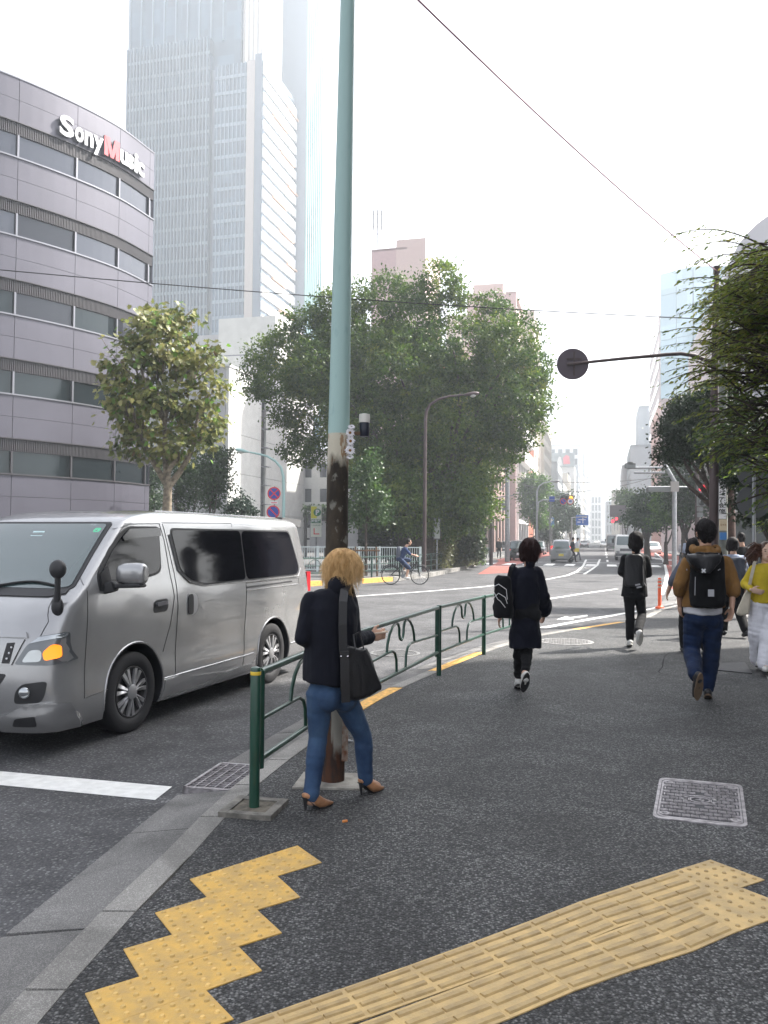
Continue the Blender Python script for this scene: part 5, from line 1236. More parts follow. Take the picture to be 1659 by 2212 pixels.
# parked bicycles behind the white fence, simple frames
# ---------------------------------------------------------------- street lamps
def lamp(label, pts, r0, r1, m, head_dir, group=None, hm=None, hs=1.0):
    b = Vector(pts[0]); t = empty('street_lamp', b, 0, label, 'street lamp', group); P = [Vector(p)-b for p in pts]; n = len(P)
    g = MB(); g.tube(P, [r0+(r1-r0)*k/(n-1) for k in range(n)], 12); g.obj('pole', m, t, smooth=60)
    e = P[-1]; d = (P[-1]-P[-2]).normalized(); g = MB(); prof = [(.03, 0), (.08, .12), (.14, .3), (.15, .5), (.09, .66), (.02, .7)]
    q = MB(); q.lathe((0, 0, 0), [(a*hs, h*hs) for a, h in prof], 14, axis=Vector((0, 0, 1)))
    rot = d.to_track_quat('Z', 'Y').to_matrix().to_4x4(); M_ = Matrix.Translation(e) @ rot @ Matrix.Diagonal((1, .62, 1, 1))
    g.M = M_; g.add(q.v, q.f); g.M = None; g.obj('head', hm or m, t, smooth=60)
    g = MB(); g.ball(e+d*.42*hs+Vector((0, 0, -.07*hs)), (.13*hs, .13*hs, .08*hs), 12, 6); g.obj('lens', mat('lamp_lens', (.5, .5, .48), .3), t, smooth=60)
    return t
cz = 35.0
lamp('dark brown curved street lamp in front of the huge tree', [D(916, 1235, cz)]+[D(u, v, cz) for u, v in ((917, 1150), (918, 1000), (919, 905), (921, 888), (929, 874), (945, 863), (970, 856), (1000, 853))], .085, .04, M_BROWN, None)
cz = 38.0
lamp('pale teal curved street lamp left of the big tree', [D(612, 1238, cz)]+[D(u, v, cz) for u, v in ((612, 1150), (613, 1080), (612, 1030), (607, 1010), (595, 996), (578, 986), (560, 981), (540, 977))], .08, .04, mat('teal_far', (.32, .48, .47), .5), None)
def at_z(u, Z, z=0): p = D(u, 1150, Z); p.z = z; return p
# round no-stopping / no-parking signs
M_SBLU = mat('sign_blue', (.02, .06, .35), .4); M_SRD = mat('sign_red_paint', (.62, .03, .03), .4)
def disc_sign(par, c, r, kind, nrm=Vector((0, -1, 0))):
    def dsc(nm, r_, off, m, seg=32): g = MB(); g.lathe(c+nrm*off, [(r_, -.006), (r_, .004)], seg, axis=nrm); return g.obj(nm, m, par)
    o = dsc('sign_plate', r, 0, M_SRD); x = Vector((0, 0, 1)).cross(nrm).normalized()
    g = MB(); g.lathe(c+nrm*.008, [(r*.80, -.006), (r*.80, .004)], 32, axis=nrm); g.obj('face', M_SBLU if kind != '40' else M_WHT, o)
    zz = Vector((0, 0, 1))
    for s in ((1, -1) if kind == 'x' else ((-1,) if kind == '/' else ())):
        a = (x+zz*s).normalized(); w_ = (x-zz*s).normalized(); g = MB(); k = r*.79; off = .0145+.002*(s == 1)
        g.plate([c+nrm*off+a*k+w_*r*.09, c+nrm*off-a*k+w_*r*.09, c+nrm*off-a*k-w_*r*.09, c+nrm*off+a*k-w_*r*.09], nrm, .004); g.obj('bar', M_SRD, o)
    if kind == '40': text_obj('number', '40', r*.95, M_SBLU, o, face_matrix(c+nrm*.016, nrm), .003, .012)
    return o
sp_ = at_z(592, 39, .07); sg = empty('road_sign', sp_, 0, 'post carrying a red and blue no-stopping disc above a no-parking disc', 'road sign')
g = MB(); g.tube([(0, .05, 0), (0, .05, 3.9)], .03, 10); g.obj('post', M_GALV, sg)
disc_sign(sg, D(592, 1066, 39)-sp_, .31, 'x'); disc_sign(sg, D(590, 1106, 39)-sp_, .31, '/')
g = MB(); g.box(D(592, 1086, 38.98)-sp_, (.36, .01, .12)); g.obj('plate', M_WHT, sg); g = MB(); g.box(D(592, 1086, 38.96)-sp_, (.28, .01, .035)); g.obj('arrow', M_SRD, sg)
# parking sign
c = D(683, 1126, 44); b = Vector((c.x, c.y, 0)); ps = empty('parking_sign', b, 0, 'tall green, yellow and white hourly parking sign with a big P', 'sign')
g = MB(); g.box((0, 0, c.z), (.56, .12, 1.66)); g.obj('board', mat('sign_offwhite', (.72, .74, .66), .5), ps)
g = MB(); g.tube([(0, .12, 0), (0, .12, c.z)], .05, 8); g.obj('post', M_GALV, ps)
zt = c.z+.83; M_GRS = mat('sign_green', (.02, .17, .06), .4); g = MB(); g.box((-.12, -.062, zt-.36), (.3, .01, .62)); g.obj('yellow_field', mat('sign_yellow', (.72, .68, .05), .4), ps)
g = MB(); g.lathe(Vector((.06, -.07, zt-.36)), [(.20, -.006), (.20, .006)], 28, axis=Vector((0, -1, 0))); g.obj('green_disc', M_GRS, ps)
text_obj('letter', 'P', .36, M_WHT, ps, face_matrix(Vector((.06, -.08, zt-.37)), Vector((0, -1, 0))), .004, .02)
g = MB(); g.box((0, -.066, zt-.83), (.5, .01, .2)); g.obj('green_band', M_GRS, ps)
text_obj('lettering', '時間貸', .16, M_WHT, ps, face_matrix(Vector((0, -.075, zt-.83)), Vector((0, -1, 0))), .003, .004)
text_obj('lettering', 'この先奥月極', .08, M_GRS, ps, face_matrix(Vector((0, -.066, zt-1.05)), Vector((0, -1, 0))), .003)
g = MB(); y = -.066; g.box((-.1, y, zt-1.35), (.05, .01, .3)); g.box((.03, y-.002, zt-1.5), (.3, .01, .05)); g.obj('red_arrow', M_SRD, ps)
# notice board by the lamp
c = D(944, 1141, 40); b = Vector((c.x, c.y, 0)); nb_ = empty('notice_board', b, 0, 'grey glazed notice board standing right of the brown street lamp', 'notice board')
g = MB(); g.box((0, 0, c.z), (.34, .1, 1.1)); g.obj('case', mat('board_frame', (.12, .12, .11), .5), nb_); g = MB(); g.box((0, -.056, c.z-.02), (.26, .01, .95)); g.obj('face', mat('board_face', (.42, .45, .42), .3), nb_)
g = MB(); g.tube([(0, 0, 0), (0, 0, c.z)], .04, 8); g.obj('post', M_GALV, nb_)
# ---------------------------------------------------------------- poles on the right
dz = 17.0
pp = at_z(1541, dz); dp_ = empty('sign_pole', pp, 0, 'dark brown pole whose long arm holds a round sign seen from behind', 'pole')
q_ = lambda u, v, Z=dz: D(u, v, Z)-pp
g = MB(); g.tube([q_(1541, 1340), q_(1543, 900), q_(1548, 585)], [.10, .085, .05], 16); g.obj('pole', M_BROWN, dp_, smooth=60)
g = MB(); g.tube([q_(1545, 800), q_(1530, 780), q_(1500, 768), q_(1470, 764), q_(1440, 766), q_(1340, 775), q_(1225, 787)], [.045, .045, .042, .04, .038, .034, .03], 12); g.obj('arm', M_BROWN, dp_, smooth=60)
g = MB(); g.lathe(q_(1238.5, 785)-Vector((0, -.06, 0)), [(.32, -.01), (.325, 0), (.32, .01)], 40, axis=Vector((-.1, -1, 0))); g.obj('round_sign', mat('sign_back', (.075, .055, .07), .6), dp_)
g = MB(); c = q_(1241, 785); g.box(c+Vector((0, .04, 0)), (.035, .02, .5)); g.box(c+Vector((0, .038, .1)), (.3, .02, .03)); g.obj('bracket', M_BROWN, dp_)
g = MB(); g.box(q_(1548, 583), (.1, .1, .16)); g.obj('pole_cap', M_BROWN, dp_)
uz = 19.5; pp2 = at_z(1561, uz); up_ = empty('utility_pole', pp2, 0, 'grey-green concrete utility pole carrying a tall vertical lettered sign', 'utility pole')
g = MB(); g.tube([(0, 0, -.1), D(1561, 900, uz)-pp2, D(1563, 640, uz)-pp2], [.11, .10, .085], 16); g.obj('pole', mat('concrete_pole', (.16, .17, .15), .85, var=.15), up_, smooth=60)
c = D(1560, 1078, uz-.16)-pp2
g = MB(); g.box(c, (.17, .03, .92)); g.obj('sign_board', M_WHT, up_); g = MB(); g.box(c+Vector((0, -.018, .40)), (.15, .01, .09)); g.obj('black_header', M_DARK, up_)
text_obj('lettering', 'ホテル', .045, M_WHT, up_, face_matrix(c+Vector((0, -.026, .40)), Vector((0, -1, 0))), .002)
for k, ch in enumerate('アジア会館'): text_obj('lettering', ch, .125, M_DARK, up_, face_matrix(c+Vector((-.022, -.018, .28-k*.145)), Vector((0, -1, 0))), .003, .003)
for k in range(12): g = MB(); g.box(c+Vector((.055, -.017, .30-k*.055)), (.022, .004, .028)); g.obj('small_character', M_SIDE, up_)
g = MB(); c2 = D(1562, 1134, uz-.16)-pp2; g.box(c2, (.17, .03, .26)); g.obj('plate', mat('cream_plate', (.6, .5, .35), .6), up_)
text_obj('lettering', 'ねずみ', .05, mat('brown_ink', (.25, .1, .02), .6), up_, face_matrix(c2+Vector((0, -.018, 0)), Vector((0, -1, 0))), .002)
g = MB(); c3 = D(1562, 1158, uz-.16)-pp2; g.box(c3, (.15, .03, .17)); g.obj('blue_plate', mat('plate_blue', (.05, .2, .5), .4), up_)
uz2 = 21; pp3 = at_z(1575, uz2); u3 = empty('utility_pole', pp3, 0, 'dark rusty-brown pole close behind the lettered utility pole', 'utility pole')
g = MB(); g.tube([(0.05, 0, -.1), D(1575, 1000, uz2)-pp3, D(1570, 760, uz2)-pp3], [.14, .11, .1], 16); g.obj('pole', mat('rust_pole', (.075, .04, .03), .7, var=.3), u3, smooth=60)
# post with two round signs seen from behind at the right edge
z4 = 14.5; pp4 = at_z(1628, z4); s4 = empty('road_sign', pp4, 0, 'thin grey post with two dark round sign backs under the drooping tree', 'road sign')
g = MB(); g.tube([(0, 0, -.1), D(1628, 1000, z4)-pp4], [.03, .03], 12); g.obj('post', M_GALV, s4, smooth=60)
M_SB2 = mat('sign_back_grey', (.12, .125, .13), .6)
for v in (1018, 1083): g = MB(); g.lathe(D(1628, v, z4+.05)-pp4, [(.30, -.004), (.30, .004)], 32, axis=Vector((0, -1, 0))); g.obj('round_sign', M_SB2, s4)
g = MB(); g.box(D(1650, 1168, z4+3)-pp4, (.5, .04, .35)); 
# traffic signal on the right
M_LITR = mat('red_light_lit', (.8, .03, .05), .4, emit=(1, .03, .05), estr=1.2); M_LITA = mat('amber_light_lit', (.9, .4, .05), .4, emit=(1, .30, .03), estr=1.4); M_SIGB = mat('signal_body', (.16, .17, .17), .5); M_LENS = mat('dark_lens', (.03, .035, .035), .3)
def signal(par, c, lenses, vertical, m_body, r=.15, nrm=Vector((0, -1, 0))):
    n = len(lenses); x = Vector((0, 0, 1)).cross(nrm).normalized(); st_ = Vector((0, 0, -1)) if vertical else x; pit = r*2.35
    g = MB(); g.fbox(c-x*(r*1.2 if vertical else pit*n/2)-Vector((0, 0, pit*n/2 if vertical else r*1.2))-nrm*.12, x*(r*2.4 if vertical else pit*n), nrm*.16, Vector((0, 0, pit*n if vertical else r*2.4))); body = g.obj('signal_body', m_body, par)
    for k, m_ in enumerate(lenses):
        q = c+st_*(k-(n-1)/2)*pit; g = MB(); g.lathe(q+nrm*.045, [(r, 0), (r*.95, .012), (r*.5, .03), (.01, .035)], 20, axis=nrm); g.obj('lens', m_, body)
        g = MB(); V = []
        for j in range(9):
            a = math.pi*(-.1+1.2*j/8); e = x*math.cos(a)+Vector((0, 0, math.sin(a))); V += [q+e*r*1.06+nrm*.03, q+e*r*1.06+nrm*.26]
        g.add(V, [(2*j, 2*j+2, 2*j+3, 2*j+1) for j in range(8)]); g.obj('visor', m_body, body)
sz = 34; sp4 = at_z(1506, sz); ts_ = empty('traffic_signal', sp4, 0, 'traffic signal on the right pavement showing red, three lights one above another', 'traffic light')
q = lambda u, v, Z=sz: D(u, v, Z)-sp4
g = MB(); g.tube([(0, 0, -.1), q(1506, 1014)], [.1, .08], 12); g.obj('pole', M_BROWN, ts_, smooth=60)
signal(ts_, q(1515, 1070, sz-.3), [M_LITR, M_LENS, M_LENS], True, M_SIGB, .125)
g = MB(); g.beam(q(1506, 1060), q(1514, 1060, sz-.2), .05); g.beam(q(1506, 1085), q(1514, 1085, sz-.2), .05); g.obj('bracket', M_SIGB, ts_)
g = MB(); g.tube([q(1505, 1085), q(1503, 1066), q(1497, 1056), q(1488, 1052.5), q(1440, 1052), q(1399, 1052.6)], .04, 8); g.obj('arm', M_GALV, ts_, smooth=60)
g = MB(); g.box(q(1457.5, 1051, sz-.05), (.33, .06, .42)); g.obj('box', mat('sign_back_light', (.33, .31, .29), .6), ts_); g = MB(); g.box(q(1423, 1058, sz+.1), (.95, .3, .16)); g.obj('signal_body', M_SIGB, ts_)
for v in (1100, 1112): g = MB(); g.box(q(1512, v, sz-.2), (.18, .2, .18)); g.obj('pedestrian_signal', M_SIGB, ts_)
gz = 38; gp = at_z(1456, gz); gy = empty('gantry_pole', gp, 0, 'grey steel pole with stacked horizontal arms reaching over the street', 'pole')
q = lambda u, v, Z=gz: D(u, v, Z)-gp
g = MB(); g.tube([(0, 0, -.1), q(1457, 1040), q(1434, 1000)], [.11, .10, .09], 12); g.obj('pole', M_GALV, gy, smooth=60)
for u0, v0, u1, v1 in ((1434, 1010, 1354, 1011), (1436, 1021, 1370, 1021)): g = MB(); g.tube([q(u0, v0), q(u1, v1)], .05, 8); g.obj('arm', M_GALV, gy)
g = MB(); g.beam(q(1402, 1010), q(1402, 1021), .05); g.obj('strut', M_GALV, gy)
g = MB(); g.box(q(1361, 1006), (.45, .2, .22)); g.box(q(1361, 1001), (.2, .2, .12)); g.obj('camera_head', M_SIGB, gy)
# back of a direction board further on
bz = 88; bp_ = at_z(1372, bz); bb_ = empty('direction_sign', bp_, 0, 'grey back of a large direction board on arms at the right side of the street', 'sign')
g = MB(); g.box(D(1335, 1104, bz)-bp_, (1.75, .08, 1.25)); g.obj('board', mat('board_back', (.26, .24, .24), .7), bb_)
for v in (1098, 1113): g = MB(); g.tube([D(1322, v, bz+.1)-bp_, D(1372, v, bz+.1)-bp_], .07, 8); g.obj('arm', M_GALV, bb_)
g = MB(); g.tube([(0, 0, -.1), D(1372, 1090, bz)-bp_], .14, 10); g.obj('pole', M_GALV, bb_)
# far red signals
fz = 120; fpz = at_z(1345, fz); fs = empty('traffic_signal', fpz, 0, 'pair of small red traffic lights far along the street', 'traffic light')
g = MB(); g.tube([(0, 0, -.1), D(1345, 1115, fz)-fpz, D(1320, 1115, fz)-fpz], .1, 8); g.obj('pole', M_GALV, fs)
for u, v in ((1331, 1126), (1339, 1121)): signal(fs, D(u, v, fz-.3)-fpz, [M_LITR, M_LENS, M_LENS], False, M_SIGB, .22)
# blue direction sign
bz = 105; bp_ = at_z(1235, bz); bl = empty('direction_sign', bp_, 0, 'blue overhead direction sign on the left side of the street', 'sign')
g = MB(); g.box(D(1257.5, 1123.5, bz)-bp_, (1.55, .08, 1.3)); g.obj('board', mat('sign_panel_blue', (.03, .12, .42), .4), bl)
g = MB(); c = D(1257.5, 1123.5, bz-.06)-bp_; g.box(c+Vector((0, 0, .05)), (.9, .01, .08)); g.box(c+Vector((.1, -.002, .05)), (.08, .01, .9)); g.box(c+Vector((-.4, 0, -.25)), (.4, .01, .1)); g.box(c+Vector((.45, 0, .35)), (.35, .01, .1)); g.obj('arrows', M_WHT, bl)
g = MB(); g.tube([(0, 0, -.1), D(1235, 1118, bz)-bp_, D(1268, 1116, bz)-bp_], .1, 8); g.obj('pole', M_GALV, bl)
# small blue P sign
pz = 95; pq = at_z(1192, pz); px_ = empty('parking_sign', pq, 0, 'small pale blue parking sign under the street trees on the left', 'sign')
g = MB(); g.tube([(0, 0, -.1), D(1192, 1118, pz)-pq], .05, 8); g.obj('post', M_GALV, px_); c = D(1192, 1127, pz-.1)-pq; g = MB(); g.box(c, (.55, .05, .9)); g.obj('board', mat('sign_pale_blue', (.12, .25, .5), .5), px_); text_obj('letter', 'P', .6, M_WHT, px_, face_matrix(c+Vector((0, -.03, .1)), Vector((0, -1, 0))), .004, .02)
# left signal gantry with speed limit sign
lz = 78; lq = at_z(1159, lz); lg = empty('traffic_signal', lq, 0, 'overhead horizontal traffic signal showing amber, on a pale pole by the bright street tree', 'traffic light')
q = lambda u, v, Z=lz: D(u, v, Z)-lq
g = MB(); g.tube([(0, 0, -.1), q(1160, 1110), q(1163, 1085), q(1172, 1080), q(1212, 1079)], [.11, .1, .08, .06, .05], 10); g.obj('pole', M_GALV, lg, smooth=60)
signal(lg, q(1223, 1076, lz-.2), [M_LENS, M_LENS, M_LITA], False, M_SIGB, .18)
rs = empty('road_sign', D(1224, 1083, lz-.35), 0, 'pair of round red-rimmed signs, one reading 40, hung beside the amber signal', 'road sign')
disc_sign(rs, Vector((-.33, -.05, 0)), .30, '/'); disc_sign(rs, Vector((.33, -.05, 0)), .30, '40')
g = MB(); g.box((0, .02, 0), (1.3, .05, .06)); g.obj('bracket', M_GALV, rs)
g = MB(); g.box(q(1192, 1078), (.5, .1, .5)); g.obj('name_plate', M_SBLU, lg)
lamp('hooked street lamp above the bright street tree', [at_z(1160, 72, 0)]+[D(u, v, 72) for u, v in ((1160, 1120), (1160, 1062), (1165, 1050), (1175, 1043), (1190, 1041))], .1, .05, M_GALV, None, hm=M_SIGB, hs=1.1)
lamp('street lamp arching over the 40 sign', [at_z(1188, 84, 0)]+[D(u, v, 84) for u, v in ((1188, 1120), (1190, 1085), (1200, 1074), (1214, 1070))], .09, .05, M_SIGB, None, hs=1.1)
ub = at_z(1096, 60); o_ = empty('utility_pole', ub, 0, 'grey utility pole with a transformer beside the pale balconied building', 'utility pole')
g = MB(); g.tube([(0, 0, -.1), D(1096, 1010, 60)-ub], [.19, .15], 12); g.obj('pole', M_GALV, o_, smooth=60)
g = MB(); c = D(1088, 1092, 60)-ub; g.box(c, (.3, .3, .7)); g.obj('transformer', M_SIGB, o_); g = MB(); g.beam(D(1072, 1075, 60)-ub, D(1110, 1070, 60)-ub, .08); g.beam(D(1078, 1060, 60)-ub, D(1096, 1045, 60)-ub, .06); g.obj('crossarm', M_GALV, o_)
ub = at_z(1061, 52); o_ = empty('utility_pole', ub, 0, 'slim blackish pole at the right edge of the huge tree', 'utility pole')
g = MB(); g.tube([(0, 0, -.1), D(1061, 1050, 52)-ub], [.12, .09], 12); g.obj('pole', M_BROWN, o_, smooth=60)
# ---------------------------------------------------------------- overhead wires
def wire(name, P, r, label, m, sag):
    P = [Vector(p) for p in P]; a, b = P; Q = [a.lerp(b, k/24)-Vector((0, 0, sag*4*(k/24)*(1-k/24))) for k in range(25)]
    g = MB(); g.tube([q-a for q in Q], r, 6); return g.obj(name, m, loc=None, label=label, cat='cable').__setattr__('location', a)
wire('cable', (D(842, -60, 9.0), D(1549, 586, dz)), .011, 'pinkish overhead cable sloping down to the top of the brown sign pole', mat('cable_pink', (.28, .10, .14), .6), .12)
wire('cable', (D(-60, 577, 16), D(1545, 690, dz)), .010, 'thin dark cable crossing the whole scene at mid height', M_DARK, .10)
wire('cable', (D(1096, 1025, 60), D(1506, 1020, 34)), .012, 'faint cable strung between the far utility pole and the red signal', M_SIDE, .5)
wire('cable', (D(1100, 1035, 60), D(1470, 1010, 38)), .012, 'second faint cable just below the first over the far street', M_SIDE, 1.0)
# ================================================================ the silver van
def interp(t, x):
    if x <= t[0][0]: return t[0][1]
    for (a, b), (c, d) in zip(t, t[1:]):
        if x <= c:
            k = (x-a)/(c-a); return b+(d-b)*k
    return t[-1][1]
def smooth_table(t, n=6):
    o = []
    for i in range(len(t)-1):
        p0, p1, p2, p3 = t[max(i-1, 0)], t[i], t[i+1], t[min(i+2, len(t)-1)]
        m1 = (p2[1]-p0[1])/max(1e-6, (p2[0]-p0[0])); m2 = (p3[1]-p1[1])/max(1e-6, (p3[0]-p1[0])); h = p2[0]-p1[0]
        for k in range(n):
            s = k/n; o.append((p1[0]+h*s, (2*s**3-3*s*s+1)*p1[1]+(s**3-2*s*s+s)*h*m1+(-2*s**3+3*s*s)*p2[1]+(s**3-s*s)*h*m2))
    return o+[t[-1]]
class Body:
    """car body surface: front line F(z), rear line Rr(z), half width W(z), rounded plan corners"""
    def __init__(s, F, Rr, Wd, B=.42, n=3.0, Br=.14, ztop=None):
        s.F, s.R, s.W, s.Bt, s.n, s.Br = smooth_table(F), smooth_table(Rr), smooth_table(Wd), (B if isinstance(B, list) else [(0, B), (1, B)]), n, Br
    def side(s, x, z):
        f, r, w_ = interp(s.F, z), interp(s.R, z), interp(s.W, z); y = w_; B = interp(s.Bt, z)
        if x < f+B: q = max(0, min(1, (f+B-x)/B)); y = w_*max(0, 1-q**s.n)**(1/s.n)
        if x > r-s.Br: q = max(0, min(1, (x-r+s.Br)/s.Br)); y = w_*max(0, 1-q**3.5)**(1/3.5)
        return y
    def front(s, y, z):
        w_ = interp(s.W, z); q = min(1, abs(y)/w_); return interp(s.F, z)+interp(s.Bt, z)*(1-max(0, 1-q**s.n)**(1/s.n))
    def rear(s, y, z):
        w_ = interp(s.W, z); q = min(1, abs(y)/w_); return interp(s.R, z)-s.Br*(1-max(0, 1-q**3.5)**(1/3.5))
    def P(s, kind, a, z, off=0, sg=-1):
        e = .004
        f = {'side': lambda a, z: Vector((a, sg*s.side(a, z), z)), 'front': lambda a, z: Vector((s.front(a, z), a, z)), 'rear': lambda a, z: Vector((s.rear(a, z), a, z))}[kind]
        p = f(a, z)
        if off:
            n = (f(a+e, z)-f(a-e, z)).cross(f(a, z+e)-f(a, z-e)); n.normalize()
            ref = {'side': Vector((0, sg, 0)), 'front': Vector((-1, sg*0, 0)), 'rear': Vector((1, 0, 0))}[kind]
            if n.dot(ref) < 0: n = -n
            p = p+n*off
        return p
    def shell(s, zs, cuts=(), crown=.02):
        g = MB(); rings = []
        for z in zs:
            f, r, w_ = interp(s.F, z), interp(s.R, z), interp(s.W, z); ring = []
            NF = 15
            for k in range(NF): a = math.pi/2*k/(NF-1); q = math.sin(a)**.8; ring.append((s.front(q*w_*.9995, z), -q*w_*(1 if k < NF-1 else 1)))
            xs = f+interp(s.Bt, z); ring[-1] = (xs, -w_)
            for k in range(1, 26): ring.append((xs+(r-s.Br-xs)*k/25, -w_))
            for k in range(1, 9): a = math.pi/2*(1-k/8); q = math.sin(a)**.7 if a > 0 else 0; ring.append((s.rear(q*w_, z), -q*w_))
            full = ring+[(x, -y) for x, y in ring[-2:0:-1]]
            rings.append([(x, y, z) for x, y in full])
        n = len(rings[0]); V = [p for r_ in rings for p in r_]
        F = [(i*n+k, i*n+(k+1) % n, (i+1)*n+(k+1) % n, (i+1)*n+k) for i in range(len(rings)-1) for k in range(n)]
        F = F+[tuple(range(n))[::-1], tuple((len(rings)-1)*n+k for k in range(n))]
        g.add(V, F); me = g.mesh('body', []); 
        bm = bmesh.new(); bm.from_mesh(me); bmesh.ops.recalc_face_normals(bm, faces=bm.faces); bm.to_mesh(me); bm.free()
        if cuts:
            o = bpy.data.objects.new('tmpb', me); COL.objects.link(o); c = MB()
            for x, z, r, y0, y1 in cuts:
                for sg in (-1, 1):
                    nn = 40; V = [(x+r*math.cos(2*math.pi*k/nn), sg*yy, z+r*math.sin(2*math.pi*k/nn)) for yy in (y0, y1) for k in range(nn)]
                    c.add(V, [tuple(range(nn)), tuple(range(nn, 2*nn))[::-1]]+[(k, nn+k, nn+(k+1) % nn, (k+1) % nn) for k in range(nn)], 1)
            cm = c.mesh('cut', [M_DARK, M_DARK]); b2 = bmesh.new(); b2.from_mesh(cm); bmesh.ops.recalc_face_normals(b2, faces=b2.faces); b2.to_mesh(cm); b2.free()
            co = bpy.data.objects.new('tmpc', cm); COL.objects.link(co); me.materials.append(None); me.materials.append(M_DARK)
            md = o.modifiers.new('b', 'BOOLEAN'); md.operation = 'DIFFERENCE'; md.object = co; md.solver = 'EXACT'
            dg = bpy.context.evaluated_depsgraph_get(); me2 = bpy.data.meshes.new_from_object(o.evaluated_get(dg)); bpy.data.objects.remove(o); bpy.data.objects.remove(co); me = me2
        return me
    def patch(s, kind, poly, off=.004, th=.004, step=.045, sg=-1, g=None, mi=0):
        """conforming panel with real thickness, outline poly in (x or y, z)"""
        g = g or MB(); n = len(poly); pts = []
        for i in range(n):
            a, b = Vector(poly[i]), Vector(poly[(i+1) % n]); k = max(1, int((b-a).length/step))
            for j in range(k): pts.append(a.lerp(b, j/k))
        nb = len(pts); edges = [(i, (i+1) % nb) for i in range(nb)]
        x0, x1 = min(p.x for p in pts), max(p.x for p in pts); z0, z1 = min(p.y for p in pts), max(p.y for p in pts)
        inner = []
        def inside(x, z):
            c = False
            for i in range(nb):
                a, b = pts[i], pts[i-1]
                if (a.y > z) != (b.y > z) and x < (b.x-a.x)*(z-a.y)/(b.y-a.y)+a.x: c = not c
            return c
        x = x0+step
        while x < x1:
            z = z0+step
            while z < z1:
                if inside(x, z) and min((Vector((x, z))-p).length for p in pts) > step*.4: inner.append(Vector((x, z)))
                z += step
            x += step
        r = geometry.delaunay_2d_cdt(pts+inner, edges, [], 1, 1e-6)
        vs, fs = r[0], r[2]; V = [s.P(kind, p.x, p.y, off, sg) for p in vs]; base_ = len(g.v)
        F = []
        for f in fs:
            a, b, c = (V[f[0]], V[f[1]], V[f[2]]); nrm = (b-a).cross(c-a); ref = {'side': Vector((0, sg, .01)), 'front': Vector((-1, a.y*.6, .2)), 'rear': Vector((1, a.y*.5, .1))}[kind]
            F.append(tuple(f) if nrm.dot(ref) > 0 else tuple(f[::-1]))
        g.add(V, F, mi)
        O = [s.P(kind, p.x, p.y, off, sg) for p in pts]; I = [s.P(kind, p.x, p.y, off-th-.001, sg) for p in pts]
        g.add(O+I, [(i, nb+i, nb+(i+1) % nb, (i+1) % nb) for i in range(nb)], mi)
        return g
    def line(s, kind, pts, wd=.004, off=.002, sg=-1, g=None, r=None):
        g = g or MB(); Q = []
        for a, b in zip(pts, pts[1:]):
            k = max(1, int((Vector(b)-Vector(a)).length/.05))
            for j in range(k): Q.append(Vector(a).lerp(Vector(b), j/k))
        Q.append(Vector(pts[-1])); P = [s.P(kind, q.x, q.y, off, sg) for q in Q]; g.tube(P, wd, 5); return g
def car_paint(name, col, metal=.55, rough=.32): return mat(name, col, rough, metal=metal, coat=.9, var=.05, vscale=3)
M_SILV_P = car_paint('silver_paint', (.36, .36, .362), .6, .27)
M_TINT = mat('privacy_glass', (.006, .006, .009), .05, spec=.28); M_WS = mat('windshield_glass', (.055, .085, .085), .03, spec=1.0, metal=.15, coat=1)
M_RUB = mat('rubber', (.018, .018, .02), .8); M_BPL = mat('black_plastic', (.02, .02, .022), .5, bump=.1, bscale=200); M_CHR = mat('chrome', (.6, .6, .62), .15, metal=1)
M_HUB = mat('hubcap_silver', (.38, .38, .39), .35, metal=.6); M_LAMP = mat('lamp_reflector', (.42, .44, .45), .12, metal=.85); M_CLR = mat('lamp_grey', (.16, .17, .18), .15, metal=.5)
M_TAIL = mat('tail_red', (.45, .01, .02), .25); M_TAILL = mat('tail_red_lit', (.7, .02, .02), .3, emit=(1, .03, .02), estr=.8); M_AMB = mat('indicator_lit', (.9, .35, .03), .3, emit=(1, .22, .01), estr=.45)
def wheel(par, x, y, z, R_, wd, sg=-1, spokes=7, simple_=False, hub=None):
    w_ = empty('wheel', (x, y, z), 0); w_.parent = par; ax = Vector((0, sg, 0))
    g = MB(); r = R_; g.lathe((0, 0, 0), [(r*.62, -wd*.9), (r*.93, -wd*.95), (r*.985, -wd*.85), (r, -wd*.6), (r, -.05*wd), (r*.985, .04*wd), (r*.93, .1*wd), (r*.78, .13*wd), (r*.66, .06*wd), (r*.63, -.05*wd)], 40, axis=ax); g.obj('tyre', M_RUB, w_, smooth=50)
    g = MB(); g.lathe((0, 0, 0), [(r*.645, -.05*wd), (r*.645, .06*wd), (r*.61, .07*wd), (r*.58, -.02*wd), (r*.3, -.10*wd), (r*.1, -.10*wd)], 36, axis=ax, mi=1)
    if not simple_:
        for k in range(spokes):
            a = 2*math.pi*k/spokes+.2
            for dd in (-.17, .17):
                V = []
                for rr, aw, h in ((r*.13, .0, .09), (r*.60, dd, .055)):
                    for s_ in (-1, 1):
                        aa = a+aw+s_*(.30 if rr < r*.3 else .085); V.append(Vector((rr*math.cos(aa), sg*h*wd, rr*math.sin(aa))))
                V = [V[0], V[2], V[3], V[1]]; n = (V[1]-V[0]).cross(V[2]-V[0]).normalized(); g.plate(V, ax, .02, 0)
        g.lathe((0, 0, 0), [(r*.19, -.1*wd), (r*.19, .10*wd), (r*.15, .13*wd), (r*.04, .14*wd)], 20, axis=ax, mi=0)
    g.obj('hubcap', [hub or M_HUB, M_BPL if not simple_ else (hub or M_HUB)], w_, smooth=40)
    return w_
Ft = [(.18, .12), (.30, .04), (.5, .0), (.7, .02), (.92, .07), (1.08, .17), (1.18, .31), (1.25, .41), (1.5, .68), (1.74, .95), (1.81, 1.08), (1.85, 1.28), (1.88, 1.58), (1.895, 2.1)]
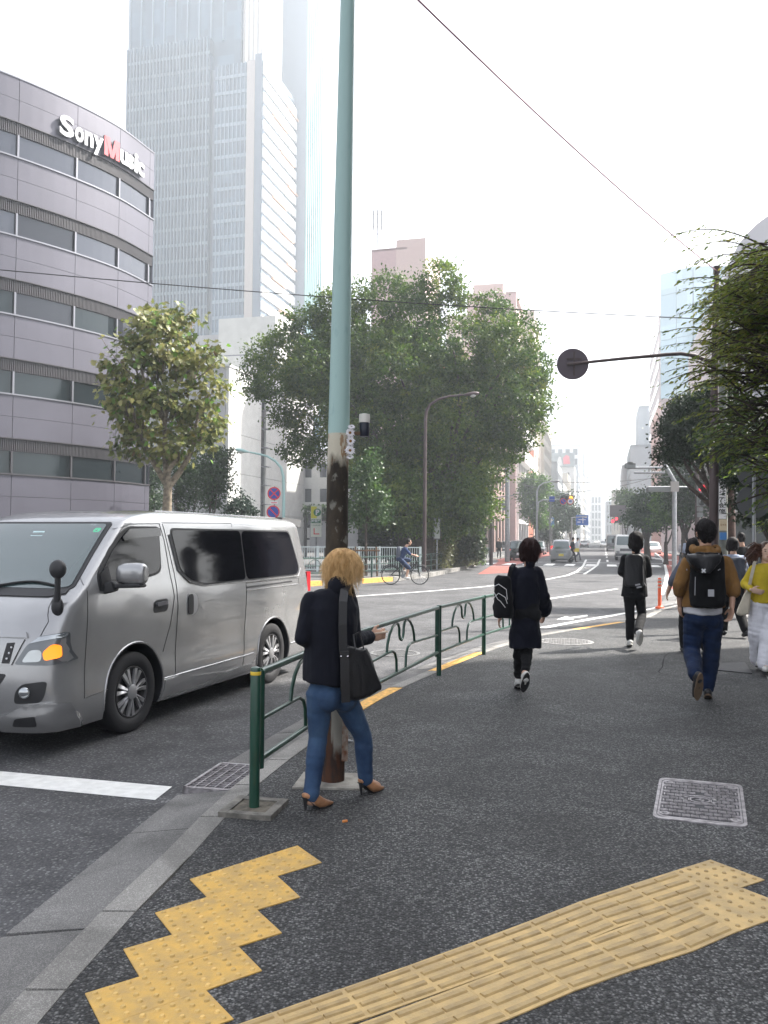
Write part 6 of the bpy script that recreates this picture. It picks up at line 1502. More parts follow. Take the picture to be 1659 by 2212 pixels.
Rt = [(.18, 4.62), (.3, 4.66), (.6, 4.685), (1.0, 4.67), (1.3, 4.62), (1.75, 4.54), (1.82, 4.49), (1.86, 4.38), (1.88, 4.2), (1.895, 3.7)]
Wt = [(.18, .80), (.26, .835), (.42, .850), (.60, .838), (1.0, .846), (1.17, .835), (1.3, .812), (1.55, .775), (1.75, .742), (1.80, .722), (1.845, .655), (1.875, .55), (1.895, .32)]
VB = Body(Ft, Rt, Wt, [(0, .38), (1.0, .35), (1.2, .17), (1.3, .13), (1.78, .13), (1.895, .40)], 3.1)
vf, vr = W(281, 1581, RZ), W(583, 1475, RZ); vd = (vr-vf).normalized(); vn = Vector((-vd.y, vd.x, 0))
vo = vf-vd*1.10+vn*.80
van = empty('van', (vo.x, vo.y, RZ), math.atan2(vd.y, vd.x), 'large silver van with dark rear side windows and its front indicator glowing amber', 'van')
zs = [.18, .22, .26, .30, .36, .42, .48, .54, .6, .68, .76, .84, .92, .98, 1.04, 1.1, 1.14, 1.18, 1.22, 1.26, 1.32, 1.4, 1.48, 1.56, 1.64, 1.7, 1.75, 1.775, 1.80, 1.815, 1.83, 1.845, 1.86, 1.87, 1.88, 1.888, 1.895]
WB_ = (vr-vf).length; X1, X2 = 1.10, 1.10+WB_
me = VB.shell(zs, [(X1, .345, .40, .55, 1.1), (X2, .345, .39, .55, 1.1)])
if not me.materials: me.materials.append(M_SILV_P)
me.materials[0] = M_SILV_P
for p in me.polygons: p.use_smooth = True
bm = bmesh.new(); bm.from_mesh(me)
for e in bm.edges:
    if len(e.link_faces) == 2: e.smooth = e.calc_face_angle(0) < R(28)
bm.to_mesh(me); bm.free()
o = bpy.data.objects.new('body', me); COL.objects.link(o); o.parent = van
def VP(name, kind, poly, m, off=.004, th=.004, sg=-1, par=None, step=.05, smooth=60):
    if sg == 1 and kind == 'front': poly = [(-a, z) for a, z in poly]
    o = VB.patch(kind, poly, off, th, step, sg).obj(name, m, par or van, smooth=smooth); return o
def rnd(poly, r=.04, n=4):
    o = []
    for i in range(len(poly)):
        a, b, c = Vector(poly[i-1]), Vector(poly[i]), Vector(poly[(i+1) % len(poly)]); ra = min(r, (a-b).length*.45); rc = min(r, (c-b).length*.45)
        p, q = b+(a-b).normalized()*ra, b+(c-b).normalized()*rc
        for k in range(n+1): t = k/n; v = p*(1-t)**2+b*2*t*(1-t)+q*t*t; o.append((v.x, v.y))
    return o
for sg in (-1, 1):
    # rear side glass in two panes, window line trim
    VP('window', 'side', rnd([(1.72, 1.70), (1.80, 1.34), (1.95, 1.235), (2.2, 1.19), (3.0, 1.195), (3.0, 1.705)], .06), M_TINT, .006, .01, sg)
    VP('window', 'side', rnd([(3.025, 1.195), (4.26, 1.205), (4.33, 1.28), (4.17, 1.705), (3.025, 1.705)], .07), M_TINT, .006, .01, sg)
    VP('window_surround', 'side', rnd([(1.695, 1.72), (1.78, 1.33), (1.94, 1.22), (2.19, 1.172), (4.28, 1.187), (4.36, 1.28), (4.19, 1.722)], .07), M_BPL, .002, .004, sg)
    for z, off in ((1.166, .007),):
        VB.line('side', [(1.68, 1.66), (1.762, 1.33), (1.92, 1.215), (2.18, z), (4.28, 1.178), (4.37, 1.27)], .008, off, sg).obj('window_trim', M_SILV_P, van, smooth=60)
    # front door glass, visor, frame
    VP('front_window', 'side', rnd([(1.515, 1.68), (1.48, 1.36), (1.42, 1.325), (1.02, 1.265), (.67, 1.225), (.665, 1.33), (.83, 1.51), (1.0, 1.65), (1.10, 1.70), (1.515, 1.71)], .04), M_TINT, .010, .01, sg, step=.03)
    VP('door_frame_trim', 'side', rnd([(1.535, 1.73), (1.50, 1.34), (1.43, 1.305), (1.02, 1.245), (.635, 1.20), (.63, 1.34), (.80, 1.53), (.975, 1.67), (1.09, 1.725)], .04), M_BPL, .005, .008, sg, step=.025)
    VP('visor', 'side', [(1.53, 1.715), (1.53, 1.645), (1.12, 1.62), (1.00, 1.60), (.98, 1.63), (1.09, 1.70)], mat('smoked_visor', (.01, .01, .012), .08), .022, .01, sg, step=.03)
    VP('sail_panel', 'side', [(.66, 1.22), (.66, 1.34), (.76, 1.40), (.80, 1.24)], M_BPL, .014, .008, sg, step=.03)
    # shut lines
    sl = MB()
    for L in ([(.50, 1.27), (.485, 1.1), (.47, .7), (.455, .40), (.73, .42)], [(1.555, 1.755), (1.60, 1.6), (1.63, 1.3), (1.66, 1.1), (1.60, .85), (1.50, .62)], [(1.605, 1.755), (1.70, 1.30), (1.715, 1.0), (1.69, .5), (1.665, .21)], [(1.14, 1.745), (1.555, 1.757)],
              [(3.0, 1.18), (2.99, .9), (2.96, .5), (2.93, .24)], [(1.6, 1.765), (2.85, 1.785), (2.85, 1.745)], [(.50, 1.27), (.60, 1.43), (.90, 1.685), (1.14, 1.748)]): VB.line('side', L, .0035, .0005, sg, sl)
    sl.obj('shut_line', M_BPL, van)
    # waist creases and lower moulding as raised ribs
    for nm, L, rr, m in (('lower_moulding', [(1.50, .385), (3.17, .40)], .009, M_SILV_P), ('sill_moulding', [(1.66, .215), (2.95, .235), (3.2, .245)], .014, M_SILV_P), ('lower_moulding', [(4.06, .40), (4.55, .41)], .009, M_SILV_P), ('rail_moulding', [(3.0, 1.075), (4.27, 1.082)], .007, M_SILV_P), ('rail_moulding', [(3.0, 1.155), (4.29, 1.155), (4.30, 1.085)], .005, M_SILV_P)):
        VB.line('side', L, rr, -.001, sg).obj(nm, m, van, smooth=60)
    VP('slide_rail', 'side', [(3.01, 1.10), (4.10, 1.117), (4.10, 1.130), (3.01, 1.115)], M_BPL, .003, .004, sg)
    # wheel arch lips
    for xc, rr in ((X1, .405), (X2, .395)):
        P = [(xc+rr*math.cos(a), .345+rr*math.sin(a)) for a in [R(-20+220*k/30) for k in range(31)]]; P = [q for q in P if q[1] > .22]
        VB.line('side', P, .011, -.002, sg).obj('wheel_arch', M_SILV_P, van, smooth=60)
    # handles
    VP('door_handle', 'side', rnd([(1.34, .975), (1.345, 1.06), (1.38, 1.085), (1.555, 1.09), (1.56, 1.005), (1.52, .975)], .03), M_BPL, .003, .006, sg)
    VP('handle_grip', 'side', rnd([(1.37, 1.03), (1.37, 1.062), (1.53, 1.07), (1.53, 1.04)], .015), M_SIDE, .025, .02, sg)
    VP('sliding_door_handle', 'side', rnd([(1.865, .915), (1.865, 1.085), (1.905, 1.115), (2.02, 1.105), (2.05, 1.05), (2.05, .95), (1.98, .905)], .05), M_HUB, .003, .006, sg)
    VP('handle_grip', 'side', rnd([(1.875, .92), (1.875, 1.08), (1.91, 1.105), (1.965, 1.105), (1.965, .91)], .04), M_BPL, .010, .012, sg)
    # skirt below the doors and front bumper corner
    VP('side_skirt', 'side', [(1.52, .37), (1.50, .20), (3.18, .235), (3.2, .30), (2.6, .29), (2.0, .34), (1.75, .375)], M_SILV_P, .012, .012, sg, step=.06)
    VP('headlight', 'front', rnd([(-.55, .695), (-.62, .83), (-.69, .895), (-.835, .925), (-.842, .70), (-.78, .685)], .02), M_CLR, .006, .01, sg)
# front face detail, both sides of the centre line
for sg in (-1, 1):
    m_ = lambda P: [(a*-sg if sg == 1 else a, z) for a, z in P]
    hl = VP('lamp_bowl', 'front', rnd([(-.60, .71), (-.65, .80), (-.725, .80), (-.73, .715)], .03), M_LAMP, .012, .004, sg)
    VP('indicator', 'front', rnd([(-.745, .72), (-.73, .78), (-.775, .84), (-.815, .83), (-.82, .74)], .02), M_AMB if sg == -1 else M_LAMP, .014, .004, sg)
    VP('lamp_brow', 'front', [(-.64, .845), (-.69, .89), (-.83, .918), (-.83, .89), (-.70, .86)], M_LAMP, .012, .004, sg)
    VP('fog_lamp_bezel', 'front', rnd([(-.56, .41), (-.575, .50), (-.62, .555), (-.775, .575), (-.765, .47), (-.74, .42)], .03), M_BPL, .004, .006, sg)
    p = VB.P('front', -.645*(-sg if sg == 1 else 1) if sg == -1 else .645, .495, .008, sg); g = MB(); ax = Vector((-.85, sg*.5, 0)).normalized(); g.lathe(p, [(.042, -.02), (.042, .012), (.03, .02), (.005, .024)], 18, axis=ax); g.obj('fog_lamp', M_LAMP, van, smooth=60)
    VP('grille_end', 'front', [(-.37, .69), (-.40, .88), (-.60, .875), (-.53, .69)], M_SILV_P, .012, .008, sg)
    VP('led_strip', 'front', [(-.455, .70), (-.475, .845), (-.535, .85), (-.515, .70)], M_BPL, .016, .004, sg)
    for k in range(3): p = VB.P('front', sg*(.495+.012*k), .735+.04*k, .02, sg); g = MB(); g.ball(p, (.008, .008, .008), 8, 5); g.obj('led', M_WHT, van)
    VP('lower_lip', 'front', [(-.40, .20), (-.36, .30), (-.50, .335), (-.62, .40), (-.78, .42), (-.845, .40), (-.846, .24), (-.82, .20)], M_SILV_P, .03, .03, sg)
    VP('lower_intake', 'front', rnd([(-.52, .255), (-.56, .31), (-.70, .33), (-.69, .255)], .02), M_BPL, .033, .005, sg)
    sl = MB()
    VB.line('front', [(sg*.70, .90), (sg*.72, 1.0), (sg*.64, 1.20)], .0035, .0005, sg, sl)
    sl.obj('shut_line', M_BPL, van)
VP('upper_grille', 'front', [(-.38, .69), (-.38, .87), (.38, .87), (.38, .69)], M_BPL, .006, .006)
for z in (.72, .77, .82): VP('grille_bar', 'front', [(-.40, z), (-.40, z+.025), (.40, z+.025), (.40, z)], M_CHR, .018, .012)
VP('grille_brow', 'front', [(-.62, .885), (-.60, .925), (.60, .925), (.62, .885)], M_SILV_P, .02, .02)
VP('lower_grille', 'front', rnd([(-.42, .50), (-.50, .625), (.50, .625), (.42, .50)], .03), M_BPL, .004, .006)
for z in (.53, .56, .59): VP('grille_slat', 'front', [(-.42, z), (-.42, z+.008), (.42, z+.008), (.42, z)], M_SIDE, .012, .008)
VP('number_plate', 'front', [(-.165, .40), (-.165, .49), (.165, .49), (.165, .40)], M_WHT, .02, .012)
ws = VP('windshield', 'front', rnd([(-.715, 1.245), (-.60, 1.225), (.60, 1.225), (.715, 1.245), (.67, 1.5), (.635, 1.735), (-.635, 1.735), (-.67, 1.5)], .03), M_WS, .012, .01, step=.03)
VP('windshield_frit', 'front', rnd([(-.745, 1.235), (-.60, 1.20), (.60, 1.20), (.745, 1.235), (.70, 1.5), (.665, 1.755), (-.665, 1.755), (-.70, 1.5)], .03), M_BPL, .007, .01, step=.025)
VP('cowl', 'front', [(-.72, 1.195), (-.6, 1.17), (.6, 1.17), (.72, 1.195), (.72, 1.225), (-.72, 1.225)], M_BPL, .010, .006)
VP('sticker', 'front', rnd([(-.56, 1.665), (-.62, 1.665), (-.62, 1.70), (-.56, 1.70)], .015), mat('sticker_green', (.10, .55, .30), .4), .012, .002, par=ws)
VP('sticker', 'front', [(.02, 1.63), (-.10, 1.63), (-.09, 1.67), (.03, 1.67)], mat('sticker_pale', (.55, .75, .75), .4), .012, .002, par=ws)
# driver in a face mask glimpsed behind the windshield is left as a pale patch of mask and face seen through the glass
for a0, a1 in ((-.62, -.12), (.0, .5)):
    g = MB(); P = [VB.P('front', a0+(a1-a0)*k/8, 1.235+.03*math.sin(k/8*math.pi), .022) for k in range(9)]; g.tube(P, .009, 6); g.tube([VB.P('front', a1, 1.235, .02), VB.P('front', a1+.12, 1.205, .03)], .012, 6); g.obj('wiper', M_RUB, van)
# stalk mirror (the door mirrors follow with the fused shapes below)
p0 = VB.P('front', -.735, 1.10, .0); g = MB()
g.ball(p0+Vector((-.01, -.015, .01)), (.035, .05, .075), 16, 10); g.tube([p0+Vector((-.02, -.02, .05)), p0+Vector((-.03, -.03, .15)), p0+Vector((-.03, -.03, .24))], [.028, .022, .022], 12)
g.obj('mirror_stalk', M_BPL, van, smooth=60)
g = MB(); g.ball(p0+Vector((-.03, -.03, .29)), (.05, .068, .072), 18, 12); g.obj('stalk_mirror', M_BPL, van, smooth=60)
# rear: spoiler, tail lamps, window, bumper
g = MB(); g.add([(4.30, -.60, 1.885), (4.30, .60, 1.885), (4.64, .70, 1.86), (4.64, -.70, 1.86), (4.34, -.60, 1.85), (4.34, .60, 1.85), (4.62, .70, 1.76), (4.62, -.70, 1.76)], [(0, 3, 2, 1), (4, 5, 6, 7), (3, 7, 6, 2), (0, 4, 7, 3), (1, 2, 6, 5), (0, 1, 5, 4)]); sp = g.obj('spoiler', M_SILV_P, van)
for sg in (-1, 1):
    g = MB(); g.box((4.585, sg*.765, 1.10), (.10, .15, .24)); g.obj('tail_lamp', M_TAIL, van)
VP('rear_window', 'rear', rnd([(-.60, 1.20), (.60, 1.20), (.56, 1.70), (-.56, 1.70)], .05), M_TINT, .006, .01)
g = MB(); g.box((4.66, 0, .36), (.12, 1.5, .2)); g.obj('rear_bumper', M_SILV_P, van)
g = MB(); g.box((2.4, 0, .24), (3.9, 1.3, .12)); g.obj('underbody', M_DARK, van)
g = MB(); [g.tube([(1.75+.0, sg*.56, 1.876), (4.2, sg*.56, 1.872)], .008, 6) for sg in (-1, 1)]; g.obj('roof_seam', M_SILV_P, van)
for x in (X1, X2):
    for sg in (-1, 1): wheel(van, x, sg*.80, .335, .335, .19, sg, 7)
# ================================================================ other cars, one builder
def car(label, pos, ang, L, Wd, H, paint, style='hatch', lights=False, near=True, plate=None, cat_='car', name='car', ww=.3):
    """pos: ground point under the rear centre; ang: heading of +X (the way the car faces)"""
    b = empty(name, (pos[0], pos[1], pos[2]), ang, label, cat_)
    hw = Wd/2; hb = H*.58
    if style in ('hatch', 'van', 'suv'):
        Rt_ = [(.2, .06), (.35, .0), (hb*.8, .02), (hb, .06), (H*.9, .24 if style != 'van' else .08), (H-.04, .36 if style != 'van' else .14), (H, .6)]
        Ff = [(.2, L-.08), (.35, L), (.6, L-.02), (hb*.93, L-.25 if style != 'van' else L-.05), (hb, L*.78 if style != 'van' else L*.93), (H*.93, L*.62 if style != 'van' else L*.80), (H-.03, L*.56 if style != 'van' else L*.74), (H, L*.5)]
    else:
        Rt_ = [(.2, .06), (.35, .0), (hb*.9, .03), (hb, .35), (hb+.03, .65), (H*.95, L*.32), (H, L*.38)]
        Ff = [(.2, L-.08), (.35, L), (hb*.75, L-.05), (hb*.95, L*.78), (hb+.02, L*.74), (H*.95, L*.58), (H, L*.52)]
    # body surface runs rear (x=0) to front (x=L)
    Wt_ = [(.2, hw*.93), (.35, hw), (hb, hw*.985), (hb+.05, hw*.93), (H*.93, hw*.78), (H-.03, hw*.70), (H, hw*.45)]
    B_ = Body(Rt_, Ff, Wt_, .22, 3.2, .30)
    z0 = .2; zsn = [z0, .28, .35, .45, .6, hb*.85, hb, hb+.05, (hb+H)/2, H*.93, H-.04, H-.015, H]
    r_ = ww; me = B_.shell(zsn, [(L*.17+.0, r_, r_+.05, hw*.72, hw*1.2), (L*.80, r_, r_+.05, hw*.72, hw*1.2)] if near else ())
    if near: me.materials[0] = paint
    else: me.materials.append(paint)
    for p in me.polygons: p.use_smooth = True
    bm = bmesh.new(); bm.from_mesh(me)
    for e in bm.edges:
        if len(e.link_faces) == 2: e.smooth = e.calc_face_angle(0) < R(30)
    bm.to_mesh(me); bm.free(); o = bpy.data.objects.new('body', me); COL.objects.link(o); o.parent = b
    def pt(nm, kind, poly, m, off=.006, th=.01, sg=-1, step=.12): return B_.patch(kind, poly, off, th, step, sg).obj(nm, m, b, smooth=60)
    zb, zt = hb+.04, H*.92; rx = lambda z: interp(B_.F, z); fxx = lambda z: interp(B_.R, z)
    ws_ = .62*hw
    pt('rear_window', 'front', rnd([(-hw*.80, zb), (hw*.80, zb), (hw*.66, zt), (-hw*.66, zt)], .08), M_WS if near else M_TINT)
    pt('windshield', 'rear', rnd([(-hw*.82, zb), (hw*.82, zb), (hw*.66, zt), (-hw*.66, zt)], .08), M_WS)
    for sg in (-1, 1):
        a0, a1 = rx(zb)+.28, fxx(zb)-.38; t0, t1 = rx(zt)+.22, fxx(zt)-.34; mid = (a0+a1)/2+.05
        if style == 'van' or near or True:
            pt('side_window', 'side', rnd([(a0, zb), (mid-.03, zb), (mid-.03, zt), (t0, zt)], .06), M_TINT, sg=sg)
            pt('side_window', 'side', rnd([(mid+.03, zb), (a1, zb), (max(t1, mid+.2), zt), (mid+.03, zt)], .06), M_TINT, sg=sg)
        g = MB(); zc = hb*.82 if style != 'hatch' else hb+.10; x = B_.front(hw*.88, zc)
        g.box((x+.05, sg*hw*.86, zc), (.12, .16, .26 if style != 'van' else .4)); g.obj('tail_lamp', M_TAILL if lights else M_TAIL, b)
        g = MB(); g.box((L-.12, sg*hw*.76, hb*.72), (.16, .28, .14)); g.obj('headlight', M_LAMP, b)
        g = MB(); g.box((fxx(zb)-.45, sg*(hw+.08), zb+.03), (.08, .18, .12)); g.obj('door_mirror', paint, b)
        for x in (L*.17, L*.80): wheel(b, x, sg*(hw-.03), r_, r_, .18, sg, 6, True)
    g = MB(); g.box((-.015, 0, hb*.58 if style != 'sedan' else hb*.66), (.03, .34, .17)); g.obj('number_plate', plate or M_WHT, b)
    g = MB(); g.box((L+.01, 0, .42), (.03, .34, .15)); g.obj('number_plate', M_WHT, b)
    g = MB(); g.box((.0, 0, .36), (.08, Wd*.9, .14)); g.obj('rear_bumper', paint, b)
    if style != 'sedan': g = MB(); g.box((.0, 0, hb*.80), (.04, .7, .03)); g.obj('tailgate_trim', M_BPL, b)
    g = MB(); g.box((L/2, 0, .22), (L*.8, Wd*.7, .1)); g.obj('underbody', M_DARK, b)
    return b
up_ang = math.pi/2-ST
def car_at(u, v, ang=up_ang, **k):
    q = W(u, v, RZ); return car(pos=(q.x, q.y, RZ), ang=ang, **k)
P_BLK = car_paint('black_paint', (.012, .012, .014), .3, .2); P_GRY = car_paint('grey_paint', (.26, .27, .28), .55, .33); P_WHT = car_paint('white_paint', (.7, .7, .68), 0, .3); P_DGR = car_paint('dark_grey_paint', (.06, .065, .07), .5, .3)
M_YPL = mat('yellow_plate', (.75, .6, .08), .5)
car_at(1212, 1215.5, label='small grey hatchback seen from behind with a yellow number plate', L=3.4, Wd=1.48, H=1.62, paint=P_GRY, lights=True, plate=M_YPL, style='hatch')
car_at(1121, 1211.5, label='black estate car with glowing tail lights, partly hidden behind the woman in the long coat', L=4.5, Wd=1.72, H=1.55, paint=P_BLK, lights=True, style='suv')
car_at(1219, 1190, label='white minivan driving away beyond the grey hatchback', L=4.4, Wd=1.7, H=1.9, paint=P_WHT, style='van', near=False)
car_at(1165, 1197, ang=up_ang+math.pi, label='dark saloon facing us beside the black estate car', L=4.6, Wd=1.7, H=1.45, paint=P_DGR, style='sedan', near=False)
car_at(1089, 1193, ang=up_ang, label='dark parked hatchback at the left kerb by the utility pole', L=4.0, Wd=1.6, H=1.4, paint=P_DGR, style='suv', near=False)
car_at(1262, 1183, label='black taxi driving away in the middle distance', L=4.6, Wd=1.7, H=1.5, paint=P_BLK, style='sedan', near=False)
car_at(1289, 1175.5, label='small white car far ahead in the hazy middle of the street', L=4.2, Wd=1.7, H=1.5, paint=P_WHT, style='sedan', near=False)
car_at(1305, 1182, ang=up_ang+math.pi, label='white saloon coming towards us in the opposite lane', L=4.4, Wd=1.7, H=1.45, paint=P_WHT, style='sedan', near=False)
car_at(1408, 1196, ang=up_ang+math.pi, label='pale car coming towards us in the kerb lane by the dark spreading tree', L=4.4, Wd=1.7, H=1.45, paint=P_WHT, style='sedan', near=False)
car_at(1270, 1173, label='tiny dark car at the far end of the street', L=4.2, Wd=1.7, H=1.5, paint=P_DGR, style='sedan', near=False)
q = Vector((9.6, 17.6, 0)); car('dark parked van with a pale roof at the right edge behind the pedestrians', (12.4, 24.2, 0), R(4), 4.5, 1.75, 1.85, P_DGR, style='van', near=True, cat_='van', name='van')
# trucks
def truck(label, u, v, paint, Wd=1.9, H=2.0, box=None, L=4.8):
    q = W(u, v, RZ); b = empty('truck', (q.x, q.y, RZ), up_ang+math.pi, label, 'truck')   # front towards us at x=0..
    F = [(.3, 4.8), (.5, 4.86), (1.0, 4.85), (1.25, 4.80), (H*.97, 4.45), (H, 4.3)]
    Bk = [(.3, 3.2), (H, 3.2)]; Wt_ = [(.3, Wd*.47), (.5, Wd*.5), (1.2, Wd*.5), (H*.96, Wd*.45), (H, Wd*.42)]
    B_ = Body(Bk, F, Wt_, .08, 3, .14); me = B_.shell([.3, .5, .8, 1.0, 1.2, 1.5, H*.9, H*.96, H]); me.materials.append(paint); o = bpy.data.objects.new('cab', me); COL.objects.link(o); o.parent = b; o.location.x = -4.86
    def pt(nm, kind, poly, m, off=.01, sg=-1): o_ = B_.patch(kind, poly, off, .012, .15, sg).obj(nm, m, b); o_.location.x = -4.86
    pt('windshield', 'rear', rnd([(-Wd*.44, 1.22), (Wd*.44, 1.22), (Wd*.40, H*.93), (-Wd*.40, H*.93)], .08), M_WS); pt('grille', 'rear', [(-Wd*.3, .75), (Wd*.3, .75), (Wd*.3, .95), (-Wd*.3, .95)], M_SIDE)
    for sg in (-1, 1):
        pt('side_window', 'side', rnd([(3.7, 1.25), (4.5, 1.25), (4.4, H*.92), (3.7, H*.92)], .05), M_TINT, sg=sg)
        g = MB(); g.box((-.05, sg*Wd*.38, .66), (.1, .26, .18)); g.obj('headlight', M_LAMP, b); g = MB(); g.box((-.3, sg*(Wd*.5+.14), 1.55), (.06, .16, .34)); g.beam((-.3, sg*Wd*.48, 1.75), (-.3, sg*(Wd*.5+.12), 1.72), .03); g.obj('door_mirror', M_BPL, b)
        for x in (-.75, -3.6): wheel(b, x, sg*(Wd/2-.05), .34, .34, .2, sg, 6, True)
    g = MB(); g.box((-.01, 0, .45), (.1, Wd*.96, .22)); g.obj('bumper', M_SIDE, b); g = MB(); g.box((.05, 0, .47), (.02, .33, .16)); g.obj('number_plate', M_GRS, b)
    g = MB(); g.box((-3.3, 0, .6), (3.4, Wd*.5, .16)); g.obj('chassis', M_DARK, b)
    g = MB()
    if box: g.box((-3.25, 0, box/2+.75), (3.1, Wd, box)); g.obj('cargo_box', M_WH, b)
    else: g.box((-3.25, 0, .82), (3.1, Wd, .08)); [g.box((-3.25, s*Wd*.49, 1.0), (3.1, .04, .36)) for s in (-1, 1)]; g.box((-1.72, 0, 1.3), (.06, Wd, 1.0)); g.obj('flatbed', paint, b)
truck('white small truck coming towards us, half hidden behind the man in the black suit', 1356, 1211, P_WHT, 1.95, 2.05)
truck('dark-fronted box truck coming towards us behind the white small truck', 1326, 1190, P_DGR, 2.1, 2.3, 1.7)
# ================================================================ people
def fused(name, g, m, parent, vox=.009, it=4, fold=0, ff=9, loc=None, stretch=(1, 1, .6), seed=0):
    """fuse overlapping volumes into one continuous smooth skin, then press cloth folds into it"""
    me = g.mesh('tmp', []); o = bpy.data.objects.new('tmp', me); COL.objects.link(o)
    bm = bmesh.new(); bm.from_mesh(me); bmesh.ops.recalc_face_normals(bm, faces=bm.faces); bm.to_mesh(me); bm.free()
    md = o.modifiers.new('r', 'REMESH'); md.mode = 'VOXEL'; md.voxel_size = vox; md.adaptivity = 0
    if it: ms = o.modifiers.new('s', 'SMOOTH'); ms.iterations = it; ms.factor = .5
    dg = bpy.context.evaluated_depsgraph_get(); m2 = bpy.data.meshes.new_from_object(o.evaluated_get(dg)); bpy.data.objects.remove(o); bpy.data.meshes.remove(me)
    if fold:
        n = len(m2.vertices); co = np.empty(n*3, np.float32); m2.vertices.foreach_get('co', co); co = co.reshape(-1, 3); no = np.empty(n*3, np.float32); m2.vertex_normals.foreach_get('vector', no); no = no.reshape(-1, 3)
        s3 = Vector((seed*3.1, seed*1.7, seed*.9)); st_ = stretch
        d = np.array([noise.noise(Vector((c[0]*ff*st_[0], c[1]*ff*st_[1], c[2]*ff*st_[2]+c[0]*ff*.35))+s3)+.5*abs(noise.noise(Vector((c[0]*ff*2.3, c[1]*ff*2.3, c[2]*ff*2.0*st_[2]))+s3)) for c in co], np.float32)
        co = co+no*(d[:, None]*fold); m2.vertices.foreach_set('co', co.reshape(-1))
    m2.materials.clear(); m2.materials.append(m); m2.name = name
    for p in m2.polygons: p.use_smooth = True
    m2.update(); q = bpy.data.objects.new(name, m2); COL.objects.link(q)
    if parent: q.parent = parent
    return q
def cap(g, a, b, ra, rb, n=12):
    a, b = Vector(a), Vector(b); d = (b-a); L = d.length
    if L < 1e-5: return g.ball(a, ra, n, 8)
    d.normalize(); P = []; rr = []
    for t in (-.96, -.8, -.5, 0): P.append(a+d*ra*t); rr.append(ra*math.sqrt(1-t*t))
    for t in (0, .5, .8, .96): P.append(b+d*rb*t); rr.append(rb*math.sqrt(1-t*t))
    g.tube(P, rr, n)
def rings(g, R_, n=20):
    """R_: list of (centre, lateral unit, front unit, half width, half depth)"""
    V = []; F = []
    for c, x, y, a, b in R_:
        for k in range(n):
            t = 2*math.pi*k/n; ct, st_ = math.cos(t), math.sin(t); V.append(Vector(c)+x*a*math.copysign(abs(ct)**.85, ct)+y*b*math.copysign(abs(st_)**.85, st_))
    m_ = len(R_)
    for i in range(m_-1):
        for k in range(n): F.append((i*n+k, i*n+(k+1) % n, (i+1)*n+(k+1) % n, (i+1)*n+k))
    F += [tuple(range(n))[::-1], tuple((m_-1)*n+k for k in range(n))]; g.add(V, F)
def hand(g, w, d, side, palm, s=1.0, curl=.5, thumb=1):
    """w wrist, d finger direction, side = across the palm towards the thumb, palm = palm-facing normal"""
    w, d, side, palm = Vector(w), Vector(d).normalized(), Vector(side).normalized(), Vector(palm).normalized(); c = w+d*.045*s
    q = Matrix((side, d, palm)).transposed(); g.ball(c, (.038*s, .050*s, .016*s), 12, 8, M=q)
    for k, (off, L) in enumerate(((.027, .070), (.009, .078), (-.009, .072), (-.026, .056))):
        b = w+d*.078*s+side*off*s; L *= s; a1 = d*math.cos(curl*.6)+palm*math.sin(curl*.6); a2 = d*math.cos(curl*1.7)+palm*math.sin(curl*1.7)
        p1 = b+a1*L*.55; p2 = p1+a2*L*.5; cap(g, b-d*.02*s, p1, .0092*s, .0085*s, 8); cap(g, p1, p2, .0085*s, .007*s, 8)
    t0 = w+d*.025*s+side*.028*s; t1 = t0+(d*.6+side*.6*thumb+palm*.4).normalized()*.036*s; t2 = t1+(d*.9+side*.15+palm*.35).normalized()*.028*s
    cap(g, t0, t1, .0125*s, .0105*s, 8); cap(g, t1, t2, .010*s, .008*s, 8)
def clothm(name, col, rough=.85, **k): return mat(name, col, rough, sheen=.04, spec=.2, bump=.25, bscale=320, var=k.pop('var', .12), vscale=k.pop('vscale', 7), **k)
M_SKIN = mat('skin', (.50, .30, .21), .55, var=.06, vscale=12); M_SKIN2 = mat('skin_pale', (.60, .40, .30), .55, var=.05)
M_HB = mat('hair_black', (.010, .008, .008), .7, spec=.25, bump=.6, bscale=90, stretch=(1, 1, .15)); M_HR = mat('hair_dark_red', (.022, .008, .007), .65, spec=.25, bump=.6, bscale=90, stretch=(1, 1, .15)); M_HBL = mat('hair_blond', (.80, .56, .28), .5, var=.35, vscale=60, col2=(.46, .27, .10), stretch=(1, 1, .3)); M_HBR = mat('hair_brown', (.07, .030, .018), .4)
M_NAVY = clothm('navy_cloth', (.006, .007, .013)); M_BLKC = clothm('black_cloth', (.006, .006, .007)); M_NAV2 = clothm('dark_navy_coat', (.005, .006, .013)); M_JEAN = clothm('denim', (.050, .095, .175), var=.4, vscale=5, col2=(.020, .042, .095)); M_JEAN2 = clothm('dark_denim', (.008, .018, .050), var=.35)
M_BRH = clothm('brown_hoodie', (.20, .105, .035)); M_YELC = clothm('mustard_knit', (.50, .38, .03)); M_WHC = clothm('white_cloth', (.62, .62, .66)); M_GRC = clothm('grey_cloth', (.10, .11, .14)); M_STR = clothm('blue_grey_blouse', (.26, .30, .40)); M_CANV = clothm('canvas', (.55, .50, .40)); M_LEA = mat('black_leather', (.010, .010, .012), .45, bump=.15, bscale=120)
M_TAN = mat('tan_leather', (.34, .17, .085), .5, var=.3, vscale=18); M_SHW = mat('shoe_white', (.62, .61, .58), .6); M_SOLE = mat('shoe_sole', (.16, .11, .07), .8); M_SOLED = mat('shoe_sole_dark', (.02, .02, .02), .8); M_PATCH = mat('grey_patch', (.40, .40, .42), .6)
def lerp3(a, b, t): return a+(b-a)*t
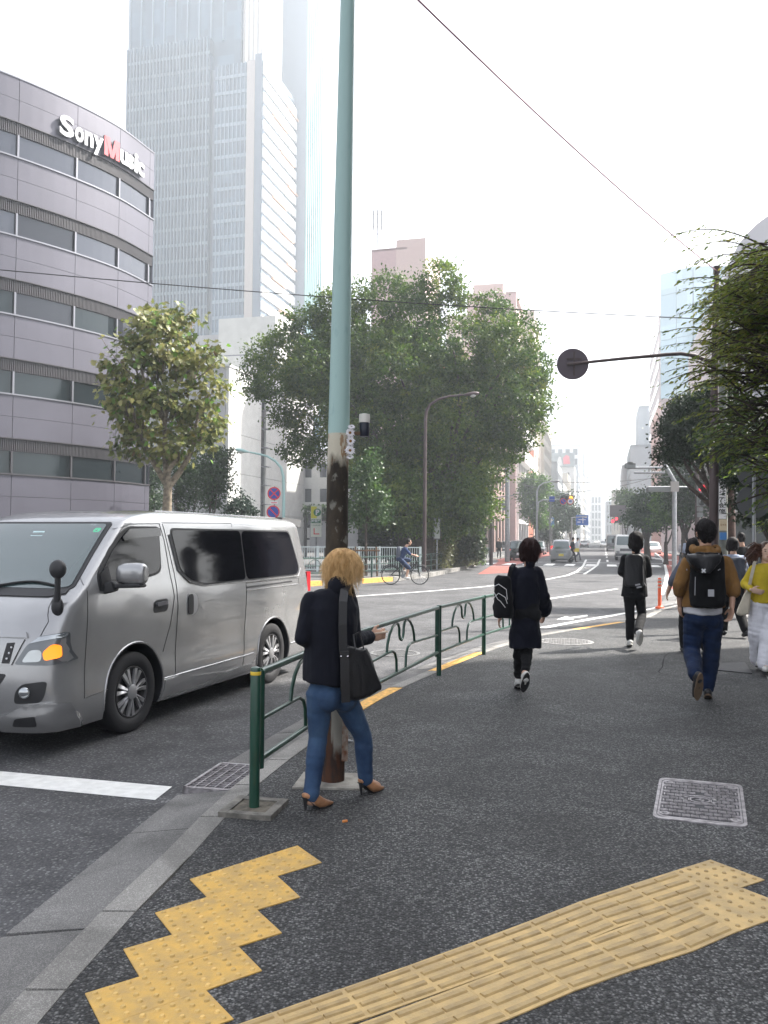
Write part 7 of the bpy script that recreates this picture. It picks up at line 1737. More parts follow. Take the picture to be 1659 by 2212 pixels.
def person(label, J, top=None, bottom=None, skin=M_SKIN, hair=M_HB, hairstyle='short', head_r=1.0, sleeve='long', vox=.009, top_hem=None, shoe=M_SHW, sole=None, top_loose=1.0, leg=(.082, .056, .047), flare=False, group=None, fold=.010, arm_r=(.058, .050, .042), collar=None, hem_w=None, sgap=.0, look=None, seed=1, bare=0):
    """J: joints in world space; builds skin body, hair, top, trousers and shoes on one Empty"""
    base = (Vector(J['anL'])+Vector(J['anR']))/2; base.z = 0; p = empty('person', base, 0, label, 'person', group)
    j = {k: (v if k[:2] == 'dn' else Vector(v)-base) for k, v in J.items() if k != 'face' and k[:4] != 'hand'}; f = Vector(J['face']).normalized()
    lat = (j['shR']-j['shL']).normalized(); latH = (j['hpR']-j['hpL']).normalized(); up3 = (j['neck']-(j['hpL']+j['hpR'])/2).normalized()
    fr = up3.cross(lat).normalized(); fr = fr if fr.dot(f) > 0 else -fr; frH = up3.cross(latH).normalized(); frH = frH if frH.dot(f) > 0 else -frH
    hf = Vector(look).normalized() if look else f; hs = .0
    H = head_r; hc = j['head']; hup = (hc-j['neck']).normalized(); hup = (hup+Vector((0, 0, 1))).normalized() if not look else hup; hx = hf.cross(Vector((0, 0, 1))).normalized(); hz = hx.cross(hf).normalized(); HM = Matrix((hx, hf, hz)).transposed()
    pel = (j['hpL']+j['hpR'])/2; chest = (j['shL']+j['shR'])/2; sw = (j['shR']-j['shL']).length/2
    # ---- skin
    g = MB(); g.ball(hc+hz*.012*H, (.074*H, .092*H, .105*H), 20, 14, M=HM); g.ball(hc+hf*.022*H-hz*.055*H, (.056*H, .062*H, .062*H), 16, 10, M=HM)
    cap(g, hc+hf*.088*H+hz*.0*H, hc+hf*.102*H-hz*.028*H, .010*H, .014*H, 8)
    for s in (-1, 1): g.ball(hc+hx*s*.076*H-hz*.012*H-hf*.005, (.012*H, .018*H, .030*H), 8, 6, M=HM)
    cap(g, hc-hz*.05*H-hf*.02, j['neck']-Vector((0, 0, .03)), .048*H, .056*H)
    rings(g, [(chest+up3*.0, lat, fr, sw*.7, .06), (chest-up3*.08, lat, fr, sw*.82, .08), (lerp3(chest, pel, .45), lat, fr, sw*.78, .08), (lerp3(chest, pel, .75), latH, frH, sw*.74, .08), (pel, latH, frH, sw*.85, .09), (pel-up3*.06, latH, frH, sw*.75, .08)])
    for s, a, b, c in ((-1, 'shL', 'elL', 'wrL'), (1, 'shR', 'elR', 'wrR')):
        cap(g, lerp3(j[a], j[b], .16)-lat*s*.012, j[b], .036, .033); cap(g, j[b], j[c], .035, .025); d = (j[c]-j[b]).normalized(); hd = J.get('hand'+('L' if s < 0 else 'R'))
        dd = Vector(hd[0]).normalized() if hd else d; sd = Vector(hd[1]) if hd else f; pm = Vector(hd[2]) if hd else -lat*s
        sd = (sd-dd*sd.dot(dd)).normalized(); pm = (pm-dd*pm.dot(dd)); pm = (pm-sd*pm.dot(sd)).normalized()
        hand(g, j[c], dd, sd, pm, 1.0 if H < 1.02 else 1.08, hd[3] if hd else .45)
    for a, b, c, t in (('hpL', 'knL', 'anL', 'toeL'), ('hpR', 'knR', 'anR', 'toeR')):
        cap(g, j[a], j[b], .070, .046); cap(g, j[b], lerp3(j[b], j[c], .35), .046, .050); cap(g, lerp3(j[b], j[c], .35), j[c], .050, .031); cap(g, j[c], lerp3(j[c], j[t], .7), .032, .022)
    fused('body', g, skin, p, vox*.8, 2)
    for s in (-1, 1):
        g = MB(); g.ball(hc+hf*.080*H+hx*s*.031*H+hz*.008*H, (.013*H, .008, .006*H), 10, 6, M=HM); g.obj('eye', M_DARK, p)
        g = MB(); g.ball(hc+hf*.083*H+hx*s*.032*H+hz*.032*H, (.018*H, .006, .004*H), 10, 6, M=HM); g.obj('eyebrow', hair, p)
    g = MB(); g.ball(hc+hf*.083*H-hz*.058*H, (.022*H, .008, .007*H), 10, 6, M=HM); g.obj('mouth', mat('lips', (.42, .14, .12), .5), p)
    # ---- hair
    g = MB()
    if hairstyle == 'short': g.ball(hc+hz*.028*H-hf*.014*H, (.084*H, .098*H, .104*H), 20, 14, M=HM); g.ball(hc-hf*.040*H-hz*.035*H, (.070*H, .055*H, .062*H), 16, 10, M=HM)
    elif hairstyle == 'bob': g.ball(hc+hz*.020*H-hf*.020*H, (.098*H, .100*H, .112*H), 20, 14, M=HM); g.ball(hc-hf*.036*H-hz*.055*H, (.096*H, .070*H, .080*H), 16, 10, M=HM); [g.ball(hc+hx*s*.072*H-hz*.05*H+hf*.02*H, (.028*H, .055*H, .075*H), 10, 8, M=HM) for s in (-1, 1)]
    else: g.ball(hc+hz*.022*H-hf*.018*H, (.088*H, .098*H, .106*H), 20, 14, M=HM); g.ball(hc-hf*.055*H-hz*.06*H, (.07*H, .05*H, .09*H), 12, 10, M=HM)
    hr = fused('hair', g, hair, p, vox, 2, .012, 26, stretch=(1, 1, .5), seed=seed)
    # ---- top
    if top:
        g = MB(); L_ = top_loose; hem = j['hem'] if 'hem' in j else lerp3(chest, pel, 1.08); hw_ = hem_w or sw*.98*L_
        rings(g, [(chest+up3*.045, lat, fr, sw*.50, .060), (chest+up3*.015, lat, fr, sw*.88, .082), (chest-up3*.06, lat, fr, sw*1.02*L_, .105*L_), (lerp3(chest, hem, .30), lat, fr, sw*.98*L_, .115*L_), (lerp3(chest, hem, .58), (lat+latH).normalized(), fr, lerp3(sw*.90*L_, hw_, .3), .108*L_), (lerp3(chest, hem, .85), latH, frH, lerp3(sw*.94*L_, hw_, .8), .116*L_), (hem, latH, frH, hw_, .118*L_), (hem-up3*.004, latH, frH, hw_*.9, .10*L_)], 24)
        a0, a1, a2 = arm_r
        for s, a, b, c in ((-1, 'shL', 'elL', 'wrL'), (1, 'shR', 'elR', 'wrR')):
            cap(g, j[a]-lat*s*.020-up3*.022, j[b], a0*1.02, a1)
            if sleeve == 'long': cap(g, j[b], lerp3(j[b], j[c], .9), a1, a2)
            elif sleeve == 'elbow': cap(g, j[b], lerp3(j[b], j[c], .28), a1*1.05, a2*1.15)
            elif sleeve == 'wide': cap(g, j[b], lerp3(j[b], j[c], .62), a1*1.1, a2*1.7)
        if collar: cap(g, j['neck']-fr*.012, j['neck']+(hc-j['neck'])*.28-fr*.015, .070*collar, .062*collar)
        fused('jacket' if sleeve == 'long' else 'top', g, top, p, vox, 3, fold, 9, seed=seed)
    # ---- trousers
    if bottom:
        g = MB(); l0, l1, l2 = leg
        rings(g, [(pel+up3*.10, latH, frH, sw*.78, .095), (pel+up3*.02, latH, frH, sw*.90, .115), (pel-up3*.05, latH, frH, sw*.90, .115), (pel-up3*.09, latH, frH, sw*.75, .10)], 20)
        g.ball(pel-frH*.045-up3*.03-latH*.055, (.085, .085, .09), 12, 8); g.ball(pel-frH*.045-up3*.03+latH*.055, (.085, .085, .09), 12, 8)
        for a, b, c in (('hpL', 'knL', 'anL'), ('hpR', 'knR', 'anR')):
            e = lerp3(j[b], j[c], .93 if bare == 0 else 1-bare); cap(g, j[a]-up3*.02, j[b], l0*1.08, l1*1.06); cap(g, j[b], lerp3(j[b], e, .35), l1*1.05, l1*1.08); cap(g, lerp3(j[b], e, .35), e, l1*1.05 if not flare else l2*1.0, l2)
        fused('trousers', g, bottom, p, vox, 3, fold*.42, 12, seed=seed+5, stretch=(.5, .5, 2.4))
    # ---- shoes
    if shoe:
        for a, t in (('anL', 'toeL'), ('anR', 'toeR')):
            an, to = j[a], j[t]; d = (to-an); fd = d.normalized(); dn = Vector(j.get('dn'+a[-1], (0, 0, -1))); dn = (dn-fd*dn.dot(fd)).normalized()
            heel = an-fd*.045+dn*.045; tip = to
            g = MB(); cap(g, heel, lerp3(heel, tip, .45), .036, .040); cap(g, lerp3(heel, tip, .45), tip-fd*.02-dn*0, .042, .032); cap(g, an+dn*.01, an+dn*.045, .040, .040)
            sh = fused('shoe', g, shoe, p, vox*.9, 2)
            if sole:
                sd = fd.cross(dn).normalized(); c0 = heel+dn*.030; c1 = tip+dn*.022; g = MB(); n = 20; V = []
                for off in (-.0, .016):
                    for k in range(n):
                        t_ = 2*math.pi*k/n; u_ = .5-.5*math.cos(t_); w_ = .042*math.sin(t_)*(1.0 if u_ > .5 else .86); V.append(lerp3(c0-fd*.045, c1+fd*.02, u_)+sd*w_+dn*off)
                g.add(V, [tuple(range(n)), tuple(range(n, 2*n))[::-1]]+[(k, n+k, n+(k+1) % n, (k+1) % n) for k in range(n)]); g.obj('sole', sole, sh)
    return p, j, base
def strands(p, hc, H, f, m, n, L0, L1, spread, down=1.0, r=.0016, seed=1, vol=(.088, .098, .106), name='hair_strands'):
    rr = random.Random(seed); hx = Vector(f).cross(Vector((0, 0, 1))).normalized(); hz = hx.cross(Vector(f)).normalized(); M_ = Matrix((hx, Vector(f), hz)).transposed(); g = MB()
    for _ in range(n):
        while True:
            d = Vector((rr.gauss(0, 1), rr.gauss(0, 1), rr.gauss(.25, 1))).normalized()
            if not (d.y > .45 and d.z < .25): break
        s = hc+M_ @ Vector((d.x*vol[0], d.y*vol[1]-.015, d.z*vol[2]+.02))*H*.97; out_ = (M_ @ d); L = rr.uniform(L0, L1); tg = (Vector((0, 0, -1))*down+out_*.15+Vector((rr.gauss(0, 1), rr.gauss(0, 1), rr.gauss(0, .4)))*spread); tg = (tg-out_*tg.dot(out_)*.75).normalized()
        P = [s]
        for k in range(1, 5): t = k/4; P.append(s+out_*(.016*math.sin(t*2.4)+.004)+tg*L*t+Vector((0, 0, -1))*L*.35*t*t*down)
        g.tube(P, [r*(1.6-1.3*k/4) for k in range(5)], 3, caps=False)
    return g.obj(name, m, p)
V3 = Vector
for sg in (-1, 1):
    g = MB()
    rings(g, [(V3((.80, sg*y0, 1.34+dz)), V3((1, 0, 0)), V3((0, 0, 1)), a, b) for y0, a, b, dz in ((.88, .03, .05, -.01), (.895, .048, .075, 0), (.95, .058, .088, 0), (1.05, .06, .092, 0), (1.12, .055, .086, 0), (1.145, .04, .066, 0))], 20)
    fused('door_mirror', g, M_SILV_P, van, .009, 4)
    g = MB(); g.beam((.80, sg*.80, 1.235), (.80, sg*1.12, 1.25), .10, .035); g.beam((.74, sg*.78, 1.215), (.78, sg*.87, 1.24), .14, .09); fused('mirror_foot', g, M_BPL, van, .010, 3)
# ---- 1 woman with short blond hair looking at her phone
fL, fR = W(672, 1742), W(778, 1706)
fa = V3((.62, .78, 0)).normalized()
J = dict(head=D(741, 1229, 5.05), neck=D(727, 1266, 4.97), shL=D(666, 1290, 4.90), shR=D(760, 1289, 5.06), elL=D(652, 1378, 4.86), elR=D(764, 1384, 5.03), wrL=D(700, 1392, 5.22), wrR=D(800, 1375, 5.22),
         hpL=D(692, 1492, 4.93), hpR=D(740, 1492, 5.03), hem=D(714, 1474, 4.97), knL=D(687, 1592, 4.95), knR=D(784, 1590, 5.12), anL=D(671, 1728, 4.83), anR=D(790, 1688, 5.13), toeL=D(716, 1738, 4.92), toeR=D(826, 1700, 5.22), face=fa,
         handR=(V3((.9, .42, .12)), V3((0, 0, 1)), V3((-.4, .9, 0)), 1.0), handL=(V3((.8, .6, .2)), V3((0, 0, 1)), V3((.7, -.5, 0)), .9))
wp, wj, wb = person('woman with short blond hair and navy jacket reading her phone beside the pale pole', J, M_NAVY, M_JEAN, hair=M_HBL, hairstyle='bob', head_r=.90, vox=.0075, shoe=None, top_loose=1.14, leg=(.078, .053, .046), fold=.010, arm_r=(.052, .050, .045), collar=.78, hem_w=.172, look=V3((.72, .55, -.42)), bare=.06)
strands(wp, wj['head'], 1.0, V3((.72, .55, -.42)).normalized(), M_HBL, 3400, .045, .11, .42, 1.0, .0010, 3, (.087, .091, .099))
def mule(p, an, toe, hp, gz):
    """pointed heeled mule: upper, sole, slim heel"""
    an, toe = V3(an), V3(toe); fd = V3((toe.x-an.x, toe.y-an.y, 0)).normalized(); sd = V3((-fd.y, fd.x, 0)); L = V3((toe.x-an.x, toe.y-an.y, 0)).length; g = MB(); h0 = an-fd*.045
    pr = [(-.005, .088, .022, .012), (.03, .080, .030, .022), (.07, .060, .036, .034), (.11, .040, .040, .040), (.15, .026, .040, .028), (.19, .018, .030, .016), (.225, .012, .014, .009), (.245, .010, .004, .004)]; k_ = (L+.045)/.225
    rings(g, [(V3((h0.x+fd.x*s*k_, h0.y+fd.y*s*k_, gz+z)), sd, V3((0, 0, 1)), a, b) for s, z, a, b in pr], 16); o = fused('shoe', g, M_TAN, p, .006, 1)
    g = MB(); a = V3((h0.x+fd.x*.012, h0.y+fd.y*.012, gz+.075)); g.tube([a, a+V3((-.004*fd.x, -.004*fd.y, -.035)), V3((a.x, a.y, gz+.001))], [.020, .010, .0055], 10); g.obj('heel', M_BPL, o)
    g = MB(); rings(g, [(V3((h0.x+fd.x*s*k_, h0.y+fd.y*s*k_, gz+max(.004, z-b-.004))), sd, V3((0, 0, 1)), a*.95, .004) for s, z, a, b in pr[:-1]], 10); g.obj('sole', M_SOLED, o)
mule(wp, wj['anL'], wj['toeL'], 0, .0); mule(wp, wj['anR'], wj['toeR'], 0, .0)
ph = empty('phone', D(812, 1373, 5.24), 0, 'pale smartphone held flat in the blond woman\'s right hand', 'phone')
g = MB(); d = V3((.94, .32, .10)).normalized(); s = V3((0, .3, -.10)).normalized(); g.fbox(-d*.02+V3((0, -.03, .012)), d*.10, V3((-.03, .065, 0)), V3((0, 0, .009))); g.obj('body', mat('phone_pale', (.60, .48, .38), .3), ph)
# shoulder bag with wide strap
bg_ = D(762, 1450, 4.86); bag = empty('shoulder_bag', bg_, 0, 'black leather shoulder bag with a wide strap hanging at the blond woman\'s hip', 'bag')
bl_ = lambda u, v, Z: D(u, v, Z)-bg_
g = MB(); V = []
outl = [(738, 1400), (752, 1395), (775, 1402), (790, 1400), (800, 1420), (812, 1452), (826, 1480), (826, 1490), (800, 1502), (770, 1512), (742, 1510), (734, 1480), (734, 1430)]
n = len(outl)
for dz_, sc_ in ((-.045, .94), (-.03, 1), (.03, 1), (.05, .94)):
    cu = sum(a for a, b in outl)/n; cv = sum(b for a, b in outl)/n
    for a, b in outl: V.append(bl_(cu+(a-cu)*sc_, cv+(b-cv)*sc_, 4.88+dz_*1.3+(a-734)*.0015))
g.add(V, [tuple(range(n))[::-1], tuple(range(3*n, 4*n))]+[(i*n+k, i*n+(k+1) % n, (i+1)*n+(k+1) % n, (i+1)*n+k) for i in range(3) for k in range(n)])
fused('pouch', g, M_LEA, bag, .008, 3, .012, 8)
def strap(nm, P, wd, m, par, th=.006, wdir=None):
    g = MB(); P = [V3(p) for p in P]
    for a, b in zip(P, P[1:]):
        d = (b-a); x = (wdir-d.normalized()*wdir.dot(d.normalized())).normalized() if wdir else d.cross(V3((0, 0, 1))).normalized()
        y = d.normalized().cross(x); g.fbox(a-x*wd/2-y*th/2-d*.02, x*wd, d*1.04, y*th)
    return g.obj(nm, m, par)
strap('strap', [bl_(744, 1274, 4.90), bl_(741, 1300, 4.845), bl_(740, 1350, 4.83), bl_(742, 1420, 4.83)], .048, M_LEA, bag, .006, V3((1, .2, 0)))
strap('strap', [bl_(744, 1274, 4.90), bl_(752, 1262, 4.98), bl_(764, 1300, 5.1)], .048, M_LEA, bag, .006, V3((1, .2, 0)))
strap('side_strap', [bl_(744, 1408, 4.80), bl_(745, 1470, 4.80), bl_(747, 1516, 4.81)], .05, M_LEA, bag, .012, V3((1, .1, 0)))
strap('handle', [bl_(768, 1404, 4.87), bl_(764, 1372, 4.90), bl_(776, 1366, 4.92), bl_(786, 1402, 4.93)], .02, M_LEA, bag, .008, V3((0, 1, 0)))
g = MB(); [g.ball(bl_(u, 1418, 4.79), .006, 8, 6) for u in (737, 751)]; g.obj('rivets', M_CHR, bag)
# ---- 2 woman in the long dark coat
Z2 = 8.6
J = dict(head=D(1144, 1188, Z2), neck=D(1143, 1218, Z2), shL=D(1110, 1234, Z2), shR=D(1164, 1234, Z2+.03), elL=D(1096, 1283, Z2-.03), elR=D(1173, 1288, Z2+.05), wrL=D(1082, 1328, Z2+.05), wrR=D(1174, 1325, Z2+.25),
         hpL=D(1128, 1320, Z2), hpR=D(1149, 1320, Z2), hem=D(1133, 1398, Z2), knL=D(1121, 1400, Z2), knR=D(1140, 1398, Z2+.08), anL=D(1120, 1468, Z2+.08), anR=D(1133, 1460, Z2-.28), toeL=D(1117, 1482, Z2+.26), toeR=D(1129, 1487, Z2-.22), dnR=V3((.1, -1, .2)), face=V3((.05, 1, 0)))
cw, cj, cb = person('woman with dark bobbed hair in a long dark navy coat walking away', J, M_NAV2, M_BLKC, hair=M_HR, hairstyle='bob', head_r=.99, vox=.009, shoe=M_SHW, sole=M_SOLED, top_loose=1.05, hem_w=.165, sleeve='wide', leg=(.07, .055, .046), bare=.16, fold=.022, arm_r=(.062, .064, .06), collar=.8, seed=3)
strands(cw, cj['head'], 1.0, V3((0, 1, 0)), M_HR, 700, .04, .09, .2, 1.2, .0018, 5, (.088, .092, .102))
def backpack(label, c, W_, H_, Dp, m, back, accents=None, name='backpack'):
    c = V3(c); back = V3(back).normalized(); x = V3((0, 0, 1)).cross(back).normalized(); up_ = V3((0, 0, 1)); b = empty(name, c, 0, label, 'backpack')
    g = MB(); rings(g, [(up_*(z*H_)+back*(Dp*.5), x, back, W_*.5*a, Dp*.5*d) for z, a, d in ((-.5, .78, .7), (-.47, .94, .95), (-.3, 1, 1.05), (0, 1, 1), (.25, .96, .85), (.42, .86, .7), (.5, .6, .5))], 20)
    fused('bag_body', g, m, b, .010, 3, .014, 8); return b, x, up_, back
b, x, u_, bk = backpack('black backpack with white piping hanging from the coat woman\'s left shoulder', D(1093, 1288, Z2-.13), .19, .42, .17, M_BLKC, V3((-.5, -1, 0)))
M_PIPE = mat('white_piping', (.6, .6, .6), .5)
for q in ([(-.08, .10), (-.02, .13), (.06, .08), (.07, -.02)], [(-.085, -.02), (-.02, .04), (.05, .0), (.07, -.06)], [(-.07, .05), (-.03, -.02), (.0, -.04), (.05, -.1)]):
    g = MB(); g.tube([x*a+u_*z+bk*.172 for a, z in q], .0035, 6); g.obj('piping', M_PIPE, b)
strap('strap', [D(1096, 1262, Z2-.12)-b.location, D(1104, 1226, Z2-.08)-b.location, D(1110, 1219, Z2)-b.location, D(1106, 1240, Z2+.12)-b.location], .04, M_BLKC, b, .008, V3((1, 0, 0)))
# ---- 3 man in the black suit
Z3 = 12.1
J = dict(head=D(1373.5, 1167, Z3), neck=D(1373, 1187, Z3), shL=D(1347, 1203, Z3), shR=D(1397, 1203, Z3), elL=D(1341, 1236, Z3+.05), elR=D(1401, 1240, Z3+.03), wrL=D(1356, 1248, Z3+.28), wrR=D(1388, 1246, Z3+.28),
         hpL=D(1359, 1281, Z3), hpR=D(1381, 1281, Z3), hem=D(1370, 1288, Z3), knL=D(1361, 1330, Z3+.02), knR=D(1387, 1328, Z3+.08), anL=D(1361, 1382, Z3), anR=D(1378, 1366, Z3-.35), toeL=D(1358, 1391, Z3+.22), toeR=D(1379, 1390, Z3-.22), dnR=V3((.1, -1, .2)), face=V3((.05, 1, 0)))
sm, sj, sb_ = person('man in a black suit with a slim black backpack walking away, head down', J, M_BLKC, M_BLKC, hair=M_HB, head_r=1.05, hairstyle='bob', vox=.012, shoe=M_SHW, sole=M_SHW, top_loose=1.0, leg=(.080, .062, .060), fold=.012, collar=.9, seed=7, hem_w=.19)
b, x, u_, bk = backpack('slim black backpack with grey tags on the back of the man in the black suit', D(1368, 1232, Z3-.10), .28, .46, .10, M_LEA, V3((0, -1, 0)))
for a, z in ((.03, -.20), (.05, -.235)): g = MB(); g.box(V3((a, -.108, z)), (.07, .006, .022), rot=Matrix.Rotation(-.2, 3, 'Y')); g.obj('tag', M_PATCH, b)
g = MB(); g.tube([D(1390, 1245, Z3-.12)-b.location, D(1391, 1258, Z3-.13)-b.location, D(1396, 1266, Z3-.13)-b.location], .005, 6); g.obj('cord', M_PATCH, b)
# ---- 4 man in the brown hooded jacket
Z4 = 8.2
J = dict(head=D(1523, 1151, Z4), neck=D(1523, 1186, Z4), shL=D(1484, 1211, Z4), shR=D(1571, 1211, Z4), elL=D(1467, 1262, Z4-.02), elR=D(1583, 1264, Z4-.04), wrL=D(1468, 1306, Z4+.08), wrR=D(1581, 1312, Z4-.10),
         hpL=D(1500, 1335, Z4), hpR=D(1539, 1335, Z4), hem=D(1518, 1311, Z4), knL=D(1494, 1405, Z4+.05), knR=D(1537, 1408, Z4+.05), anL=D(1503, 1462, Z4-.38), anR=D(1529, 1488, Z4+.02), toeL=D(1502, 1505, Z4-.30), toeR=D(1528, 1506, Z4+.25), dnL=V3((.1, -1, .15)), face=V3((0, 1, 0)),
         handR=(V3((-.05, .1, -1)), V3((-.2, 1, 0)), V3((-1, -.3, 0)), .7))
hm, hj, hb = person('tall man in a brown hooded jacket and dark jeans walking away with a black backpack', J, M_BRH, M_JEAN2, hair=M_HB, head_r=1.08, vox=.009, shoe=M_BPL, sole=M_SOLE, sleeve='elbow', leg=(.098, .076, .066), fold=.018, arm_r=(.070, .064, .056), seed=9, hem_w=.205)
strands(hm, hj['head'], 1.0, V3((0, 1, 0)), M_HB, 700, .015, .03, .4, .8, .0016, 8, (.083, .095, .104))
g = MB(); nk = hj['neck']
for k in range(12): a = math.pi*(.0+1.0*k/11)*1.25-.4; b2 = a+.36; r1 = .115; cap(g, nk+V3((math.cos(a)*r1, -math.sin(a)*.085, -.010-.02*math.sin(a))), nk+V3((math.cos(b2)*r1, -math.sin(b2)*.085, -.010-.02*math.sin(b2))), .040, .040)
g.ball(nk+V3((0, -.075, -.055)), (.10, .05, .055), 14, 8); g.ball(nk+V3((-.03, -.05, 0)), (.11, .07, .045), 14, 8)
fused('hood', g, M_BRH, hm, .009, 3, .020, 12)
g = MB(); c = hj['hem']; rings(g, [(c+V3((.0, 0, .04)), V3((1, 0, 0)), V3((0, 1, 0)), .185, .10), (c+V3((0, 0, -.055)), V3((1, 0, 0)), V3((0, 1, 0)), .18, .128), (c+V3((.0, 0, -.075)), V3((1, 0, 0)), V3((0, 1, 0)), .13, .128)], 24); fused('shirt_tail', g, M_WHC, hm, .01, 2, .008, 9)
b, x, u_, bk = backpack('large black roll-top backpack with a white buckle and grey patch on the brown jacket', D(1521, 1252, Z4-.10), .34, .52, .18, M_BLKC, V3((0, -1, 0)))
fp_ = lambda u, v, o=.0: D(u, v, Z4-.30-o)-b.location
g = MB(); rings(g, [(fp_(1519, 1198), V3((1, 0, 0)), V3((0, 1, 0)), .165, .09), (fp_(1519, 1203), V3((1, 0, 0)), V3((0, 1, 0)), .168, .115), (fp_(1519, 1212), V3((1, 0, 0)), V3((0, 1, 0)), .155, .12), (fp_(1519, 1226), V3((1, 0, 0)), V3((0, 1, 0)), .10, .12), (fp_(1519, 1236), V3((1, 0, 0)), V3((0, 1, 0)), .045, .11)], 20)
fused('flap', g, M_LEA, b, .009, 2, .014, 9)
g = MB(); c = D(1520, 1233, Z4-.425)-b.location
g.box(c, (.026, .008, .026), rot=Matrix.Rotation(.1, 3, 'Y'))
for s in (-1, 1):
    for s2 in (-1, 1): g.box(c+V3((s*.012, 0, s2*.012)), (.012, .008, .012), rot=Matrix.Rotation(.78, 3, 'Y'))
g.obj('buckle', M_WHT, b)
g = MB(); g.box(D(1536, 1281, Z4-.315)-b.location, (.054, .012, .066)); g.obj('patch', M_PATCH, b)
g = MB(); g.tube([D(1502, 1246, Z4-.308)-b.location, D(1501, 1286, Z4-.308)-b.location], .003, 6); g.obj('zip', M_PATCH, b)
for s, uu in ((-1, 1487), (1, 1554)): strap('strap', [D(uu+s*2, 1205, Z4-.05)-b.location, D(uu, 1193, Z4)-b.location, D(uu-s*2, 1205, Z4+.1)-b.location], .05, M_BLKC, b, .01, V3((1, 0, 0)))
strap('strap', [D(1553, 1222, Z4-.2)-b.location, D(1550, 1196, Z4-.08)-b.location, D(1541, 1184, Z4-.05)-b.location], .05, M_BLKC, b, .012, V3((1, .2, 0)))
for s, uu in ((-1, 1486), (1, 1553)): g = MB(); g.tube([D(uu, 1196, Z4-.30)-b.location, D(uu+s*-1, 1206, Z4-.31)-b.location], .005, 6); g.obj('reflector', M_PATCH, b); g = MB(); g.tube([D(uu-2, 1232, Z4-.27)-b.location, D(uu+s*3, 1229, Z4-.27)-b.location], .004, 6); g.obj('pull', M_PATCH, b)
# ---- generic walkers
def walker(label, u, vf, Z, Hh, top, bottom, away=True, stride=.3, ph_=0, hair=M_HB, hs='short', arms=.0, vox=.016, ang=0, hunch=0, armx=0, **k):
    g0 = W(u, vf, 0) if Z is None else at_z(u, Z); s = Hh/1.7; f = V3((math.sin(ang), math.cos(ang), 0))*(1 if away else -1); r = V3((f.y, -f.x, 0)); U = V3((0, 0, 1))
    P = lambda a, b_, z: g0+r*a*s+f*b_*s+U*z*s
    J = dict(head=P(0, .05+hunch, 1.59), neck=P(0, .0+hunch*.6, 1.45), shL=P(-.175, 0, 1.37), shR=P(.175, 0, 1.37), elL=P(-.215-armx, -.05+arms, 1.10), elR=P(.215, -.03+arms, 1.10), wrL=P(-.20-armx*1.4, .12+arms*2, .90+arms), wrR=P(.20, -.02+arms*2, .88+arms),
             hpL=P(-.085, 0, .90), hpR=P(.085, 0, .90), knL=P(-.09, .12+stride*.3, .49), knR=P(.09, .02, .48), anL=P(-.08, stride*.8, .08), anR=P(.08, -stride, .12), toeL=P(-.08, stride*.8+.16, .03), toeR=P(.08, -stride+.13, .035), face=f)
    return person(label, J, top, bottom, hair=hair, hairstyle=hs, vox=vox, head_r=s, **k)
walker('person in a blue-grey blouse walking away just right of the brown-jacketed man', 1584, 0, 13.6, 1.60, M_STR, M_BLKC, hs='bob', seed=11, leg=(.085, .075, .07), shoe=M_BPL)
b, x, u_, bk = backpack('grey cloth bag on the back of the person in the blue-grey blouse', D(1590, 1232, 13.45), .30, .42, .14, M_GRC, V3((0, -1, 0)), name='bag'); b['category'] = 'bag'
walker('man in a dark suit walking towards the parked van at the right edge', 1603, 0, 18.5, 1.72, M_BLKC, M_BLKC, seed=12, shoe=M_BPL)
walker('bare-armed person mostly hidden in front of the brown-jacketed man', 1498, 0, 11.4, 1.58, M_GRC, M_BLKC, sleeve='elbow', hs='bob', seed=13, leg=(.08, .07, .06), shoe=M_BPL, ang=.1, armx=.10)
# ---- 5 woman in the mustard top coming towards us
Z5 = 10.0
J = dict(head=D(1656, 1192, Z5), neck=D(1655, 1212, Z5+.02), shR=D(1626, 1226, Z5), shL=D(1684, 1226, Z5), elR=D(1610, 1262, Z5+.02), elL=D(1696, 1266, Z5), wrR=D(1622, 1273, Z5-.16), wrL=D(1692, 1300, Z5-.1),
         hpR=D(1639, 1301, Z5), hpL=D(1668, 1301, Z5), hem=D(1654, 1302, Z5), knR=D(1637, 1362, Z5-.02), knL=D(1664, 1360, Z5-.1), anR=D(1640, 1428, Z5+.12), anL=D(1655, 1438, Z5-.25), toeR=D(1639, 1434, Z5-.06), toeL=D(1653, 1447, Z5-.42), face=V3((-.2, -1, 0)),
         handR=(V3((.7, -.35, -.25)), V3((.2, -.4, .9)), V3((.1, 1, .3)), .5))
yw, yj, yb = person('woman in a mustard top and wide white trousers walking towards us at the right edge', J, M_YELC, M_WHC, skin=M_SKIN2, hair=M_HBR, hairstyle='long', head_r=1.0, vox=.009, shoe=M_SHW, sole=M_SOLED, sleeve='long', leg=(.10, .105, .105), flare=True, fold=.014, top_loose=1.08, arm_r=(.058, .05, .042), seed=15)
g = MB(); hc = yj['head']
for k in range(80):
    s = hc+V3((random.uniform(-.09, -.03), random.uniform(-.03, .06), random.uniform(-.06, .08))); e = s+V3((random.uniform(-.16, -.06), random.uniform(-.02, .06), random.uniform(-.10, .02))); m_ = (s+e)/2+V3((0, 0, .035)); e2 = e+V3((random.uniform(-.05, .02), 0, random.uniform(-.08, -.02))); g.tube([s, m_, e, e2], [.012, .010, .006, .002], 5)
g.obj('windblown_hair', M_HBR, yw)
tb_ = D(1606, 1300, Z5-.05); tt = empty('tote_bag', tb_, 0, 'cream canvas tote bag on the shoulder of the woman in the mustard top', 'bag')
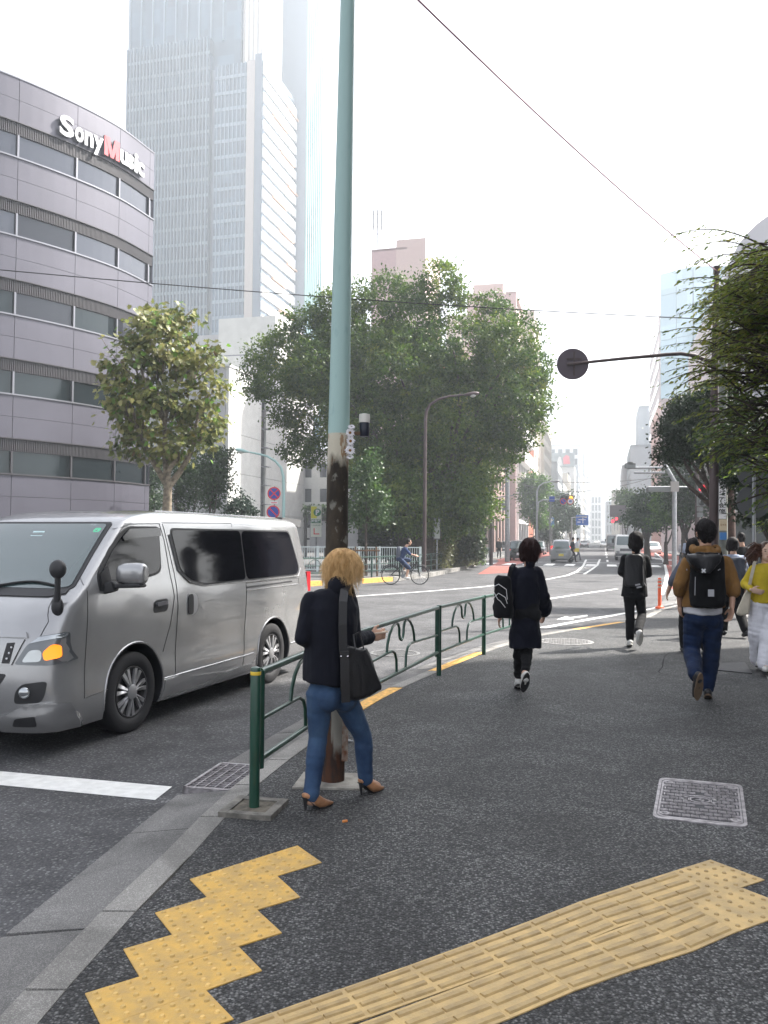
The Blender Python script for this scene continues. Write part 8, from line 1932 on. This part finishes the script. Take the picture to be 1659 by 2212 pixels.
g = MB(); outl = [(1613, 1272), (1624, 1276), (1620, 1300), (1616, 1326), (1600, 1330), (1591, 1326), (1596, 1306), (1604, 1290)]; n = len(outl); V = []
for dz_, s_ in ((-.05, .9), (-.035, 1), (.035, 1), (.05, .9)):
    for a, b2 in outl: V.append(D(1607+(a-1607)*s_, 1304+(b2-1304)*s_, Z5-.05+dz_)-tb_)
g.add(V, [tuple(range(n))[::-1], tuple(range(3*n, 4*n))]+[(i*n+k, i*n+(k+1) % n, (i+1)*n+(k+1) % n, (i+1)*n+k) for i in range(3) for k in range(n)]); fused('pouch', g, M_CANV, tt, .009, 3, .014, 9)
strap('strap', [D(1616, 1280, Z5-.1)-tb_, D(1622, 1250, Z5-.13)-tb_, D(1630, 1216, Z5-.10)-tb_, D(1632, 1212, Z5)-tb_], .035, M_CANV, tt, .006, V3((1, 0, 0)))
# ---- far figures
walker('person in dark clothes with a backpack on the far crossing beside the grey hatchback', 1237, 0, 57, 1.7, M_NAVY, M_BLKC, away=True, ang=1.3, vox=.03, seed=21, stride=.35, shoe=M_BPL)
walker('person in a white shirt striding over the far crossing', 1247, 0, 62, 1.7, M_WHC, M_GRC, away=True, ang=1.2, vox=.03, seed=22, stride=.4, shoe=M_BPL)
g = MB(); c = at_z(1245, 61.6); c.z = .78; g.box((0, 0, 0), (.34, .2, .26)); g.obj('yellow_bag', M_YPL, None, label='yellow bag carried over the crossing by the person in the white shirt', cat='bag').location = c
walker('distant pedestrian in a grey shirt on the right pavement under the trees', 1484, 0, 44, 1.7, M_STR, M_NAVY, away=True, vox=.026, seed=23, shoe=M_BPL)
walker('distant pedestrian in a white top left of the grey-shirted one under the trees', 1474, 0, 50, 1.6, M_WHC, M_NAVY, away=True, vox=.028, seed=24, shoe=M_BPL)
walker('distant pedestrian in black standing by the left kerb near the balconied building', 1078, 0, 66, 1.65, M_BLKC, M_BLKC, away=False, vox=.03, seed=25, shoe=M_BPL)
# ---- cyclist
cz = 29.6; cg = at_z(876, cz, RZ); bkx = V3((1, .12, 0)).normalized()
bi = empty('bicycle', cg, math.atan2(bkx.y, bkx.x), 'dark commuter bicycle ridden along the far lane past the green railing', 'bicycle')
for nm, x in (('wheel', -.52), ('wheel', .52)):
    wl_ = empty('wheel', (x, 0, .33), 0); wl_.parent = bi; g = MB(); n = 32
    for r0, rt_ in ((.32, .018),): g.tube([(r0*math.cos(2*math.pi*k/n), 0, r0*math.sin(2*math.pi*k/n)) for k in range(n+1)], rt_, 8, caps=False); g.obj('tyre', M_RUB, wl_)
    g = MB(); [g.tube([(0, 0, 0), (.31*math.cos(2*math.pi*k/14), 0, .31*math.sin(2*math.pi*k/14))], .004, 4) for k in range(14)]; g.ball((0, 0, 0), .03, 8, 6); g.obj('spokes', M_GALV, wl_)
    g = MB(); g.tube([(.37*math.cos(a), 0, .37*math.sin(a)) for a in [R(20+150*k/10) for k in range(11)]], .014, 6); g.obj('mudguard', M_BPL, wl_)
g = MB(); fr_ = [((-.52, 0, .33), (-.08, 0, .30)), ((-.08, 0, .30), (.42, 0, .78)), ((-.08, 0, .30), (-.20, 0, .82)), ((-.20, 0, .62), (-.52, 0, .33)), ((-.16, 0, .60), (.40, 0, .74)), ((.40, 0, .82), (.52, 0, .33)), ((.40, 0, .8), (.36, 0, 1.0))]
for a, b_ in fr_: g.tube([a, b_], .018, 8)
g.obj('frame', M_BPL, bi); g = MB(); g.tube([(.30, -.26, 1.0), (.37, -.1, 1.02), (.37, .1, 1.02), (.30, .26, 1.0)], .014, 8); g.obj('handlebar', M_BPL, bi)
g = MB(); g.ball((-.22, 0, .86), (.13, .07, .035), 12, 8); g.obj('saddle', M_BPL, bi); g = MB(); g.lathe((-.08, -.02, .30), [(.08, 0), (.08, .01)], 16, axis=V3((0, 1, 0))); g.beam((-.08, -.06, .30), (.05, -.1, .20), .02); g.box((.05, -.13, .19), (.09, .08, .02)); g.obj('crank', M_GALV, bi)
BQ = lambda x, y, z: cg+bkx*x+V3((-bkx.y, bkx.x, 0))*y+V3((0, 0, z))
J = dict(head=BQ(.12, 0, 1.50), neck=BQ(.02, 0, 1.37), shL=BQ(.0, .15, 1.28), shR=BQ(.0, -.15, 1.28), elL=BQ(.16, .22, 1.10), elR=BQ(.14, -.22, 1.08), wrL=BQ(.30, .24, 1.04), wrR=BQ(.30, -.24, 1.04), hpL=BQ(-.2, .09, .92), hpR=BQ(-.2, -.09, .92), hem=BQ(-.18, 0, .90),
         knL=BQ(.14, .1, .86), knR=BQ(.10, -.1, .60), anL=BQ(-.06, .1, .50), anR=BQ(.02, -.12, .27), toeL=BQ(.10, .1, .44), toeR=BQ(.16, -.12, .22), face=bkx)
person('cyclist in a navy top and shorts with a grey backpack riding past the green railing', J, clothm('navy_tee', (.03, .05, .12)), clothm('navy_shorts', (.03, .045, .09)), hair=M_HB, hairstyle='short', vox=.014, sleeve='none', shoe=M_SHW, leg=(.085, .08, .07), bare=1.0, seed=31, fold=.006)
backpack('dark grey backpack worn by the cyclist', BQ(-.17, 0, 1.13), .28, .42, .16, M_GRC, -bkx)
